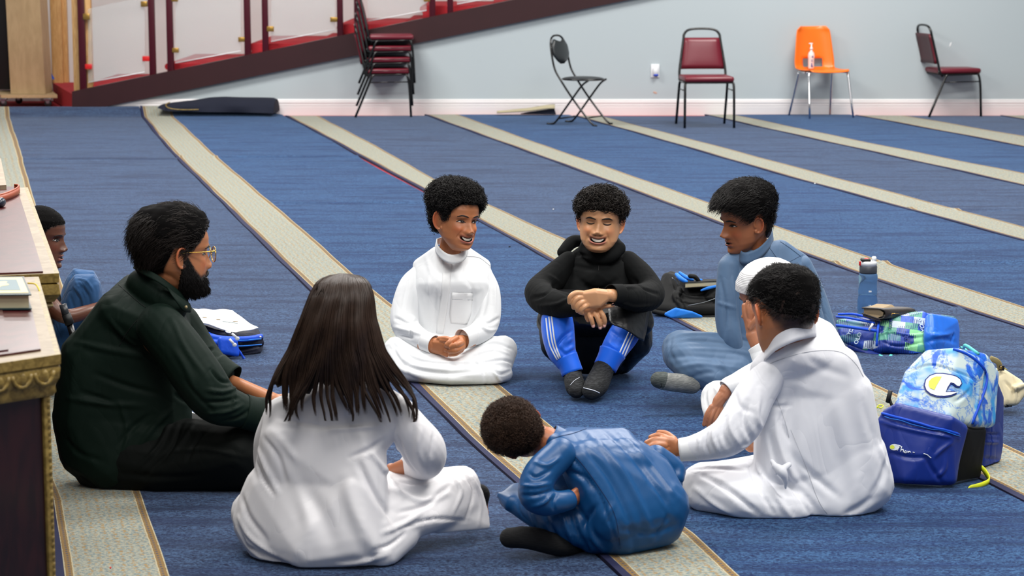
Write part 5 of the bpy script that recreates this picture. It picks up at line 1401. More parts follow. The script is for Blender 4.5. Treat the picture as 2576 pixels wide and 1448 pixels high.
# ------------------------------------------------------------------ boy in a white knitted cap, hand on his cheek
def boy_cap():
    f = Fig(2000, 1090, label='boy in a white knitted cap holding his cheek, mostly behind another boy in white')
    sk = skin_mat('tan_skin_d', (176, 116, 84), (150, 90, 80))
    h = dict(ear=1.0, fade=0.05, line=[(0, 0.42), (40, 0.40), (60, 0.25), (75, 0.05), (95, 0.2), (120, -0.2), (180, -0.4)])
    Mx = head_matrix(f.P(1930, 742, 0.0), 86 * f.s, -72, 22, 4)
    F_ = lambda *p: ('L', list(p))
    spec = [('L', [(1945, 780, 0.02, 36), (1985, 830, 0.03, 40)]),
            ('H', [(1985, 850, 0.05, 44), (2070, 880, 0.06, 44), (2090, 990, 0.02, 50)]),
            # arm that props the head
            ('L', [(1965, 960, -0.12, 24.0), (1915, 880, -0.13, 21.0), (1893, 842, -0.125, 17.0)]),
            ('H', [(1893, 840, -0.125, 15.0), (1884, 806, -0.12, 13.0), (1902, 800, -0.10, 12.0)]),
            F_((1880, 812, -0.12, 7.6), (1874, 790, -0.125, 7.2), (1872, 768, -0.12, 6.4)),
            F_((1886, 802, -0.125, 7.6), (1883, 780, -0.13, 7.2), (1882, 760, -0.125, 6.4)),
            F_((1896, 800, -0.12, 7.6), (1893, 780, -0.125, 7.2), (1893, 762, -0.12, 6.4)),
            F_((1906, 802, -0.11, 7.6), (1904, 782, -0.115, 7.2), (1904, 768, -0.11, 6.4)),
            F_((1888, 822, -0.14, 7.6), (1899, 806, -0.15, 6.8), (1906, 792, -0.145, 6.0)),
            # hand on the knee
            ('L', [(1900, 960, -0.19, 22.0), (1838, 972, -0.29, 18.0), (1818, 996, -0.31, 15.0)]),
            ('H', [(1817, 996, -0.31, 15.0), (1806, 1006, -0.315, 12.0), (1794, 1024, -0.325, 6.2), (1809, 1024, -0.32, 5.5)]),
            F_((1790, 1022, -0.325, 6.2), (1778, 1042, -0.33, 5.8), (1771, 1068, -0.325, 5)),
            F_((1799, 1026, -0.325, 6.4), (1789, 1048, -0.335, 6), (1782, 1074, -0.33, 5)),
            F_((1808, 1026, -0.32, 6.2), (1800, 1050, -0.33, 5.8), (1794, 1072, -0.325, 5)),
            F_((1814, 1022, -0.315, 5.8), (1811, 1044, -0.32, 5.4), (1806, 1062, -0.315, 4.6)),
            ('L', [(2060, 1020, 0.0, 40.0), (1815, 1000, -0.2, 30.0), (1830, 1060, -0.25, 20.0)])]
    b = person_body(f, spec, sk, [(Mx, h)], voxel=0.0021, smooth=2)
    eyes(b, Mx, 0.03); brows(b, Mx, 0.17, 0.030)
    # cap
    V, F, _ = head_local(h); D = V - np.array([0, 0.1, 0]); D /= np.linalg.norm(D, axis=1)[:, None]
    ln = V[:, 2] - (0.40 - 0.22 * (V[:, 1] + 0.7)); k = smooth01(ln, -0.02, 0.03)
    V2 = V + D * (0.10 * k - 0.06 * (1 - k))[:, None]; V2[:, 2] = np.minimum(V2[:, 2], 1.07)
    cap = MB().add(tf(Mx, V2), F).obj('knitted_cap', M['cap'], f.root)
    me = cap.data; uv = me.uv_layers.new(name='UVMap'); li = np.empty(len(me.loops), int); me.loops.foreach_get('vertex_index', li)
    uv.data.foreach_set('uv', np.stack([np.zeros(len(li)), ln[li]], 1).astype(np.float32).ravel())
    mb, _, _ = hair_cap(f, Mx, h, M['hair_black'], thick=0.05, lump=0.004); mb.obj('hair', M['hair_black'], f.root)
    f.cloth('thobe', [('H', [(1985, 838, 0.04, 44), (2020, 815, 0.08, 36), (2062, 845, 0.08, 44), (2085, 900, 0.06, 52), (2112, 985, 0.02, 56), (1990, 980, 0.0, 50)]),
                      ('H', [(2110, 985, 0.02, 58), (2080, 1060, 0.0, 60), (1960, 1050, -0.1, 50), (1990, 960, 0.0, 40)]),
                      ('H', [(1812, 1000, -0.20, 44), (1870, 1000, -0.16, 44), (1960, 1040, -0.08, 50)]),
                      ('H', [(1808, 1002, -0.22, 46), (1796, 1040, -0.27, 26), (1840, 1070, -0.24, 30)])], M['white_thobe'], 0.005, 4,
            [([(1780, 970), (1775, 1000), (1785, 1045)], 5, -5), ([(1795, 965), (1808, 1000), (1790, 1030)], 5, 5), ([(1765, 1000), (1772, 1040)], 5, 4), ([(1800, 955), (1830, 970)], 5, -3)], noise=0.001)
    f.cloth('sleeve', [('L', [(2000, 870, -0.02, 34), (1970, 950, -0.12, 36), (1925, 905, -0.14, 30), (1912, 885, -0.135, 26)])], M['white_thobe'], 0.005, 4)
    cuff(f, [(1916, 888, -0.135, 27), (1908, 876, -0.133, 25), (1903, 868, -0.13, 24)], 'cuff', M['white_placket'])
    f.cloth('sleeve', [('L', [(1990, 900, -0.05, 34), (1900, 945, -0.19, 34), (1850, 966, -0.28, 26), (1838, 970, -0.29, 24)])], M['white_thobe'], 0.005, 4)
    cuff(f, [(1848, 966, -0.285, 25), (1834, 971, -0.297, 23), (1826, 977, -0.302, 22)], 'cuff', M['white_placket'])
def cap_mat():
    t = NT('white_ribbed_knit'); uv = t.vec('UV'); sx = t.n('ShaderNodeSeparateXYZ', Vector=uv)
    w_ = t.math('SINE', t.math('MULTIPLY', sx.outputs[1], 2 * pi * 26))
    band = t.math('LESS_THAN', sx.outputs[1], 0.52)
    f_ = t.math('MULTIPLY', t.step(w_, -0.9, -0.1), 1.0)
    col = t.mix(t.math('MULTIPLY', t.math('SUBTRACT', 1.0, f_), band), srgb(232, 232, 234), srgb(176, 174, 176))
    t.base(col, 0.85); t.bump(t.math('MULTIPLY', w_, band), 0.25, 0.002); return t.m
M['cap'] = cap_mat()
boy_cap()
# ------------------------------------------------------------------ boy in white seen from behind, right front
def boy_big():
    f = Fig(2010, 1280, label='boy in a white thobe seen from behind, reaching out one hand')
    sk = skin_mat('tan_skin_e', (178, 114, 74), (150, 90, 80))
    h = dict(ear=0.92, flare=30, fade=0.30, line=[(0, 0.60), (40, 0.5), (72, 0.30), (92, 0.34), (112, 0.30), (128, -0.25), (150, -0.55), (180, -0.62)])
    Mx = head_matrix(f.P(1972, 786, -0.01), 111 * f.s, -158, 20, -3)
    F_ = lambda *p: ('L', list(p))
    spec = [('L', [(1968, 810, 0.0, 50), (1978, 850, 0.02, 50), (1996, 905, 0.04, 36)]),
            ('H', [(1930, 970, 0.0, 44), (2110, 950, 0.0, 44), (1985, 1230, 0.0, 70), (2130, 1230, 0.0, 70)]),
            ('L', [(1905, 980, 0.0, 36), (1860, 1105, -0.06, 30), (1740, 1128, -0.06, 22), (1706, 1126, -0.06, 20)]),
            # blurred hand, relaxed and slightly curled
            ('H', [(1706, 1126, -0.06, 19), (1690, 1112, -0.06, 16), (1670, 1106, -0.06, 13), (1672, 1132, -0.06, 13), (1692, 1138, -0.06, 14)]),
            F_((1676, 1102, -0.05, 10), (1655, 1096, -0.04, 9.5), (1638, 1100, -0.04, 8)),
            F_((1672, 1110, -0.07, 10.5), (1648, 1107, -0.075, 10), (1628, 1114, -0.075, 8.5)),
            F_((1670, 1120, -0.08, 10.5), (1648, 1120, -0.09, 10), (1630, 1128, -0.09, 8.5)),
            F_((1672, 1132, -0.08, 10), (1654, 1134, -0.09, 9), (1639, 1140, -0.09, 7.5)),
            F_((1694, 1106, -0.03, 11), (1676, 1092, -0.01, 9.5), (1658, 1088, 0.0, 8)),
            # other hand in the lap
            ('L', [(1960, 1090, -0.02, 26), (1908, 1108, 0.10, 22), (1890, 1118, 0.12, 20)]),
            ('L', [(2040, 1250, 0.0, 60), (1770, 1240, 0.0, 44), (1800, 1290, 0.1, 30)])]
    b = person_body(f, spec, sk, [(Mx, h)], voxel=0.0026)
    tfn = lambda V: 0.01 + 0.10 * smooth01(V[:, 2], 0.25, 0.75)
    mb, _, _ = hair_cap(f, Mx, h, M['hair_black'], tfn=tfn, lump=0.010, line=[(0, 0.62), (60, 0.45), (100, 0.30), (140, -0.15), (180, -0.28)]); hc = mb.obj('hair', M['scalp'], f.root)
    comb = lambda P: np.stack([0.6 * np.sin(P[:, 2] * 5 + P[:, 1] * 6), -0.6 + 0.5 * np.sin(P[:, 0] * 7), 0 * P[:, 0]], 1)
    tufts(f, Mx, h, M['hair_black'], 6500, tfn=lambda V: tfn(V) - 0.01, length=(0.06, 0.20), comb=comb, up=0.35, thick=0.0065, seed=8, parent=hc, grav=0.25, wave=0.05, line=[(0, 0.58), (60, 0.40), (100, 0.24), (140, -0.24), (180, -0.36)])
    tufts(f, Mx, h, M['hair_black'], 4500, off=0.0, length=(0.03, 0.055), comb=(0, 0, -0.8), up=0.3, thick=0.0045, seed=9, parent=hc, pts=4, grav=0.1, wave=0.0, name='cropped_hair', line=[(0, 0.62), (60, 0.4), (72, 0.2), (92, 0.26), (108, 0.2), (128, -0.3), (150, -0.60), (180, -0.68)])
    tho = [('H', [(1948, 906, -0.01, 36), (1990, 892, -0.03, 44), (2036, 876, 0.0, 38), (1960, 940, 0.0, 44), (2080, 905, 0.0, 42)]),
           ('H', [(1925, 930, 0.0, 40), (1965, 885, 0.02, 34), (2040, 862, 0.03, 40), (2118, 915, 0.0, 44), (1930, 1000, 0.02, 44), (2135, 990, 0.0, 54)]),
           ('H', [(1945, 1000, 0.02, 50), (2140, 985, 0.0, 56), (1960, 1180, 0.0, 66), (2160, 1140, 0.0, 66)]),
           ('H', [(1965, 1180, 0.02, 70), (2165, 1145, 0.0, 70), (2180, 1215, 0.0, 74), (1990, 1262, 0.0, 68), (2110, 1262, -0.02, 70)]),
           ('H', [(1770, 1222, 0.02, 62), (1830, 1212, 0.1, 56), (1990, 1210, 0.05, 66), (1990, 1258, 0.0, 70)]),
           ('H', [(1775, 1235, 0.0, 56), (1860, 1262, -0.08, 46), (1990, 1280, -0.06, 52), (1900, 1230, 0.0, 60)]),
           ('H', [(1840, 1200, 0.25, 45), (1760, 1210, 0.20, 45), (1960, 1180, 0.25, 50)])]
    folds = [([(2170, 1010), (2190, 1080), (2215, 1150)], 12, -5), ([(2100, 1000), (2130, 1120), (2160, 1260)], 26, 6), ([(2010, 960), (1990, 1060), (2000, 1180), (2060, 1290)], 20, -7), ([(1950, 1040), (1960, 1110), (2000, 1200), (2090, 1300)], 12, 8), ([(1935, 1090), (1960, 1170), (2010, 1250), (2050, 1310)], 10, -9),
             ([(1900, 1160), (1925, 1210), (1975, 1280), (2000, 1315)], 9, 8), ([(1880, 1160), (1905, 1220), (1945, 1290)], 8, -8), ([(1990, 1140), (2050, 1200), (2110, 1250)], 12, -6), ([(1760, 1190), (1830, 1230), (1900, 1290)], 10, -6), ([(1745, 1225), (1800, 1270), (1870, 1310)], 10, 6),
             ([(1740, 1180), (1800, 1175), (1880, 1185)], 8, -5), ([(1790, 1200), (1860, 1250), (1930, 1310)], 9, -6), ([(2050, 1310), (2130, 1290), (2200, 1250)], 12, -5), ([(2230, 1150), (2220, 1200), (2190, 1250)], 12, -5), ([(2200, 1100), (2235, 1180)], 10, 5), ([(1980, 1010), (1965, 1060), (1985, 1110)], 7, -6),
             ([(1925, 1005), (1950, 1020), (1990, 1020)], 6, -4), ([(2020, 880), (2060, 920), (2140, 950)], 14, -3)]
    o = f.cloth('thobe', tho, M['white_thobe2'], 0.0055, 5, folds, noise=0.0018)
    f.cloth('sleeve', [('L', [(1935, 945, -0.02, 44), (1896, 1000, -0.04, 52), (1866, 1060, -0.07, 56), (1830, 1098, -0.09, 50), (1780, 1118, -0.08, 38), (1738, 1128, -0.07, 31)])], M['white_thobe2'], 0.005, 3,
            [([(1880, 1010), (1870, 1060), (1900, 1120)], 10, -9), ([(1845, 1030), (1838, 1075), (1860, 1120)], 9, 8), ([(1825, 1050), (1818, 1090), (1835, 1130)], 8, -8), ([(1800, 1070), (1795, 1100), (1810, 1140)], 7, 7), ([(1780, 1085), (1775, 1115), (1785, 1145)], 6, -6),
             ([(1910, 980), (1905, 1050), (1930, 1090)], 10, 6), ([(1760, 1095), (1757, 1130)], 5, 4), ([(1850, 990), (1860, 1020), (1900, 1040)], 9, -4), ([(1860, 1130), (1900, 1110), (1925, 1080)], 7, 5)], noise=0.0015)
    cuff(f, [(1756, 1125, -0.075, 33), (1735, 1128, -0.07, 31), (1710, 1131, -0.066, 29)], 'cuff', M['white_placket'])
    # right sleeve piece and the tied cloth at the hip
    f.cloth('sleeve', [('L', [(2120, 930, 0.04, 44), (2150, 1010, 0.10, 46), (2130, 1090, 0.16, 44)])], M['white_thobe2'], 0.006, 4)
    f.cloth('knotted_hem', [('L', [(1950, 1172, -0.10, 9), (1966, 1185, -0.115, 13), (1975, 1205, -0.115, 8), (1976, 1228, -0.11, 3)]), ('L', [(1985, 1168, -0.09, 7), (1968, 1180, -0.11, 9), (1952, 1190, -0.105, 5)]), ('L', [(1942, 1160, -0.08, 6), (1955, 1178, -0.10, 8)])], M['white_thobe2'], 0.003, 2, floor=None)
    collar(f, [(1920, 890, -0.03), (1950, 862, -0.085), (1998, 840, -0.10), (2044, 828, -0.05), (2056, 826, 0.05), (2010, 830, 0.10), (1950, 854, 0.10), (1920, 880, 0.05)], 48, M['white_thobe2'], lean=0.12, drop=20)
    f.line(o, [(1915, 925), (1960, 905), (2035, 884), (2110, 884), (2150, 912), (2172, 948)], 'yoke_seam', M['seam_white'], 0.6)
    f.line(o, [(1908, 930), (1935, 960), (1955, 1005), (1975, 1060), (1985, 1100)], 'armhole_seam', M['seam_white'], 0.45)
    f.line(o, [(1990, 1080), (2030, 1180), (2060, 1260), (2095, 1310)], 'side_seam', M['seam_white'], 0.5)
M['white_thobe2'] = fabric('bright_white_thobe', (230, 231, 236), 0.7, sheen=0.1, crease=0.14)
boy_big()
# ------------------------------------------------------------------ boy in a shiny blue thobe, bent forward
M['blue_satin'] = fabric('royal_blue_satin_thobe', (4, 74, 128), 0.42, sheen=0.0, crease=0.07, spec=0.5)
M['blue_seam'] = plain('dark_blue_seam', (10, 32, 78), 0.7)
def boy_blue():
    f = Fig(1540, 1375, label='boy in a shiny blue thobe bent forward with his head down, arms on his belly')
    sk = skin_mat('tan_skin_f', (176, 108, 72), (150, 90, 80))
    h = dict(ear=0.95, flare=26, fade=0.06)
    # he faces away and down to the left
    Zc = Vector((-0.78, -0.22, 0.52)).normalized(); Yc = Vector((-0.05, -1.0, 0.30)); Yc = (Yc - Zc * Yc.dot(Zc)).normalized(); Xc = Yc.cross(Zc)
    Mx = Matrix.Translation(Vector(f.P(1306, 1086, 0.02))) @ Matrix((Xc, Yc, Zc)).transposed().to_4x4() @ Matrix.Scale(88 * f.s, 4)
    spec = [('L', [(1340, 1108, 0.04, 38), (1385, 1112, 0.02, 36), (1430, 1150, 0.0, 26)]),
            ('H', [(1440, 1150, 0.0, 50), (1560, 1130, 0.06, 40), (1580, 1300, 0.0, 60)]),
            ('L', [(1400, 1160, -0.1, 32), (1340, 1255, -0.14, 26), (1410, 1262, -0.14, 20), (1432, 1252, -0.12, 18)]),
            ('H', [(1436, 1252, -0.12, 17), (1452, 1238, -0.10, 14), (1462, 1252, -0.08, 13)]),
            ('L', [(1452, 1240, -0.10, 8), (1470, 1236, -0.06, 7)]), ('L', [(1456, 1248, -0.10, 8), (1474, 1246, -0.05, 7)]), ('L', [(1454, 1256, -0.10, 7.5), (1472, 1256, -0.05, 6.5)]), ('L', [(1450, 1262, -0.10, 7), (1466, 1264, -0.06, 6)]), ('L', [(1440, 1240, -0.12, 8), (1452, 1230, -0.11, 7)]),
            ('L', [(1600, 1330, 0.0, 50), (1330, 1290, 0.02, 34)])]
    b = person_body(f, spec, sk, [(Mx, h)], voxel=0.0028)
    tfn = lambda V: 0.03 + 0.12 * smooth01(V[:, 2], -0.3, 0.2)
    mb, _, _ = hair_cap(f, Mx, h, M['hair_curlbrown'], tfn=tfn, lump=0.02); hc = mb.obj('hair', M['scalp_brown'], f.root)
    curls(f, Mx, h, M['hair_curlbrown'], 4200, tfn=lambda V: tfn(V) - 0.02, rad=(0.025, 0.045), length=(0.05, 0.13), turns=(1.0, 2.0), thick=0.0065, seed=11, parent=hc, margin=-0.01, pts=16)
    tho = [('H', [(1405, 1120, -0.02, 36), (1440, 1112, 0.08, 40), (1560, 1115, 0.12, 42), (1470, 1170, -0.06, 50), (1590, 1180, 0.02, 60)]),
           ('H', [(1425, 1180, 0.02, 42), (1430, 1250, 0.03, 42), (1500, 1200, 0.0, 50), (1500, 1270, 0.0, 50)]),
           ('H', [(1455, 1160, -0.06, 52), (1580, 1160, 0.05, 60), (1640, 1200, 0.05, 60), (1660, 1270, 0.0, 76), (1540, 1300, -0.08, 70), (1490, 1240, -0.06, 50)]),
           ('H', [(1660, 1270, 0.0, 78), (1655, 1310, 0.0, 70), (1560, 1340, -0.06, 62), (1500, 1335, -0.06, 60), (1540, 1290, -0.05, 70)]),
           ('H', [(1500, 1330, -0.06, 58), (1400, 1315, -0.08, 44), (1330, 1280, -0.02, 36), (1280, 1255, 0.02, 26), (1300, 1240, 0.06, 26), (1420, 1260, 0.0, 40)]),
           ('L', [(1258, 1245, 0.02, 10), (1285, 1262, 0.0, 26)]),
           ('H', [(1640, 1180, 0.12, 50), (1690, 1215, 0.12, 28), (1600, 1140, 0.12, 36)])]
    folds = [([(1390, 1100), (1440, 1150), (1500, 1230), (1530, 1300), (1560, 1390)], 5, -5), ([(1480, 1090), (1560, 1180), (1620, 1290), (1640, 1360)], 14, 7), ([(1520, 1085), (1600, 1160), (1670, 1260), (1690, 1330)], 13, -6), ([(1560, 1090), (1640, 1170), (1705, 1250)], 12, 5),
             ([(1455, 1110), (1530, 1200), (1580, 1300), (1600, 1390)], 12, -6), ([(1480, 1300), (1490, 1350), (1520, 1390)], 9, 8), ([(1440, 1290), (1455, 1340), (1480, 1385)], 8, -9), ([(1410, 1285), (1425, 1330), (1450, 1380)], 7, 8), ([(1370, 1290), (1395, 1340), (1420, 1370)], 7, -8),
             ([(1330, 1280), (1350, 1320), (1390, 1350)], 7, 7), ([(1500, 1270), (1480, 1300), (1470, 1330)], 8, -8), ([(1540, 1270), (1520, 1310)], 9, 6), ([(1420, 1180), (1470, 1200), (1490, 1230)], 9, -9), ([(1300, 1250), (1310, 1290), (1330, 1310)], 5, -4), ([(1680, 1300), (1650, 1360)], 9, -5),
             ([(1640, 1220), (1690, 1300)], 10, 5), ([(1560, 1330), (1640, 1340), (1700, 1320)], 10, -5)]
    o = f.cloth('thobe', tho, M['blue_satin'], 0.0055, 4, folds, noise=0.002)
    f.cloth('sleeve', [('L', [(1408, 1140, -0.10, 40), (1360, 1190, -0.14, 44), (1345, 1240, -0.17, 44), (1370, 1262, -0.17, 36), (1405, 1262, -0.16, 28), (1424, 1258, -0.145, 25)])], M['blue_satin'], 0.0045, 3,
            [([(1330, 1190), (1350, 1200), (1390, 1180)], 6, -6), ([(1310, 1220), (1345, 1222), (1385, 1215)], 6, 6), ([(1310, 1245), (1345, 1245), (1385, 1235)], 6, -6), ([(1340, 1275), (1370, 1262), (1390, 1240)], 6, 6), ([(1395, 1285), (1392, 1262), (1400, 1242)], 5, -5), ([(1345, 1160), (1375, 1170), (1410, 1150)], 7, 5)], noise=0.0015)
    cuff(f, [(1412, 1261, -0.155, 27), (1424, 1258, -0.145, 26), (1434, 1255, -0.135, 25)], 'cuff', M['blue_satin'])
    f.cloth('sleeve', [('L', [(1650, 1150, 0.14, 34), (1695, 1180, 0.14, 30), (1702, 1200, 0.12, 22)])], M['blue_satin'], 0.005, 3)
    cuff(f, [(1414, 1124, 0.02, 46), (1396, 1112, 0.02, 42), (1380, 1102, 0.02, 40)], 'collar', M['blue_satin'])
    f.line(o, [(1372, 1120), (1400, 1100), (1440, 1090), (1475, 1078)], 'yoke_seam', M['blue_seam'], 0.8)
    f.line(o, [(1410, 1122), (1450, 1150), (1500, 1215), (1545, 1290), (1560, 1370)], 'side_seam', M['blue_seam'], 0.7)
    f.cloth('sock', [('L', [(1282, 1352, -0.10, 26), (1330, 1352, -0.12, 29), (1400, 1368, -0.10, 30), (1450, 1380, -0.04, 26)])], M['sock_black'], 0.0045, 3)
M['hair_curlbrown'] = hair_mat('curly_brown_hair', (62, 43, 31))
boy_blue()
# ------------------------------------------------------------------ person with long dark hair, seen from behind
def long_hair_person():
    f = Fig(830, 1395, label='person with long dark brown hair in a white satin thobe seen from behind')
    sk = skin_mat('tan_skin_g', (176, 112, 78), (150, 90, 80))
    h = dict(ear=0.9, flare=16)
    c = f.P(862, 808, 0.06); Hh = 97 * f.s
    Mx = head_matrix(c, Hh, 165, 8, 2)
    spec = [('L', [(862, 850, 0.0, 50), (862, 930, 0.0, 46), (862, 990, 0.02, 30)]),
            ('H', [(720, 1060, 0.0, 56), (930, 1060, 0.0, 56), (740, 1320, 0.0, 90), (920, 1320, 0.0, 80)]),
            ('L', [(1015, 1060, 0.0, 38), (1072, 1140, 0.05, 24), (1000, 1180, 0.12, 20), (985, 1180, 0.14, 17)]),
            ('L', [(880, 1360, 0.0, 60), (1180, 1240, 0.2, 40), (1215, 1290, 0.25, 26)])]
    b = person_body(f, spec, sk, [(Mx, h)], voxel=0.003)
    tho = [('H', [(830, 985, 0.0, 38), (895, 980, 0.0, 38), (862, 1030, -0.01, 50), (760, 1030, 0.0, 40), (960, 1020, 0.0, 40)]), ('H', [(712, 1045, 0.02, 50), (800, 1000, 0.0, 40), (930, 990, 0.0, 40), (1000, 1035, 0.0, 44), (712, 1100, 0.0, 58), (915, 1110, -0.02, 58)]),
           ('H', [(715, 1100, 0.0, 62), (910, 1105, -0.02, 62), (700, 1230, 0.02, 70), (905, 1230, -0.04, 72)]),
           ('H', [(690, 1230, 0.02, 76), (900, 1230, -0.04, 76), (665, 1310, 0.03, 84), (700, 1355, 0.0, 84), (900, 1350, -0.06, 88), (780, 1370, -0.06, 84)]),
           ('H', [(640, 1290, 0.06, 64), (670, 1330, 0.02, 70), (700, 1250, 0.1, 60)]),
           ('H', [(940, 1290, 0.0, 76), (1160, 1215, 0.20, 48), (940, 1240, 0.10, 60), (1000, 1235, 0.15, 50)]),
           ('H', [(940, 1320, -0.02, 74), (1165, 1225, 0.17, 48), (1180, 1275, 0.14, 34), (1080, 1300, 0.05, 44)]),
           ('H', [(930, 1330, -0.06, 66), (1010, 1340, 0.0, 50), (960, 1390, -0.08, 44)]),
           ('H', [(1195, 1240, 0.16, 22), (1228, 1325, 0.12, 7), (1100, 1336, 0.06, 9), (1120, 1290, 0.08, 22), (1215, 1290, 0.14, 16)])]
    folds = [([(680, 1080), (720, 1120), (745, 1160)], 12, 5), ([(665, 1100), (700, 1150), (720, 1210)], 10, -6), ([(650, 1130), (670, 1180), (700, 1240)], 10, 7), ([(645, 1160), (660, 1200), (690, 1245)], 7, -6), ([(610, 1250), (625, 1300), (670, 1360)], 12, -8), ([(600, 1300), (630, 1350), (690, 1400)], 10, 7),
             ([(740, 1210), (800, 1280), (840, 1380)], 26, -6), ([(870, 1200), (900, 1300), (960, 1400)], 24, 8), ([(900, 1160), (940, 1240), (1000, 1330)], 12, -8), ([(930, 1130), (965, 1180), (1010, 1250)], 10, 7), ([(880, 1150), (930, 1130), (965, 1105)], 9, -6), ([(820, 1080), (880, 1078), (960, 1070)], 8, 5),
             ([(700, 1050), (760, 1062), (830, 1075)], 7, -5), ([(970, 1200), (1040, 1215), (1110, 1200)], 9, -6), ([(990, 1230), (1060, 1260), (1130, 1240)], 10, 6), ([(1000, 1290), (1070, 1270), (1130, 1220)], 8, -7), ([(960, 1340), (1010, 1320), (1060, 1290)], 8, 7), ([(940, 1380), (980, 1370), (1020, 1340)], 7, -7),
             ([(1120, 1180), (1160, 1230), (1140, 1290)], 7, 6), ([(1150, 1175), (1190, 1230), (1170, 1310)], 6, -6), ([(1185, 1190), (1210, 1250), (1205, 1320)], 6, 5), ([(1000, 1330), (1090, 1305), (1180, 1310)], 6, -5), ([(700, 1150), (760, 1250), (780, 1350)], 22, 5), ([(640, 1380), (720, 1420), (820, 1430)], 12, -6), ([(850, 1420), (920, 1410), (980, 1390)], 9, 7), ([(600, 1330), (620, 1370), (660, 1400)], 8, -7)]
    o = f.cloth('thobe', tho, M['white_satin'], 0.0055, 5, folds, noise=0.0018)
    f.cloth('sleeve', [('L', [(1000, 1040, 0.0, 48), (1035, 1085, 0.0, 52), (1066, 1128, 0.02, 56), (1070, 1158, 0.06, 48), (1035, 1172, 0.12, 34)])], M['white_satin'], 0.005, 4,
            [([(1000, 1100), (1020, 1150), (1050, 1190)], 9, -6), ([(1060, 1070), (1050, 1130), (1070, 1190)], 12, 6), ([(1090, 1090), (1085, 1150)], 9, -5), ([(980, 1060), (1000, 1120), (1010, 1160)], 7, 4)], noise=0.0015)
    f.cloth('sleeve', [('L', [(706, 1050, 0.03, 46), (680, 1120, 0.08, 44), (690, 1200, 0.16, 40), (760, 1220, 0.25, 30)])], M['white_satin'], 0.006, 4)
    f.cloth('sock', [('L', [(1200, 1235, 0.22, 22), (1214, 1240, 0.22, 20), (1212, 1265, 0.22, 17)])], M['sock_black'], 0.004, 3)
    # long hair: a thick fall laid over head, shoulders and back, parted on top
    crown = f.P(866, 690, 0.02)
    rs = np.random.default_rng(21)
    n, m = 3400, 34
    def outline(t):      # t down the fall 0..1 -> centre x, half width, y, depth towards us
        y = np.interp(t, [0, .02, .05, .09, .15, .3, .5, .7, .85, 1.0], [688, 691, 699, 712, 742, 800, 880, 950, 1000, 1060])
        l = np.interp(t, [0, .02, .05, .09, .15, .3, .5, .7, .85, 1.0], [858, 835, 812, 796, 780, 757, 725, 686, 663, 655])
        r = np.interp(t, [0, .02, .05, .09, .15, .3, .5, .7, .85, 1.0], [872, 897, 915, 928, 938, 945, 968, 1010, 1035, 1052])
        return l, r, y
    tb = np.linspace(-0.2, 1.3, 301); bb = np.interp(tb, [-.05, 0, .06, .15, .35, .55, .75, 1.0], [0.02, -0.02, -0.085, -0.125, -0.145, -0.128, -0.114, -0.122]); kk_ = np.hanning(33); bb = np.convolve(np.pad(bb, 16, 'edge'), kk_ / kk_.sum(), 'valid')
    bulf = lambda t: np.interp(t, tb, bb)
    def strand_set(n, seed, lenf, layer, thick, wav, lump=1.0):
        rs = np.random.default_rng(seed); u = rs.random(n); u = np.clip(0.5 + (u - 0.5) * 1.04, 0.0, 1.0)
        NC = 36; ci = np.round(u * NC).astype(int); crs = np.random.default_rng(77); cend = crs.uniform(-0.09, 0.03, NC + 2); cph = np.arange(NC + 2) * 0.42 + crs.normal(size=NC + 2) * 0.55; camp = crs.uniform(8, 20, NC + 2)
        clump = ci / NC + rs.normal(size=n) * 0.003
        endt = np.interp(u, [0, .12, .3, .45, .62, .8, .92, 1], [0.95, 0.99, 1.0, 1.0, 0.99, 1.03, 1.02, 0.97]) * rs.uniform(*lenf, n) + cend[ci]
        jd = rs.normal(size=n) * 0.0028; js = rs.normal(size=n) * 1.2; P = np.zeros((n, m, 3)); ph = u * 8
        for k in range(m):
            t = k / (m - 1) * endt
            l, r, y = outline(t)
            cl = np.clip((t - 0.60) / 0.36, 0, 1) ** 1.2 * 0.70 * lump
            uu = u * (1 - cl) + clump * cl + 0.016 * np.clip((t - .6) / .4, 0, 1) * np.sin(ph + t * 9)
            x = l + (r - l) * uu + js * np.sin(t * 5 + jd * 900)
            a = (uu - 0.5) * 2
            # round over the skull on top, then lying on the back
            bul = bulf(t)
            ed = np.sqrt(np.clip(1 - np.minimum(np.abs(a), 1) ** 2.2, 0, 1))
            side = np.interp(t, [0, .3, .6, 1], [0.02, 0.01, 0.0, 0.0])
            d = bul * (0.18 + 0.82 * ed) + side - layer + jd * np.clip(t * 12, 0.3, 1) + 0.006 * np.sin(ph * 3 + t * 14) * np.clip(t * 2, 0, 1)
            yy = y + wav * 10 * np.sin(ph + t * 8) * t * 0.2 - (1 - ed) * 0 
            pass
            wx = wav * 2 * np.sin(ph + 10 * t + u * 40) * np.clip((t - .45) / .55, 0, 1) + camp[ci] * (np.sin(cph[ci] + 7.5 * t) - np.sin(cph[ci] + 3.4)) * np.clip((t - .45) / .5, 0, 1) ** 1.3
            Y = f.Y0 + d; cx = (x + wx - IW / 2) / FPX; cy = -(yy - IH / 2) / FPX
            ry = CP + cy * SP; tt = Y / ry
            P[:, k] = np.stack([cx * tt, Y, HC + (-SP + cy * CP) * tt], 1)
        tk = np.linspace(0, 1, m)[None]; r_ = np.broadcast_to(thick * f.s * (0.7 + 0.5 * np.sin(pi * np.minimum(tk * 1.3, 1))) * (1 - 0.85 * np.clip((tk - .8) / .2, 0, 1)), (n, m))
        return P, r_
    # solid underlayer
    A = []
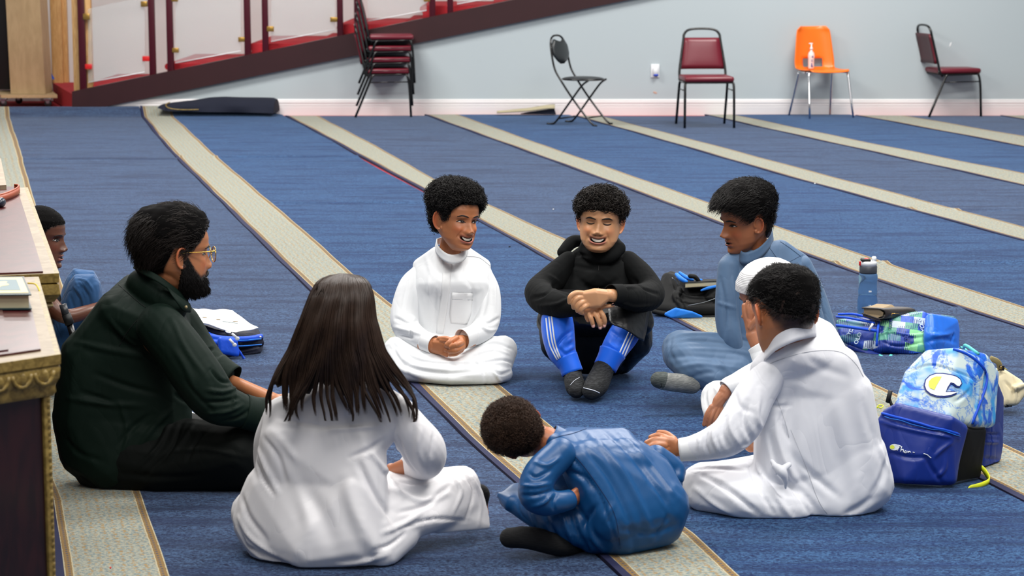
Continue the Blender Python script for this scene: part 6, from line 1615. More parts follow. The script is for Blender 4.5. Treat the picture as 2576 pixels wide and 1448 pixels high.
    for t in np.linspace(0.0, 0.82, 26):
        row = []; t0_ = t
        for a in np.linspace(-1, 1, 41):
            t = t0_ * (0.93 + 0.06 * sin(a * 11 + 1) + 0.05 * sin(a * 27)); l, r, y = outline(t)
            bul = float(bulf(t)) + 0.016
            ed = math.sqrt(max(0, 1 - abs(a) ** 2.2)); row.append(f.P((l + r) / 2 + a * (r - l) / 2 * 0.965, y + 2, bul * (0.18 + 0.82 * ed) + 0.024))
        A.append(row)
    A = np.array(A); mb = MB().slab(A, (0, 0.012, 0))
    V, F, _ = head_local(h); Dv = V - np.array([0, 0.1, 0]); Dv /= np.linalg.norm(Dv, axis=1)[:, None]
    kf = smooth01(hairline(V, [(0, 0.6), (40, 0.4), (70, -0.3), (100, -0.8), (180, -1.0)]), -0.02, 0.15)
    mb.add(tf(Mx, V + Dv * (0.02 * kf - 0.03 * (1 - kf))[:, None]), F)
    hair = mb.obj('hair', M['hair_long'], f.root, fix=True)
    P, r_ = strand_set(6000, 3, (0.90, 1.02), 0.0, 1.15, 1.0); strands('hair_strands', P, r_, M['hair_long'], hair)
    P, r_ = strand_set(2600, 5, (0.72, 0.97), 0.0015, 1.1, 0.7); strands('hair_strands', P, r_, M['hair_long'], hair)
M['hair_long'] = hair_mat('long_dark_brown_hair', (52, 38, 30), 0.42, 0.35)
long_hair_person()
# ------------------------------------------------------------------ man in a dark green shirt, in profile
M['green'] = fabric('dark_green_cotton', (5, 25, 17), 0.7, crease=0.12, spec=0.2, cs=12)
M['green_d'] = plain('dark_green_seam', (8, 14, 12), 0.8)
M['pants_black'] = fabric('black_green_trousers', (4, 9, 7), 0.75, crease=0.14, spec=0.2)
M['snap'] = plain('pearl_snap_button', (190, 172, 130), 0.25, Metallic=0.6)
def man():
    f = Fig(370, 1215, label='bearded man with glasses in a dark green shirt sitting beside the wooden desk')
    sk = skin_mat('tan_skin_h', (172, 112, 74), (150, 90, 80))
    h = dict(ear=1.0, flare=20, beard=True, fade=0.10, nose=0.7, jaw=0.06, chin=0.02, line=[(0, 0.62), (30, 0.60), (48, 0.46), (62, 0.26), (76, 0.06), (86, 0.02), (94, 0.22), (108, 0.24), (120, -0.10), (138, -0.50), (180, -0.58)])
    Mx = head_matrix(f.P(445, 634, 0.0), 103 * f.s, 114, 4, 0)
    spec = [('L', [(430, 680, 0.0, 56), (408, 730, 0.03, 46), (385, 790, 0.04, 34)]),
            ('H', [(310, 850, 0.0, 70), (430, 840, 0.05, 60), (230, 1130, 0.0, 80), (420, 1120, 0.05, 70)]),
            ('L', [(380, 860, -0.12, 46), (520, 1020, -0.14, 36), (630, 1020, -0.10, 28), (690, 1040, -0.08, 22)]),
            ('L', [(440, 830, 0.20, 42), (530, 930, 0.16, 34), (600, 965, 0.10, 26), (690, 1010, 0.04, 22)]),
            ('H', [(690, 1040, -0.08, 20), (720, 1050, -0.07, 16), (740, 1045, -0.06, 12)]), ('H', [(690, 1010, 0.04, 20), (725, 1030, 0.03, 16), (745, 1035, 0.0, 12)]),
            ('L', [(280, 1170, 0.0, 60), (600, 1150, -0.05, 50), (560, 1180, 0.2, 40)])]
    for k in range(4):
        spec.append(('L', [(715, 1035 + k * 7, -0.07 + 0.015 * k, 8), (738, 1030 + k * 8, -0.07, 8), (755, 1036 + k * 8, -0.06, 7)]))
        spec.append(('L', [(720, 1015 + k * 7, 0.03, 8), (742, 1014 + k * 8, 0.03, 8), (758, 1022 + k * 8, 0.02, 7)]))
    spec += [('L', [(700, 1028, -0.09, 9), (722, 1020, -0.10, 8)]), ('L', [(700, 1000, 0.05, 9), (722, 996, 0.05, 8)])]
    b = person_body(f, spec, sk, [(Mx, h)], voxel=0.0028)
    eyes(b, Mx, 0.035, sides=(-1, 1)); brows(b, Mx, 0.165, 0.030)
    tfn = lambda V: 0.02 + 0.09 * smooth01(V[:, 2], 0.15, 0.5) + 0.12 * smooth01(V[:, 2], 0.45, 0.85) + 0.11 * smooth01(V[:, 1], 0.2, 0.8) * smooth01(V[:, 2], -0.4, 0.1)
    mb, _, _ = hair_cap(f, Mx, h, M['hair_black'], tfn=tfn, lump=0.018); hc = mb.obj('hair', M['scalp'], f.root)
    comb = lambda P: np.stack([0.25 * np.sin(P[:, 2] * 9 + P[:, 1] * 5), 1.0 + 0 * P[:, 1], -0.15 - 0.9 * smooth01(P[:, 1], 0.0, 0.9) - 0.5 * smooth01(-P[:, 2], -0.6, 0.0)], 1)
    tufts(f, Mx, h, M['hair_brownblack'], 9500, tfn=lambda V: tfn(V) - 0.02, length=(0.10, 0.34), comb=comb, up=0.14, thick=0.0085, seed=13, parent=hc, grav=0.35, wave=0.05, pts=10)
    # beard
    V, F, _ = head_local(h); ax = np.abs(V[:, 0]); ph = np.degrees(np.arctan2(ax, -V[:, 1]))
    bl = np.interp(ph, [0, 16, 28, 45, 60, 75, 88, 100], [-0.66, -0.56, -0.48, -0.52, -0.38, -0.12, 0.08, -0.5]); k = smooth01(bl - V[:, 2], -0.03, 0.12) * (ph < 95)
    D = V - np.array([0, 0.2, -0.3]); D /= np.linalg.norm(D, axis=1)[:, None]; q = 0.012 * np.sin(V[:, 0] * 30) * np.sin(V[:, 2] * 33)
    V2 = V + D * ((0.04 + 0.055 * smooth01(-V[:, 2], 0.55, 0.95) + q) * k - 0.04 * (1 - k))[:, None]
    bd = MB().add(tf(Mx, V2), F).obj('beard', M['hair_black'], f.root)
    lineb = [(0, -9)]
    rs = np.random.default_rng(31); sel = np.where(k > 0.4)[0]; idx = rs.choice(sel, 4200); Pb = V2[idx] + rs.normal(size=(4200, 3)) * 0.008; Db = D[idx] + rs.normal(size=(4200, 3)) * 0.35 + np.array([0, -0.1, -0.7]); Db /= np.linalg.norm(Db, axis=1)[:, None]
    t = np.linspace(0, 1, 5); L = rs.uniform(0.03, 0.08, 4200); Q = Pb[:, None] + Db[:, None] * (L[:, None] * t)[..., None] - np.array([0, 0, 1]) * (0.03 * t ** 2)[None, :, None]
    kk = Mx.to_scale()[0]; strands('beard_hairs', tf(Mx, Q.reshape(-1, 3)).reshape(Q.shape), np.broadcast_to(0.005 * kk * (1 - .6 * t), (4200, 5)), M['hair_black'], bd)
    for s_ in (-1, 1): face_line(b, Mx, [(s_ * 0.02, -0.455), (s_ * 0.14, -0.47), (s_ * 0.27, -0.56)], 0.045, 'moustache', M['hair_black'], 0.01)
    # glasses
    g = empty('glasses', tf(Mx, [[0, -0.9, 0.02]])[0], 'gold-rimmed glasses worn by the bearded man', 'glasses')
    kz = kk
    for s_ in (-1, 1):
        ring = [(s_ * 0.29 + 0.235 * cos(a) * (1 - .06 * sin(a)), -0.86 + 0.10 * abs(s_ * 0.29 + .2 * cos(a)) ** 1.5, 0.0 + 0.19 * sin(a)) for a in np.linspace(0, 2 * pi, 33)]
        MB().tube(tf(Mx, ring), 0.013 * kz, 8).obj('rim', M['goldmetal'], g)
        MB().add(tf(Mx, ring[:-1] + [(s_ * 0.29, -0.84, 0.0)]), [(i, (i + 1) % 32, 32) for i in range(32)]).obj('lens', M['lens'], g)
        MB().tube(tf(Mx, [(s_ * 0.52, -0.80, 0.10), (s_ * 0.64, -0.72, 0.11), (s_ * 0.69, -0.35, 0.09), (s_ * 0.70, 0.0, 0.07), (s_ * 0.68, 0.14, 0.02)]), [0.016 * kz, 0.018 * kz, 0.012 * kz, 0.012 * kz, 0.012 * kz], 8, 3).obj('temple_arm', M['goldmetal'], g)
    MB().tube(tf(Mx, [(-0.06, -0.90, 0.05), (0, -0.93, 0.07), (0.06, -0.90, 0.05)]), 0.012 * kz, 8, 3).obj('bridge', M['goldmetal'], g)
    # shirt
    sh = [('L', [(360, 714, 0.0, 42), (395, 738, -0.03, 46), (432, 770, -0.03, 42)]), ('H', [(345, 735, 0.06, 52), (420, 760, 0.10, 50), (300, 790, -0.02, 60), (400, 830, -0.06, 60), (440, 830, 0.16, 50)]),
          ('H', [(300, 790, 0.0, 64), (420, 840, 0.0, 66), (450, 850, 0.14, 44), (230, 900, 0.0, 76), (400, 960, 0.02, 80)]),
          ('H', [(225, 900, 0.0, 78), (400, 960, 0.02, 82), (215, 1060, 0.0, 84), (400, 1080, 0.02, 84)]),
          ('H', [(212, 1050, 0.0, 82), (225, 1130, 0.0, 80), (280, 1160, -0.02, 80), (400, 1100, 0.0, 78), (420, 1040, 0.02, 66)])]
    folds = [([(190, 860), (280, 880), (380, 900)], 9, 5), ([(240, 940), (320, 970), (400, 990)], 9, -6), ([(170, 1000), (260, 1015), (360, 1020)], 9, 6), ([(200, 985), (250, 1000), (300, 1020)], 7, -5), ([(340, 860), (380, 900), (420, 920)], 8, -5), ([(270, 800), (320, 850), (370, 880)], 9, 5),
             ([(380, 1040), (330, 1080), (300, 1120)], 9, -6), ([(430, 1030), (390, 1070), (350, 1120)], 9, 6), ([(440, 990), (470, 1010), (500, 1020)], 7, -6), ([(300, 1010), (320, 1080), (310, 1140)], 8, 4), ([(160, 1100), (200, 1140), (260, 1160)], 9, -4), ([(420, 700), (400, 740), (395, 770)], 6, -3)]
    o = f.cloth('shirt', sh, M['green'], 0.0055, 4, folds, noise=0.002)
    f.cloth('sleeve', [('L', [(402, 822, -0.12, 58), (450, 880, -0.16, 62), (500, 950, -0.18, 62), (545, 1010, -0.18, 56), (595, 1030, -0.16, 46), (630, 1038, -0.14, 40)])], M['green'], 0.005, 3,
            [([(430, 800), (470, 880), (520, 950)], 8, 4), ([(530, 930), (560, 960), (610, 960)], 6, -8), ([(520, 980), (560, 985), (600, 975)], 6, 8), ([(510, 1010), (560, 1010), (600, 1000)], 6, -8), ([(520, 1040), (570, 1035), (610, 1020)], 6, 7), ([(560, 1060), (600, 1050), (630, 1030)], 6, -6), ([(460, 950), (500, 1000), (540, 1040)], 8, -5), ([(575, 950), (590, 990), (585, 1030)], 5, 6), ([(440, 880), (470, 930), (490, 980)], 9, 4)], noise=0.002)
    cuff(f, [(612, 1034, -0.15, 44), (636, 1040, -0.14, 43), (662, 1046, -0.13, 47)], 'cuff', M['green'])
    f.cloth('sleeve', [('L', [(455, 810, 0.18, 50), (490, 870, 0.17, 50), (520, 910, 0.15, 48), (548, 935, 0.13, 44)])], M['green'], 0.005, 3, [([(490, 870), (520, 880), (540, 875)], 6, -6), ([(500, 900), (530, 905), (560, 900)], 6, 6)], noise=0.002)
    cuff(f, [(540, 926, 0.13, 44), (562, 942, 0.12, 42), (584, 956, 0.11, 41)], 'cuff', M['green'])
    MB().ell(f.P(558, 941, 0.072), (4.2 * f.s, 0.002, 4.2 * f.s), n=8).obj('snap_button', M['snap'], f.root)
    # standing collar with points
    collar(f, [(334, 668, 0.03), (356, 682, -0.075), (402, 706, -0.10), (448, 740, -0.075), (476, 764, 0.0), (470, 750, 0.08), (430, 706, 0.11), (360, 674, 0.09)], 18, M['green'], lean=0.10, drop=6)
    A = [[f.P(418, 722, -0.115), f.P(452, 748, -0.098), f.P(476, 764, -0.045)], [f.P(432, 744, -0.125), f.P(460, 766, -0.105), f.P(480, 775, -0.05)], [f.P(452, 772, -0.12), f.P(464, 784, -0.105), f.P(478, 786, -0.06)]]
    MB().slab(np.array([cr(np.array(r), 4) for r in A]), 0.003).obj('collar_point', M['green'], f.root, fix=True)
    MB().ell(f.P(468, 772, -0.112), (4 * f.s, 0.002, 4 * f.s), n=8).obj('snap_button', M['snap'], f.root)
    f.line(o, [(283, 702), (320, 735), (355, 765), (375, 778)], 'yoke_seam', M['green_d'], 0.9)
    f.line(o, [(378, 778), (350, 800), (320, 835), (300, 870)], 'armhole_seam', M['green_d'], 0.9)
    f.line(o, [(380, 777), (400, 770), (425, 772), (450, 785)], 'shoulder_seam', M['green_d'], 0.9)
    f.cloth('trousers', [('H', [(235, 1130, 0.0, 78), (260, 1170, 0.0, 76), (400, 1120, 0.0, 80), (420, 1165, -0.04, 80)]),
                         ('H', [(400, 1120, 0.0, 76), (410, 1170, -0.04, 80), (600, 1130, -0.10, 72), (625, 1170, -0.08, 66)]),
                         ('H', [(640, 1150, -0.05, 68), (560, 1190, 0.1, 50), (480, 1180, 0.2, 50), (640, 1120, 0.25, 60), (460, 1090, 0.3, 60)])],
            M['pants_black'], 0.0055, 4, [([(430, 1060), (400, 1120), (340, 1180)], 8, 6), ([(460, 1060), (430, 1130), (360, 1200)], 8, -6), ([(490, 1060), (460, 1110), (420, 1160)], 8, 5), ([(430, 1135), (520, 1130), (620, 1150)], 7, 4), ([(520, 1080), (490, 1120), (470, 1160)], 7, -5), ([(300, 1190), (400, 1200), (500, 1195)], 12, -4)], noise=0.002)
M['hair_brownblack'] = hair_mat('black_brown_hair', (30, 24, 21))
M['goldmetal'] = plain('gold_metal', (212, 170, 84), 0.2, 0.05, Metallic=1.0)
M['lens'] = glass('spectacle_lens', (0.98, 0.98, 0.98, 1), 0.0, 0.95, 1.03, 0.35)
man()
# ------------------------------------------------------------------ child behind the desk
M['denim'] = fabric('blue_denim', (40, 82, 128), 0.8, sheen=0.2, crease=0.3, cs=16)
M['black_tee'] = fabric('black_t_shirt', (16, 18, 20), 0.85, crease=0.2)
def kid():
    f = Fig(120, 985, label='child in blue jeans with hands clasped around the knees behind the wooden desk')
    sk = skin_mat('dark_brown_skin', (96, 56, 38), (140, 74, 66), 0.38)
    h = dict(ear=0.95, flare=20, fade=0.10, nose=0.82, nosew=1.15, jaw=0.05, line=[(0, 0.50), (30, 0.50), (48, 0.44), (62, 0.30), (78, 0.12), (90, 0.2), (108, 0.2), (122, -0.1), (140, -0.4), (180, -0.48)])
    Mx = head_matrix(f.P(103, 597, 0.0), 77 * f.s, 84, 6, 2)
    F_ = lambda *p: ('L', list(p))
    spec = [('L', [(100, 640, 0.0, 32), (92, 690, 0.0, 34), (85, 740, 0.0, 44)]),
            ('H', [(60, 760, 0.0, 44), (110, 760, 0.0, 40), (60, 900, 0.0, 50), (120, 900, 0.0, 50)]),
            ('L', [(110, 745, -0.16, 24), (130, 770, -0.20, 22), (165, 795, -0.20, 19), (215, 785, -0.16, 17), (262, 770, -0.10, 15)]),
            ('H', [(262, 770, -0.10, 14), (285, 766, -0.07, 13), (300, 770, -0.05, 10)]),
            F_((298, 762, -0.06, 7.5), (314, 764, -0.04, 7)), F_((300, 770, -0.06, 7.5), (316, 773, -0.04, 7)), F_((298, 778, -0.06, 7.5), (312, 782, -0.04, 7)), F_((294, 785, -0.06, 7), (306, 790, -0.04, 6)), F_((276, 758, -0.08, 8), (290, 752, -0.06, 7)),
            ('L', [(110, 930, 0.0, 34), (200, 730, 0.0, 26), (225, 930, 0.0, 20)]), ('L', [(110, 930, 0.1, 34), (205, 720, 0.12, 26), (235, 930, 0.1, 20)])]
    b = person_body(f, spec, sk, [(Mx, h)])
    eyes(b, Mx, 0.034, 0.03); brows(b, Mx, 0.16, 0.018)
    mb, _, _ = hair_cap(f, Mx, h, M['hair_black'], tfn=lambda V: 0.02 + 0.02 * smooth01(V[:, 2], 0.2, 0.6), lump=0.003); hc = mb.obj('hair', M['scalp'], f.root)
    curls(f, Mx, h, M['hair_black'], 4500, off=0.03, rad=(0.010, 0.016), length=(0.02, 0.05), turns=(1, 1.6), thick=0.005, seed=15, parent=hc, pts=8, margin=0.0)
    f.cloth('jeans', [('L', [(110, 930, -0.04, 46), (178, 800, -0.05, 40), (212, 716, -0.06, 36), (226, 760, -0.06, 34), (228, 850, -0.05, 30), (230, 950, -0.05, 28)])], M['denim'], 0.0045, 3,
            [([(185, 720), (205, 745), (215, 790)], 5, 4), ([(200, 715), (222, 745), (226, 790)], 5, -4), ([(178, 745), (190, 790)], 5, -3), ([(190, 700), (215, 705), (235, 730)], 4, 3)], noise=0.001)
    f.cloth('jeans', [('L', [(110, 930, 0.10, 46), (170, 800, 0.10, 38), (206, 702, 0.12, 35), (228, 760, 0.12, 33), (240, 850, 0.12, 30), (240, 950, 0.12, 28)])], M['denim'], 0.0045, 3, noise=0.001)
    f.cloth('t_shirt', [('H', [(62, 750, 0.0, 50), (110, 752, 0.0, 44), (60, 910, 0.0, 56), (125, 900, 0.0, 54)]), ('L', [(112, 735, -0.12, 28), (122, 755, -0.17, 29)])], M['black_tee'], 0.006, 4)
kid()
# ------------------------------------------------------------------ desks at the left
ZT = 0.75
def desk(name, label, pts, side_right, lip=0.085, shelf_front=True, panel=True, ornate=True):
    """pts: outline of the top in pixels (far-left, far-right, near-right, near-left) on the plane z=ZT"""
    P = [G(x, y, ZT) for x, y in pts]
    cen = sum(P) / 4
    root = empty(name, (cen[0], cen[1], 0), label, 'desk')
    P = [np.array(p) for p in P]
    # pale rim with the inner red-brown panel
    MB().prism([p for p in P], (0, 0, -0.022)).obj('top_rim', M['cream_wood'], root, smooth=False, fix=True)
    fl, fr, nr, nl = P
    e = (fr - nr); e /= np.linalg.norm(e); q = (nl - nr); q /= np.linalg.norm(q)
    return root, P, e, q
def strip_quad(a, b, c, d, z0, z1):
    return [(p[0], p[1], z0) for p in (a, b, c, d)], (0, 0, z1 - z0)
def near_desk():
    root, P, e, q = desk('wooden_desk', 'ornate wooden desk with gilded moulding at the left edge, nearest to us', [(-220, 708), (85, 696), (138, 890), (-260, 948)], True)
    fl, fr, nr, nl = P
    # inner panel and darker frame boards
    a = fr + q * 0.028 - e * 0.005; b = nr + q * 0.030 + e * 0.055; c = nl + e * 0.055; d = fl - e * 0.005
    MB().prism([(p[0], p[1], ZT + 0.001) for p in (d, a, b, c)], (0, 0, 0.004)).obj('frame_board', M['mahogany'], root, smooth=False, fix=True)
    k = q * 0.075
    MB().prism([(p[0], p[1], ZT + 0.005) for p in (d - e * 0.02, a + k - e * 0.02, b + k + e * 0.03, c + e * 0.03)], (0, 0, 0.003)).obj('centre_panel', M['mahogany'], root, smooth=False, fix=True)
    # moulding: gilded cavetto with carved leaves on the two visible sides
    prof = [(0.0, ZT), (0.0, ZT - 0.018), (-0.003, ZT - 0.022), (-0.001, ZT - 0.030), (-0.002, ZT - 0.044), (-0.007, ZT - 0.058), (-0.012, ZT - 0.064), (-0.007, ZT - 0.068), (-0.007, ZT - 0.074), (-0.010, ZT - 0.080)]
    n_f = np.cross(q, [0, 0, 1]); n_f = n_f * (1 if n_f[1] < 0 else -1); n_s = np.cross(e, [0, 0, 1]); n_s = n_s * (1 if n_s[0] > 0 else -1)
    A = []
    for t, z in prof:
        cA = nr + (n_f + n_s) * t * 1.0; A.append([(fr + n_s * t)[:2].tolist() + [z], cA[:2].tolist() + [z], (nl + n_f * t)[:2].tolist() + [z]])
    MB().slab(np.array(A), -0.012).obj('moulding', M['gold'], root, smooth='auto', fix=True)
    carve = MB()
    L = np.linalg.norm(nl - nr); n = int(L / 0.052)
    for i in range(n):
        p = nr + q * (0.030 + i * 0.052) + n_f * (-0.001); c0 = np.array([p[0], p[1], ZT - 0.032])
        arc = [c0 + q * (0.022 * cos(t)) + np.array([0, 0, -0.026 * sin(t)]) + n_f * 0.006 for t in np.linspace(0, pi, 9)]
        carve.tube(arc, 0.005, 6); carve.ell(c0 + np.array([0, 0, -0.010]) + n_f * 0.003, (0.012, 0.007, 0.016), n=8)
    L2 = np.linalg.norm(fr - nr); n = int(L2 / 0.052)
    for i in range(n):
        p = nr + e * (0.030 + i * 0.052) + n_s * (-0.006); c0 = np.array([p[0], p[1], ZT - 0.036])
        carve.tube([c0 + e * (0.022 * cos(t)) + np.array([0, 0, -0.026 * sin(t)]) + n_s * 0.002 for t in np.linspace(0, pi, 9)], 0.0035, 6)
    carve.obj('carved_leaves', M['gold'], root)
    # body panels
    z1 = ZT - 0.080
    o1 = 0.013
    A1 = nr - (n_f + n_s) * o1; A2 = nl - n_f * o1; A3 = fr - n_s * o1
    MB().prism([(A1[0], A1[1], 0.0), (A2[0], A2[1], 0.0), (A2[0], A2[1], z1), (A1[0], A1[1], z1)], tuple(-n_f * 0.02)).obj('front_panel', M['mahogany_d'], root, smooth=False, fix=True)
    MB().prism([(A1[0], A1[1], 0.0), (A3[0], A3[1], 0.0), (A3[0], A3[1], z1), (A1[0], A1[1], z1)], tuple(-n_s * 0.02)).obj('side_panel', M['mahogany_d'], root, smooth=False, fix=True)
    # corner pilaster with a rope edge
    c = A1 + q * 0.012
    MB().box((A1[0] + q[0] * 0.004, A1[1] + q[1] * 0.004, z1 / 2), (0.016, 0.018, z1), rz=math.atan2(q[1], q[0]), bev=0.003).obj('corner_pilaster', M['gold'], root, smooth='auto')
    rope = MB()
    for k in range(int(z1 / 0.014)):
        rope.ell((A1[0] + 0.004, A1[1] - 0.006, 0.01 + k * 0.014), (0.004, 0.004, 0.0075), M=Matrix.Rotation(RAD(25), 3, 'Y'), n=6)
    rope.obj('rope_edge', M['gold'], root)
near_desk()
def far_desk():
    root, P, e, q = desk('wooden_desk', 'second wooden desk with a pale rim behind the nearest desk', [(-200, 478), (61, 471), (137, 687), (-250, 702)], True)
    fl, fr, nr, nl = P
    n_s = np.cross(e, [0, 0, 1]); n_s = n_s * (1 if n_s[0] > 0 else -1); n_f = np.cross(q, [0, 0, 1]); n_f = n_f * (1 if n_f[1] < 0 else -1)
    a = fr + q * 0.026 - e * 0.004; b = nr + q * 0.028 + e * 0.01; c = nl + e * 0.01; d = fl - e * 0.004
    MB().prism([(p[0], p[1], ZT + 0.001) for p in (d, a, b, c)], (0, 0, 0.004)).obj('frame_board', M['mahogany'], root, smooth=False, fix=True)
    j = q * 0.13
    MB().tube([a + j + [0, 0, 0.005], b + j + [0, 0, 0.005]], 0.0015, 6).obj('joint_line', M['black'], root)
    mid = (a + b) / 2
    MB().tube([mid + j + e * .25 + [0, 0, 0.005], mid + q * 0.6 + e * .25 + [0, 0, 0.005]], 0.0015, 6).obj('joint_line', M['black'], root)
    z1 = ZT - 0.022
    # gilded bulb moulding at the near corner and along the right side
    prof = [(0.0, ZT), (0.0, ZT - 0.018), (-0.012, ZT - 0.024), (0.000, ZT - 0.036), (0.002, ZT - 0.050), (-0.010, ZT - 0.066), (-0.020, ZT - 0.072), (-0.014, ZT - 0.080), (-0.028, ZT - 0.088)]
    A = []
    for t, z in prof:
        cA = nr + (n_f + n_s) * t; A.append([(fr + n_s * t)[:2].tolist() + [z], cA[:2].tolist() + [z], (nl + n_f * t)[:2].tolist() + [z]])
    MB().slab(np.array(A), -0.012).obj('moulding', M['gold'], root, smooth='auto', fix=True)
    A1 = nr - (n_f + n_s) * 0.034; A2 = nl - n_f * 0.034; A3 = fr - n_s * 0.034; z1 = ZT - 0.088
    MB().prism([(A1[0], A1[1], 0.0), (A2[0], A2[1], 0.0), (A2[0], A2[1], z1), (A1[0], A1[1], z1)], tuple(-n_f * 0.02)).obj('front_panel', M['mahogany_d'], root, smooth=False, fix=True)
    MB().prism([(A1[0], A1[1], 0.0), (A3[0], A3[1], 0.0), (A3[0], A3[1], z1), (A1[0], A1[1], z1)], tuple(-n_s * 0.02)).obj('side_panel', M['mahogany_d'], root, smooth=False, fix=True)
    MB().box((A1[0], A1[1], z1 / 2), (0.028, 0.028, z1), rz=math.atan2(q[1], q[0]), bev=0.004).obj('corner_pilaster', M['gold'], root, smooth='auto')
far_desk()
def rail():
    # pale board seen beyond the second desk
    P = [G(-60, 402, ZT + 0.02), G(2, 398, ZT + .02), G(16, 465, ZT + .02), G(-60, 469, ZT + .02)]
    root = empty('wooden_shelf', (P[0][0], P[0][1], 0), 'pale wooden shelf end at the left edge beyond the desks', 'shelf')
    MB().prism(P, (0, 0, -0.03)).obj('top_board', M['cream_wood'], root, smooth=False, fix=True)
    MB().prism([p - np.array([0.02, 0, 0.03]) for p in P], (0, 0, -0.74)).obj('body', M['mahogany_d'], root, smooth=False, fix=True)
rail()
def desk_items():
    # book on the nearest desk
    zb = ZT + 0.008
    a, b, c, d = G(-150, 697, zb + 0.035), G(59, 695, zb + 0.035), G(79, 740, zb + 0.035), G(-150, 742, zb + 0.035)
    root = empty('book', (b[0] - .05, b[1], zb), 'hardcover book with a blue-green and gold cover on the nearest desk', 'book')
    M['cover'] = plain('blue_green_cover', (86, 112, 118), 0.5); M['goldink'] = plain('pale_gold_print', (206, 190, 138), 0.5, 0.08, 30); M['pages'] = plain('cream_pages', (204, 192, 158), 0.8, 0.08, 200); M['cover_d'] = plain('dark_teal_cover', (34, 58, 62), 0.5)
    MB().prism([(p[0], p[1], zb + 0.032) for p in (a, b, c, d)], (0, 0, 0.003)).obj('front_cover', M['cover_d'], root, smooth=False, fix=True)
    MB().prism([(p[0], p[1], zb + 0.003) for p in (a + [0, -0.006, 0], b + [-0.008, -.006, 0], c + [-0.008, 0.008, 0], d + [0, 0.008, 0])], (0, 0, 0.029)).obj('pages', M['pages'], root, smooth=False, fix=True)
    MB().prism([(p[0], p[1], zb) for p in (a, b, c, d)], (0, 0, 0.003)).obj('back_cover', M['cover_d'], root, smooth=False, fix=True)
    f = lambda s_, t_: a * (1 - s_) * (1 - t_) + b * s_ * (1 - t_) + c * s_ * t_ + d * (1 - s_) * t_
    def inset(s0, s1, t0, t1, mt, nm, h): MB().prism([f(s0, t0) + [0, 0, h], f(s1, t0) + [0, 0, h], f(s1, t1) + [0, 0, h], f(s0, t1) + [0, 0, h]], (0, 0, 0.0008)).obj(nm, M[mt], root, smooth=False, fix=True)
    inset(0.1, 0.975, 0.08, 0.93, 'goldink', 'gold_border', 0.0002); inset(0.1, 0.90, 0.2, 0.80, 'cover', 'cover_field', 0.0008)
    el = [f(0.62, 0.5) + np.array([0.03 * cos(t), 0.05 * sin(t) , 0.0016]) * np.array([1 + .15 * cos(6 * t), 1 + .15 * cos(6 * t), 1]) for t in np.linspace(0, 2 * pi, 40, endpoint=False)]
    MB().prism(el, (0, 0, 0.0006)).obj('gold_medallion', M['goldink'], root, smooth=False, fix=True)
    # yellow ribbon
    M['yellow'] = plain('yellow_ribbon', (226, 196, 20), 0.6)
    z = ZT + 0.012
    P = [G(70, 712, z), G(88, 714, z), G(97, 726, ZT + 0.004), G(102, 745, ZT - 0.02), G(106, 770, ZT - 0.05), G(110, 800, ZT - 0.09)]
    y0 = P[2][1]; P = [P[0], P[1], P[2], U(103, 742, y0 - .02), U(107, 770, y0 - .02), U(109, 800, y0 - .02)]
    o = MB().tube(P, 0.0018, 6, 5).obj('ribbon_bookmark', M['yellow']); tag(o, 'thin yellow ribbon hanging over the rim of the nearest desk', 'ribbon')
    # leather strap and headphones-like item
    M['leather'] = plain('tan_leather', (160, 72, 36), 0.45, 0.1, 40); M['darkblue'] = plain('dark_blue_plastic', (28, 36, 52), 0.3)
    z = ZT + 0.006
    root = empty('leather_strap_roll', G(0, 500, z), 'tan leather loop with a dark clasp on the second desk', 'strap')
    A = []
    for t in np.linspace(-0.6 * pi, 0.55 * pi, 18):
        p = G(2, 500, z); x, y = p[0] + 0.030 * cos(t) , p[1] + 0.17 * sin(t) + 0.05; A.append([(x, y, z), (x, y, z + 0.022)])
    MB().slab(np.array(A), 0.004).obj('leather_loop', M['leather'], root, fix=True)
    A = np.array(A); MB().tube(A[:, 1] + [0, 0, .001], 0.0035, 6).obj('loop_edge', M['leather'], root)
    MB().ell(G(3, 509, z + 0.014), (0.014, 0.03, 0.016), n=10).obj('clasp', M['darkblue'], root)
desk_items()
# dark tube (folding stroller or crutch handle) beside the child
def handle():
    f = Fig(165, 1060, name='tube_handle', label='dark grey padded tube handle standing between the desk and the man in green', cat='handle')
    M['rubber'] = plain('dark_rubber', (42, 44, 48), 0.35)
    MB().tube([f.P(158, 765, -0.0), f.P(168, 800, 0.0)], [9.5 * f.s, 9.5 * f.s], 16).obj('grip', M['rubber'], f.root)
    MB().tube([f.P(166, 790, -0.0), f.P(176, 815, 0.0)], [11.5 * f.s, 12 * f.s], 16).obj('collar', M['black'], f.root)
    MB().tube([f.P(174, 810, 0.0), f.P(188, 860, 0.0), f.P(215, 1000, 0.03), G(225, 1058)], [8.5 * f.s, 8.5 * f.s, 8 * f.s, 8 * f.s], 12).obj('tube', M['blackmetal'], f.root)
handle()

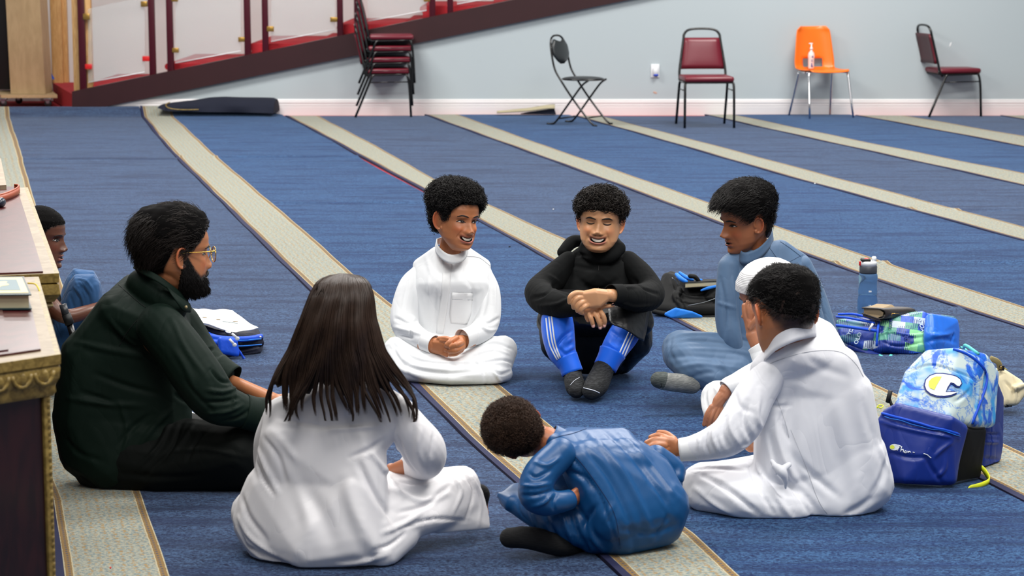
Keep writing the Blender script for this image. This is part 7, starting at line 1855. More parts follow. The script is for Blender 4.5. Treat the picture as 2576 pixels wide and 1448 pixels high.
# ------------------------------------------------------------------ bag helpers
def cmat(name, rgb, rough=0.6, **kw):
    M[name] = fabric(name, rgb, rough, crease=kw.pop('crease', 0.15), **kw); return M[name]
cmat('royal_blue', (6, 74, 200), 0.5); cmat('navy_cloth', (18, 22, 42), 0.65); cmat('sky_blue', (30, 120, 220), 0.5); cmat('black_cloth', (8, 9, 10), 0.7)
def school_bag():
    f = Fig(590, 885, name='backpack', label='open navy and royal blue backpack lying behind the man with white papers on top', cat='backpack')
    f.cloth('bag_body', [('H', [(478, 860, 0.10, 22), (510, 885, -0.04, 18), (560, 896, -0.10, 16), (640, 885, -0.02, 18), (648, 862, 0.08, 16), (500, 830, 0.18, 16), (640, 838, 0.14, 14)])], M['navy_cloth'], 0.004, 3,
            [([(470, 835), (540, 868), (590, 872), (655, 862)], 4, -4), ([(475, 850), (540, 880), (600, 885), (655, 875)], 4, 4), ([(600, 860), (655, 850)], 3, -3)], noise=0.001)
    f.cloth('blue_side', [('L', [(476, 812, -0.02, 8), (520, 842, -0.10, 9), (560, 852, -0.13, 8), (620, 852, -0.10, 7), (656, 846, 0.0, 7)]), ('L', [(478, 826, -0.04, 7), (520, 856, -0.12, 7), (556, 864, -0.15, 7)]),
                          ('H', [(556, 856, -0.16, 9), (590, 858, -0.14, 8), (558, 882, -0.17, 8), (596, 890, -0.15, 7)])], M['royal_blue'], 0.0032, 2)
    f.cloth('top_flap', [('L', [(486, 815, 0.02, 10), (540, 838, -0.06, 11), (600, 848, -0.08, 12), (652, 850, 0.0, 11)]), ('L', [(600, 866, -0.08, 11), (655, 862, 0.0, 10)])], M['navy_cloth'], 0.0035, 2)
    for pts in ([(482, 826), (540, 850), (600, 856), (657, 852)], [(490, 842), (545, 866), (600, 870), (658, 866)]):
        MB().tube([f.P(x, y, -0.165 + 0.0012 * abs(x - 570)) for x, y in pts], 1.6 * f.s, 6, 5).obj('zipper', M['sky_blue'], f.root)
    def zip_pull(x0, y0, x1, y1, d=-0.19):
        MB().tube([f.P(x0, y0, d), f.P(x1, y1, d)], [3.0 * f.s, 3.6 * f.s], 8, 0, ((0, 1, 0), 0.4)).ell(f.P(x1, y1, d), (5.6 * f.s, 0.003, 5.0 * f.s), n=8).obj('zip_pull', M['white_plastic'], f.root)
    zip_pull(496, 823, 511, 832, -0.15); zip_pull(583, 838, 597, 851, -0.19); zip_pull(577, 852, 590, 867, -0.20)
    # straps on the carpet
    o = MB()
    for pts, w_ in ([[(600, 882, -0.14), (610, 895, -0.16), (618, 905, -0.13)], 10], [[(604, 908, -0.10), (640, 905, -0.08), (680, 909, -0.06)], 4]):
        P = cr([f.P(*p) for p in pts], 5); A = [[p + [0, 0, w_ * f.s * .5], p - [0, 0, w_ * f.s * .5]] for p in P]; o.slab(np.array(A), 0.002)
    o.obj('strap', M['royal_blue'], f.root, fix=True)
    # the tangle in the open pocket
    for (x, y, r, mt) in [(530, 876, 7, 'redclip'), (520, 872, 6, 'white_plastic'), (512, 864, 7, 'brass'), (540, 880, 6, 'white_plastic'), (500, 858, 6, 'orange')]:
        MB().ell(f.P(x, y, -0.13), (r * f.s, 0.01, r * 0.5 * f.s), M=Matrix.Rotation(RAD(20), 3, 'Y'), n=8).obj('pocket_item', M[mt], f.root)
    MB().ell(f.P(655, 847, -0.03), (3 * f.s, .003, 2.5 * f.s), n=8).obj('white_logo', M['white_plastic'], f.root)
    # papers
    M['paper'] = plain('white_crumpled_paper', (232, 232, 226), 0.8, 0.03, 20, 0.4, 40)
    def sheet(name, label, pts, bump_, seed):
        a, b, c, d = [f.P(*p) for p in pts]; A = []
        for v in np.linspace(0, 1, 16):
            A.append([(a * (1 - u) + b * u) * (1 - v) + (d * (1 - u) + c * u) * v + np.array([0, 0, bump_ * (sin(u * 5 + seed) * sin(v * 4 + seed) + .5 * sin(u * 11 + v * 9))]) for u in np.linspace(0, 1, 20)])
        o = MB().slab(np.array(A), 0.004).obj(name, M['paper'], fix=True); tag(o, label, 'paper'); return o
    s1 = sheet('paper_sheet', 'white crumpled paper at the left of the pile on the open backpack', [(455, 772, 0.10), (520, 782, 0.10), (576, 836, -0.09), (474, 800, -0.08)], 0.003, 1)
    s2 = sheet('paper_sheet', 'larger white folded paper at the right of the pile on the open backpack', [(502, 779, 0.11), (584, 781, 0.14), (650, 828, -0.02), (570, 838, -0.10)], 0.004, 3)
    for (x, y, w_) in [(548, 803, 6), (592, 808, 6), (515, 798, 5)]:
        f.line(s2 if x > 530 else s1, [(x - w_, y), (x + w_, y + 1)], 'brown_print', M['cream_wood'], 1.3, parent=s2 if x > 530 else s1)
    f.line(s2, [(560, 808), (578, 811), (598, 813)], 'green_print', M['cover'], 0.8, parent=s2)
school_bag()

def black_bag():
    f = Fig(1730, 793, name='backpack', label='black backpack with bright blue trim lying behind the boy in the hoodie', cat='backpack')
    f.cloth('bag_body', [('H', [(1655, 775, 0.0, 18), (1680, 700, 0.10, 16), (1702, 700, 0.14, 18), (1740, 740, 0.05, 26), (1800, 740, 0.05, 26), (1800, 775, -0.02, 20), (1700, 778, -0.04, 16)]), ('H', [(1690, 700, 0.12, 20), (1665, 730, 0.10, 16), (1720, 730, 0.12, 20)]),
                         ('L', [(1708, 730, 0.0, 10), (1700, 745, -0.03, 10), (1716, 775, -0.06, 9)]), ('H', [(1800, 745, 0.0, 30), (1830, 760, 0.0, 28), (1830, 775, 0.0, 24)])], M['black_cloth'], 0.004, 3,
            [([(1705, 735), (1740, 748), (1790, 748)], 5, 5), ([(1700, 750), (1740, 765), (1800, 755)], 5, -5), ([(1690, 700), (1700, 730), (1698, 760)], 5, -4)], noise=0.002)
    f.cloth('blue_trim', [('H', [(1676, 790, -0.08, 5), (1700, 778, -0.085, 5), (1740, 786, -0.09, 4), (1765, 796, -0.08, 3), (1690, 797, -0.09, 4)])], M['sky_blue'], 0.003, 2)
    f.cloth('blue_strap', [('L', [(1702, 690, 0.03, 5), (1712, 700, 0.0, 6), (1726, 708, -0.01, 5)]), ('L', [(1710, 686, 0.06, 4), (1728, 698, 0.03, 5), (1742, 704, 0.02, 4)]), ('L', [(1752, 702, 0.04, 3.5), (1765, 704, 0.03, 3)]), ('L', [(1764, 730, -0.035, 2.5), (1782, 724, -0.04, 4), (1800, 720, -0.04, 3.5)])], M['sky_blue'], 0.0025, 1)
    f.cloth('black_strap', [('L', [(1736, 694, 0.0, 6), (1748, 696, 0.0, 6), (1758, 706, 0.0, 5)]), ('L', [(1640, 782, -0.03, 6), (1680, 790, -0.05, 7), (1740, 796, -0.05, 5), (1810, 798, -0.05, 6)])], M['black_cloth'], 0.003, 2)
    for pts in ([(1690, 698), (1702, 708), (1705, 716)], [(1700, 697), (1706, 704), (1712, 714)], [(1730, 768), (1770, 760), (1800, 750)]):
        MB().tube([f.P(x, y, -0.075 if y > 730 else 0.03) for x, y in pts], 0.9 * f.s, 5, 4).obj('cord', M['steel'], f.root)
    # book on it
    M['pages2'] = plain('yellowed_pages', (226, 214, 176), 0.8, 0.05, 100)
    g = empty('book', f.P(1765, 720, 0), 'black book with cream pages on the black backpack', 'book')
    a, b, c, d = f.P(1722, 712, -0.03), f.P(1830, 706, -0.03), f.P(1830, 703, 0.10), f.P(1735, 704, 0.10)
    def layer(h0, h1, ins, mt, nm):
        k = [a + [ins, ins, h0], b + [0, ins, h0], c + [0, -ins, h0], d + [ins, -ins, h0]]
        MB().prism(k, (0, 0, h1 - h0)).obj(nm, M[mt], g, smooth=False, fix=True)
    layer(0.0, 0.003, -0.002, 'black_cloth', 'front_cover'); layer(-0.019, 0.0, 0.004, 'pages2', 'pages'); layer(-0.022, -0.019, -0.003, 'black_cloth', 'back_cover')
black_bag()

def tote():
    f = Fig(2525, 1035, name='tote_bag', label='cream canvas tote bag lying behind the tie-dye backpack', cat='bag')
    M['canvas'] = fabric('cream_canvas', (218, 206, 172), 0.85, crease=0.35, cs=12)
    f.cloth('bag_body', [('H', [(2480, 940, 0.05, 16), (2520, 945, 0.0, 20), (2560, 965, 0.0, 16), (2570, 985, -0.02, 12), (2550, 1005, -0.04, 16), (2500, 1012, -0.05, 16), (2470, 1000, 0.0, 18)]), ('L', [(2555, 975, -0.05, 8), (2582, 965, -0.02, 6)])], M['canvas'], 0.004, 3,
            [([(2530, 960), (2545, 980), (2548, 1010)], 5, -5), ([(2515, 950), (2530, 990), (2535, 1015)], 6, 4), ([(2550, 950), (2560, 980), (2565, 1000)], 4, -4)], noise=0.002)
    o = [c for c in f.root.children][0]
    f.line(o, [(2528, 1022), (2545, 1020), (2552, 1026), (2546, 1030)], 'black_print', M['black'], 2.2); f.line(o, [(2531, 1017), (2540, 1022), (2538, 1030)], 'black_print', M['black'], 1.6)
    g = empty('buckle_strap', f.P(2510, 920, 0.0), 'olive strap with a dark gold buckle above the cream tote', 'strap')
    M['olive'] = plain('olive_webbing', (150, 136, 92), 0.7)
    MB().tube([f.P(2490, 900, -0.02), f.P(2512, 912, -0.02), f.P(2518, 945, 0.0)], 7 * f.s, 8, 4, ((0, 1, 0), 0.3)).obj('webbing', M['olive'], g)
    MB().box(f.P(2520, 925, -0.03), (13 * f.s, 0.008, 13 * f.s), bev=0.002).obj('buckle', M['black'], g, smooth='auto'); MB().box(f.P(2518, 925, -0.037), (6 * f.s, 0.006, 8 * f.s), bev=0.002).obj('buckle_frame', M['brass'], g, smooth='auto')
    MB().tube([f.P(2522, 922, -.03), f.P(2534, 930, -.03)], 1 * f.s, 6).obj('thread', M['yellow'], g)
tote()

def text_mesh(txt, size, mat, parent, name, Mx, extrude=0.0008, bold=0.0):
    cu = bpy.data.curves.new('t', 'FONT'); cu.body = txt; cu.size = size; cu.extrude = extrude; cu.offset = bold; cu.align_x = 'CENTER'; cu.align_y = 'CENTER'
    o = bpy.data.objects.new('t', cu); COL.objects.link(o)
    dg = bpy.context.evaluated_depsgraph_get(); me = bpy.data.meshes.new_from_object(o.evaluated_get(dg)); bpy.data.objects.remove(o); bpy.data.curves.remove(cu)
    me.name = name; me.materials.clear(); me.materials.append(mat); me.transform(Mx)
    ob = bpy.data.objects.new(name, me); COL.objects.link(ob); ob.parent = parent; ob.matrix_parent_inverse = parent_world(parent).inverted(); return ob

# ------------------------------------------------------------------ water bottle
def bottle():
    b = G(2181, 806); s = px_m(b[1])
    root = empty('water_bottle', b, 'translucent blue water bottle with a white and black lid beside the patterned backpack', 'bottle')
    M['bluepet'] = glass('translucent_blue_plastic', (0.30, 0.52, 0.78, 1), 0.08, 0.85, 1.04)
    M['water'] = glass('water', (0.55, 0.72, 0.9, 1), 0.0, 0.95, 1.06)
    M['greylid'] = plain('dark_grey_lid', (58, 62, 70), 0.4)
    k = s
    MB().lathe([(0.5 * k, 0), (23 * k, 0), (25 * k, 3 * k), (25 * k, 20 * k), (24 * k, 26 * k), (25 * k, 30 * k), (25 * k, 52 * k), (23.5 * k, 60 * k), (23 * k, 66 * k), (24 * k, 76 * k), (22.5 * k, 90 * k), (23.5 * k, 103 * k), (24 * k, 110 * k), (23 * k, 117 * k), (21.5 * k, 121 * k), (0.5 * k, 121 * k)], 40, b).obj('bottle_body', M['bluepet'], root)
    MB().lathe([(0.5 * k, 2 * k), (22.5 * k, 3 * k), (22.5 * k, 56 * k), (21.5 * k, 65 * k), (0.5 * k, 65 * k)], 32, b).obj('water_fill', M['water'], root)
    MB().lathe([(0.5 * k, 121 * k), (21.5 * k, 121 * k), (22 * k, 124 * k), (22 * k, 139 * k), (21 * k, 140 * k), (0.5 * k, 140 * k)], 32, b).obj('lid_ring', M['greylid'], root)
    MB().lathe([(0.5 * k, 140 * k), (21 * k, 140 * k), (21 * k, 149 * k), (19 * k, 152 * k), (0.5 * k, 152 * k)], 32, b).obj('lid_top', M['white_plastic'], root)
    MB().lathe([(0.5 * k, 150 * k), (6 * k, 150 * k), (6 * k, 162 * k), (3.5 * k, 164 * k), (0.5 * k, 164 * k)], 16, b + np.array([13 * k, -4 * k, 0])).obj('spout', M['white_plastic'], root)
    MB().box(b + np.array([-8 * k, -4 * k, 155 * k]), (24 * k, 22 * k, 7 * k), bev=2.5 * k).obj('flip_catch', M['black'], root)
    MB().ell(b + np.array([-6 * k, -6 * k, 158 * k]), (6 * k, 5 * k, 2 * k), n=8).obj('red_button', M['redclip'], root)
    MB().box(b + np.array([-21.5 * k, -3 * k, 146 * k]), (5 * k, 8 * k, 11 * k), bev=1.5 * k).obj('red_latch', M['redclip'], root)
    for z in (78, 42):
        MB().box(b + np.array([2 * k, -24.6 * k, z * k]), (7 * k, 0.6 * k, 4 * k)).obj('volume_mark', M['white_plastic'], root, smooth=False)
bottle()

# ------------------------------------------------------------------ patterned backpack lying on its side
def pattern_mat():
    t = NT('blue_green_collage_print'); v = t.vec('UV')
    mp = t.n('ShaderNodeMapping', Vector=v, Scale=(1.0, 1.5, 1.0), Rotation=(0, 0, 0.12)); off = t.n('ShaderNodeVectorMath'); off.operation = 'FLOOR'; t.set(off.inputs[0], mp)
    sp = t.n('ShaderNodeSeparateXYZ', Vector=mp.outputs[0]); fy = t.math('FLOOR', sp.outputs[1]); sh = t.math('FRACT', t.math('MULTIPLY', fy, 0.37))
    fx = t.math('FLOOR', t.math('ADD', sp.outputs[0], sh)); cb = t.n('ShaderNodeCombineXYZ', X=fx, Y=fy); br = t.n('ShaderNodeTexWhiteNoise'); t.set(br.inputs['Vector'], cb)
    cr_ = t.t.nodes.new('ShaderNodeValToRGB'); cr_.color_ramp.interpolation = 'CONSTANT'
    t.set(cr_.inputs[0], br.outputs['Value']); e = cr_.color_ramp.elements
    cols = [(0.0, (16, 50, 140)), (0.24, (78, 148, 128)), (0.40, (128, 196, 140)), (0.54, (20, 62, 160)), (0.66, (60, 110, 130)), (0.78, (176, 190, 206)), (0.90, (30, 80, 190))]
    for i, (p, c) in enumerate(cols):
        q = e[i] if i < 2 else e.new(p); q.position = p; q.color = srgb(*c)
    wv = t.n('ShaderNodeTexWave', Scale=2.2); t.set(wv.inputs['Vector'], v)
    col = t.mix(t.math('MULTIPLY', t.math('GREATER_THAN', wv.outputs[0], 0.72), t.math('GREATER_THAN', t.noise(v, 0.9, 1.0), 0.5)), cr_.outputs[0], srgb(14, 40, 110))
    t.base(col, 0.45); t.p.inputs['Specular IOR Level'].default_value = 0.5; t.bump(t.noise(t.vec('Object'), 30.0, 3.0), 0.25, 0.01)
    return t.m
M['collage'] = pattern_mat()
def uv_box(o, scale=10.0):
    me = o.data; V = getv(me); li = np.empty(len(me.loops), int); me.loops.foreach_get('vertex_index', li)
    uv = me.uv_layers.new(name='UVMap'); A = np.stack([V[:, 0] * scale, V[:, 2] * scale + V[:, 1] * scale * 0.5], 1); uv.data.foreach_set('uv', A[li].astype(np.float32).ravel())
def patterned_bag():
    f = Fig(2260, 880, name='backpack', label='blue and green patterned backpack lying on its side behind the tie-dye backpack', cat='backpack')
    a = f.cloth('printed_body', [('H', [(2112, 812, 0.06, 10), (2125, 850, 0.0, 14), (2180, 872, -0.06, 16), (2200, 810, 0.10, 14), (2210, 830, -0.05, 14)]),
                                 ('H', [(2205, 822, -0.02, 18), (2210, 875, -0.08, 14), (2290, 890, -0.08, 14), (2320, 800, 0.06, 18), (2260, 805, 0.08, 18), (2325, 880, -0.06, 14), (2240, 870, -0.1, 12)]),
                                 ('H', [(2320, 802, 0.10, 16), (2395, 808, 0.16, 14), (2390, 880, 0.06, 14), (2325, 880, 0.0, 12)])], M['collage'], 0.004, 3,
                [([(2215, 840), (2240, 835), (2290, 845), (2330, 840)], 5, 5), ([(2220, 860), (2260, 870), (2320, 862)], 5, -5), ([(2240, 810), (2235, 850), (2245, 880)], 5, -4), ([(2210, 815), (2209, 870)], 3, -5)], noise=0.0025)
    uv_box(a, 19)
    b = f.cloth('plain_blue_base', [('H', [(2342, 802, -0.005, 15), (2398, 812, 0.06, 14), (2406, 830, 0.06, 10), (2402, 885, 0.02, 12), (2340, 890, -0.09, 12), (2342, 850, -0.07, 18)])], M['sky_blue2'], 0.004, 3,
                [([(2325, 830), (2360, 845), (2400, 835)], 8, 4), ([(2330, 860), (2370, 850), (2405, 860)], 7, -4), ([(2400, 840), (2396, 860)], 5, -5)], noise=0.002)
    c = f.cloth('navy_bottom', [('H', [(2140, 872, -0.02, 10), (2200, 896, -0.10, 9), (2300, 908, -0.10, 8), (2320, 895, 0.0, 14), (2160, 880, 0.1, 10)])], M['navy_blue'], 0.004, 3)
    for pts, r in (([(2108, 790, 0.12), (2150, 790, 0.10), (2190, 800, 0.04)], 3), ([(2104, 796, 0.06), (2140, 800, 0.0), (2200, 812, -0.06)], 3), ([(2104, 818, 0.0), (2150, 824, -0.06), (2205, 832, -0.11)], 4), ([(2212, 806, -0.02), (2208, 830, -0.10), (2205, 870, -0.125)], 3)):
        MB().tube([f.P(*p) for p in pts], r * f.s, 8, 5).obj('blue_piping', M['royal_blue'], f.root)
    # zip pull
    MB().tube([f.P(2196, 813, -0.125), f.P(2186, 830, -0.13)], 3 * f.s, 8, 0, ((0, 1, 0), 0.4)).obj('zip_pull', M['white_plastic'], f.root)
    def place(txt, x, y, size, mt, rot, dx=0.0):
        bv = bvh_of_obj(a); h, n = cast(bv, x, y)
        if h is None: return
        if n.dot(Vector(ray(x, y))) > 0: n = -n
        z = n; up = Vector((0, 0, 1)); xx = up.cross(z).normalized(); yy = z.cross(xx)
        R = Matrix((xx, yy, z)).transposed().to_4x4() @ Matrix.Rotation(RAD(rot), 4, 'Z')
        text_mesh(txt, size * f.s, M[mt], f.root, 'printed_word', Matrix.Translation(h + n * 0.007) @ R, 0.0006, 0.0004)
    place('YOLO', 2316, 818, 17, 'paleprint', 82); place('OLO', 2160, 852, 15, 'paleprint', 80); place('YO', 2141, 836, 15, 'paleprint', 78); place('AR', 2283, 856, 22, 'navy_blue', 86); place('TOURIST', 2241, 812, 11, 'navy_blue', 86); place('&', 2159, 804, 15, 'navy_blue', 30)
    # turquoise strap bits
    M['turquoise'] = plain('turquoise_webbing', (90, 196, 190), 0.6)
    for pts in ([(2212, 892, -0.13), (2232, 900, -0.15), (2242, 892, -0.13)], [(2418, 872, -0.02), (2432, 880, -0.04), (2440, 890, -0.03)], [(2470, 898, -0.02), (2500, 901, -0.03), (2530, 896, -0.03), (2532, 900, -0.05), (2500, 905, -0.05)]):
        MB().tube([f.P(*p) for p in pts], 4.5 * f.s, 8, 5, ((0, 0, 1), 0.4)).obj('turquoise_strap', M['turquoise'], f.root)
    # leather-bound book on top
    g = empty('book', f.P(2200, 790, 0.0), 'dark leather-covered book lying on the patterned backpack by the water bottle', 'book')
    lea = M['dark_leather'] = plain('dark_brown_leather', (46, 40, 38), 0.5, 0.15, 40, 0.3, 120)
    P = lambda x, y, d=0.0: f.P(x, y, d)
    top = [P(2170, 771, -0.02), P(2222, 774, -0.05), P(2290, 780, 0.06), P(2285, 770, 0.12), P(2180, 768, 0.10)]
    A = [[P(2168, 773, -0.05), P(2215, 776, -0.07), P(2228, 785, -0.07), P(2226, 797, -0.07), P(2210, 802, -0.07), P(2168, 789, -0.05)],
         [P(2185, 769, 0.10), P(2270, 771, 0.10), P(2300, 777, 0.10), P(2300, 790, 0.10), P(2285, 798, 0.10), P(2190, 790, 0.10)]]
    A = [cr(np.array(r), 5) for r in A]; A = [A[0] * (1 - t) + A[1] * t for t in np.linspace(0, 1, 6)]
    MB().slab(np.array(A), 0.004).obj('cover', lea, g, fix=True)
    M['pages3'] = plain('tan_page_edges', (150, 130, 100), 0.8, 0.12, 300)
    MB().prism([P(2173, 776, -0.045), P(2212, 778, -0.065), P(2222, 786, -0.065), P(2220, 794, -0.065), P(2207, 799, -0.065), P(2173, 787, -0.045)], (0.07, 0.12, 0.0)).obj('pages', M['pages3'], g, smooth=False, fix=True)
    MB().prism([P(2172, 789, -0.05), P(2212, 803, -0.075), P(2216, 809, -0.075), P(2170, 795, -0.05)], (0.02, 0.05, 0)).obj('loose_flap', lea, g, smooth=False, fix=True)
    MB().tube([P(2244, 788, -0.055), P(2243, 796, -0.055)] , 0.9 * f.s, 6).obj('gold_line', M['brass'], g); MB().tube([P(2244, 788, -0.055), P(2262, 789, -0.03)], 0.9 * f.s, 6).obj('gold_line', M['brass'], g)
M['sky_blue2'] = fabric('vivid_blue_nylon', (20, 104, 214), 0.45, crease=0.25, cs=10, spec=0.5)
M['navy_blue'] = fabric('navy_blue_nylon', (8, 38, 118), 0.5, crease=0.2, cs=10)
M['paleprint'] = plain('pale_blue_print', (176, 196, 214), 0.6)
patterned_bag()

# ------------------------------------------------------------------ tie-dye backpack standing at the right
def tiedye():
    t = NT('blue_and_white_tie_dye'); v = t.vec('Object')
    n = t.noise(v, 9.0, 5.0, 0.62, 1.6); n2 = t.noise(v, 10.0, 3.0, 0.5, 0.8)
    crk = t.math('ABSOLUTE', t.math('SUBTRACT', t.noise(v, 13.0, 5.0, 0.65, 0.6), 0.5))
    c = t.mix(t.step(n2, 0.40, 0.56), srgb(56, 156, 224), srgb(196, 212, 210))
    c = t.mix(t.step(n, 0.52, 0.60), c, srgb(22, 92, 206))
    c = t.mix(t.math('MULTIPLY', t.math('SUBTRACT', 0.7, t.step(crk, 0.0, 0.05), clamp=True), t.step(n2, 0.35, 0.5)), c, srgb(34, 120, 214))
    t.base(c, 0.5); t.bump(t.noise(v, 14.0, 2.0), 0.15, 0.01); return t.m
M['tiedye'] = tiedye()
def champion_bag():
    f = Fig(2350, 1205, name='backpack', label='tie-dye and navy backpack with a big white C logo standing behind the boy', cat='backpack')
    top = f.cloth('tie_dye_body', [('H', [(2264, 1032, 0.0, 18), (2296, 946, 0.06, 22), (2338, 896, 0.08, 18), (2400, 893, 0.10, 20), (2455, 920, 0.12, 24), (2440, 1060, 0.04, 24), (2380, 1050, -0.04, 20)]),
                                   ('H', [(2400, 893, 0.14, 20), (2470, 905, 0.20, 20), (2500, 940, 0.22, 16), (2490, 1060, 0.14, 16), (2440, 1060, 0.04, 24)])], M['tiedye'], 0.0045, 4,
                  [([(2270, 945), (2340, 918), (2420, 940), (2460, 960)], 4, -4), ([(2440, 980), (2420, 1000), (2400, 1010)], 6, -4), ([(2452, 925), (2462, 980), (2450, 1060)], 5, 4)], noise=0.002)
    pk = f.cloth('navy_pocket', [('H', [(2232, 1040, -0.02, 14), (2258, 1025, -0.04, 14), (2390, 1060, -0.08, 16), (2420, 1078, -0.05, 14), (2390, 1200, -0.08, 20), (2225, 1195, -0.03, 18), (2216, 1065, -0.02, 12), (2280, 1200, -0.1, 18)])], M['navy_nylon'], 0.0045, 3,
                 [([(2215, 1060), (2290, 1080), (2415, 1105)], 6, 5), ([(2220, 1050), (2290, 1068), (2415, 1092)], 5, -5), ([(2330, 1150), (2345, 1180), (2370, 1215)], 7, -7), ([(2240, 1140), (2290, 1150), (2335, 1150)], 7, -5), ([(2350, 1150), (2370, 1130), (2400, 1110)], 8, 5), ([(2355, 1200), (2375, 1180), (2380, 1150)], 7, 5)], noise=0.003)
    f.line(pk, [(2212, 1038), (2230, 1042), (2290, 1058), (2350, 1074), (2385, 1082), (2412, 1092)], 'zipper', M['royal_blue'], 3.4, off=0.002)
    f.line(pk, [(2212, 1042), (2290, 1062), (2350, 1078), (2412, 1097)], 'zipper_edge', M['sky_blue'], 1.0, off=0.006)
    mp = f.cloth('mesh_side_pocket', [('H', [(2430, 1082, -0.04, 10), (2472, 1082, 0.02, 10), (2452, 1195, 0.02, 16), (2400, 1218, -0.04, 12), (2380, 1215, -0.06, 12)])], M['black_mesh'], 0.0045, 3, noise=0.002)
    f.line(mp, [(2422, 1071), (2450, 1077), (2482, 1076)], 'pocket_hem', M['black_cloth'], 3.0)
    f.cloth('back_panel', [('H', [(2500, 960, 0.24, 10), (2518, 1000, 0.28, 8), (2516, 1120, 0.26, 8), (2500, 1205, 0.22, 10), (2465, 1210, 0.16, 12), (2478, 1060, 0.18, 12)])], M['navy_nylon'], 0.0045, 3,
            [([(2470, 1090), (2515, 1092)], 4, -5), ([(2465, 1110), (2512, 1112)], 5, 5), ([(2470, 1150), (2510, 1155)], 5, -4), ([(2492, 1000), (2494, 1100), (2488, 1180)], 4, -4)])
    f.line(top, [(2330, 878), (2375, 874), (2430, 890), (2468, 918), (2481, 945), (2478, 975), (2462, 1020), (2445, 1066)], 'main_zipper', M['royal_blue'], 4.0, off=0.001)
    # logo: thick C, white with navy outline and a yellow half
    def disc_rows(fn, n, m): return [[fn(u, v) for u in np.linspace(0, 1, n)] for v in np.linspace(0, 1, m)]
    bv = bvh_of_obj(top)
    def on(x, y, off):
        h, n = cast(bv, x, y)
        if h is None: return f.P(x, y, 0)
        if n.dot(Vector(ray(x, y))) > 0: n = -n
        return np.array(h + n * off)
    # C mark outline, in pixels
    outC = [(2416, 965), (2413, 956), (2404, 949), (2390, 945), (2370, 942), (2354, 942), (2340, 947), (2330, 957), (2327, 970), (2331, 982), (2342, 991), (2358, 996), (2375, 997), (2392, 994), (2404, 988), (2400, 987), (2377, 988), (2382, 975), (2390, 963), (2398, 965), (2405, 971), (2411, 972)]
    cx, cy = 2366, 970
    def fill(poly, off, mt, nm, thick=0.0015, st=0.5):
        n = len(poly)
        def inside(x, y):
            c = False
            for k in range(n):
                (xa, ya), (xb, yb) = poly[k], poly[k - 1]
                if (ya > y) != (yb > y) and x < (xb - xa) * (y - ya) / (yb - ya) + xa: c = not c
            return c
        x0, x1 = min(p[0] for p in poly), max(p[0] for p in poly); y0, y1 = min(p[1] for p in poly), max(p[1] for p in poly)
        idx = {}; V = []; F = []
        def vid(i, j):
            if (i, j) not in idx:
                p, q = on(x0 + i * st, y0 + j * st, off), on(x0 + i * st, y0 + j * st, off + thick); idx[i, j] = len(V); V.append(p); V.append(q)
            return idx[i, j]
        for i in range(int((x1 - x0) / st) + 1):
            for j in range(int((y1 - y0) / st) + 1):
                if inside(x0 + (i + .5) * st, y0 + (j + .5) * st):
                    q = [vid(i, j), vid(i + 1, j), vid(i + 1, j + 1), vid(i, j + 1)]; F.append(q); F.append([k + 1 for k in q[::-1]])
                    for k, (di, dj) in enumerate(((0, -1), (1, 0), (0, 1), (-1, 0))):
                        if not inside(x0 + (i + di + .5) * st, y0 + (j + dj + .5) * st): F.append([q[k], q[(k + 1) % 4], q[(k + 1) % 4] + 1, q[k] + 1])
        return MB().add(V, F).obj(nm, M[mt], f.root, smooth=False, fix=True)
    dil = []
    for i, (x, y) in enumerate(outC):
        a_, b_ = outC[i - 1], outC[(i + 1) % len(outC)]; tx, ty = b_[0] - a_[0], b_[1] - a_[1]; L = math.hypot(tx, ty); nx, ny = ty / L, -tx / L
        dil.append((x + nx * 3.4, y + ny * 3.4))
    ar = sum(outC[i][0] * outC[(i + 1) % len(outC)][1] - outC[(i + 1) % len(outC)][0] * outC[i][1] for i in range(len(outC)))
    if sum((d[0] - cx) ** 2 + (d[1] - cy) ** 2 for d in dil) < sum((d[0] - cx) ** 2 + (d[1] - cy) ** 2 for d in outC):
        dil = [(2 * o_[0] - d[0], 2 * o_[1] - d[1]) for o_, d in zip(outC, dil)]
    fill(dil, 0.002, 'navy_blue', 'logo_outline'); fill(outC, 0.004, 'logo_white', 'logo_c')
    half = [(2367, 949), (2354, 949), (2344, 953), (2337, 961), (2336, 970), (2340, 978), (2351, 982), (2354, 975), (2360, 963)]
    fill(half, 0.006, 'logo_yellow', 'logo_half', 0.001)
    # small printed mark and script on the navy pocket
    bvp = bvh_of_obj(pk)
    def onp(x, y, off=0.002):
        h, n = cast(bvp, x, y)
        if n.dot(Vector(ray(x, y))) > 0: n = -n
        return np.array(h + n * off)
    el = lambda x, y, a_, b_, mt, nm, off: MB().add([onp(x, y, off)] + [onp(x + a_ * cos(t_), y + b_ * sin(t_), off) for t_ in np.linspace(0, 2 * pi, 16, endpoint=False)], [(0, 1 + i, 1 + (i + 1) % 16) for i in range(16)]).obj(nm, M[mt], f.root)
    el(2251, 1124, 12, 8, 'logo_white', 'small_logo', 0.003); el(2246, 1124, 6, 5, 'logo_yellow', 'small_logo_half', 0.004)
    for pts in ([(2252, 1118), (2262, 1120), (2270, 1124)], [(2263, 1123), (2258, 1133)], [(2268, 1124), (2266, 1136)], [(2267, 1132), (2272, 1130), (2273, 1137)], [(2278, 1133), (2275, 1137), (2280, 1138), (2279, 1133)], [(2284, 1134), (2284, 1138), (2288, 1135), (2291, 1138)], [(2296, 1137), (2301, 1138)], [(2323, 1140), (2332, 1143), (2338, 1148), (2342, 1151)]):
        MB().tube([onp(*p) for p in pts], 1.2 * f.s, 5, 4).obj('script_lettering', M['logo_white'], f.root)
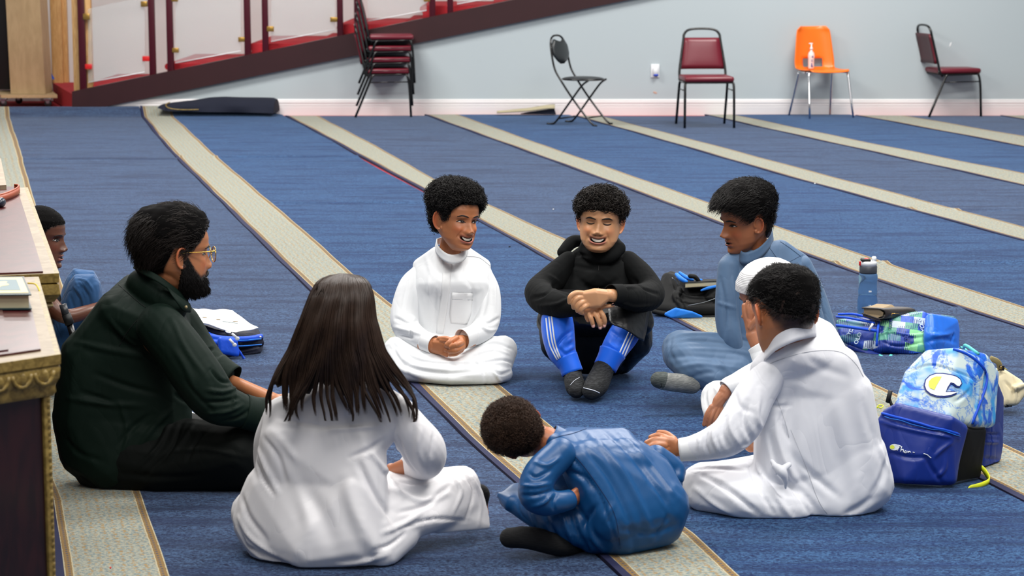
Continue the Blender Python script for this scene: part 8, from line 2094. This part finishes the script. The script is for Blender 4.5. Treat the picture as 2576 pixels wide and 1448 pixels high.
    # yellow strap
    P = [(2250, 1232, -0.06), (2300, 1234, -0.09), (2380, 1236, -0.10), (2430, 1238, -0.10), (2442, 1228, -0.09), (2470, 1222, -0.08), (2490, 1210, -0.04), (2482, 1190, 0.0), (2465, 1170, 0.02)]
    W = [4, 4, 4, 5, 7, 9, 9, 9, 6]
    pp = [f.P(*p) for p in P]; C = cr(np.column_stack([pp, W]), 6)
    MB().slab(np.array([[c[:3] + [0, 0, c[3] * f.s], c[:3] - [0, -0.003, c[3] * f.s]] for c in C]), 0.003).obj('yellow_strap', M['yellow_web'], f.root, fix=True)
    MB().tube([f.P(2495, 1228, -0.03), f.P(2480, 1236, -0.06), f.P(2488, 1240, -0.06)], 6 * f.s, 8, 4, ((0, 1, 0), 0.4)).obj('blue_tab', M['sky_blue2'], f.root)
    MB().tube([f.P(2462, 890, 0.1), f.P(2430, 868, 0.16), f.P(2424, 876, 0.2)], 4 * f.s, 8, 4).obj('turquoise_loop', M['turquoise'], f.root)
    # dark bottle in the far pocket and yellow cord
    MB().tube([f.P(2233, 1012, 0.05), f.P(2240, 982, 0.05)], 6 * f.s, 12).obj('black_buckle', M['black'], f.root)
    MB().tube([f.P(2236, 1000, 0.055), f.P(2246, 1022, 0.04), f.P(2266, 1034, 0.02)], 4 * f.s, 8, 4).obj('black_strap', M['black_cloth'], f.root)
    MB().tube([f.P(2206, 1026, 0.02), f.P(2212, 1018, 0.02), f.P(2222, 1020, 0.02), f.P(2216, 1026, 0.0), f.P(2206, 1022, 0.0)], 1.6 * f.s, 6, 5).obj('yellow_cord', M['yellow_web'], f.root)
    MB().tube([f.P(2203, 1060, 0.02), f.P(2206, 1058, 0.0), f.P(2209, 1066, 0.0)], 2.5 * f.s, 6, 4).obj('yellow_tab', M['yellow_web'], f.root)
M['navy_nylon'] = fabric('deep_navy_nylon', (3, 40, 130), 0.42, crease=0.2, cs=9, spec=0.5)
M['black_mesh'] = fabric('black_mesh', (10, 10, 14), 0.7, crease=0.1)
M['logo_white'] = plain('logo_white', (226, 232, 238), 0.5); M['logo_yellow'] = plain('logo_yellow', (220, 228, 70), 0.5); M['yellow_web'] = plain('acid_yellow_webbing', (214, 222, 30), 0.55)
champion_bag()
# ------------------------------------------------------------------ lint specks on the carpet
for (x, y, r, mt, lb) in [(1282, 622, 3, 'carpet_under', 'small dark speck of lint on the carpet between the two smiling boys'), (2050, 463, 2.2, 'white_plastic', 'tiny white scrap on the carpet behind the boy in slate blue'), (1392, 528, 1.8, 'white_plastic', 'tiny white scrap on the carpet left of the laughing boy'), (278, 1432, 2.5, 'redclip', 'tiny red scrap on the beige border near the desk')]:
    p = G(x, y); o = MB().ell((p[0], p[1], 0.005), (r * px_m(p[1]), r * 2 * px_m(p[1]), 0.003), n=6).obj('lint_speck', M[mt]); tag(o, lb, 'speck')
# cream pouch seen under the man's arm
p = G(488, 1062); o = MB().prism([U(466, 1030, p[1]), U(496, 1050, p[1]), U(500, 1062, p[1]), U(474, 1060, p[1])], (0.0, 0.03, 0.0)).obj('cream_card', M['paper'], smooth=False, fix=True); tag(o, 'cream card seen in the gap under the arm of the man in green', 'card')
for o in S.objects:
    if o.type == 'MESH' and o.data.name != o.name and o.data.users == 1: o.data.name = o.name
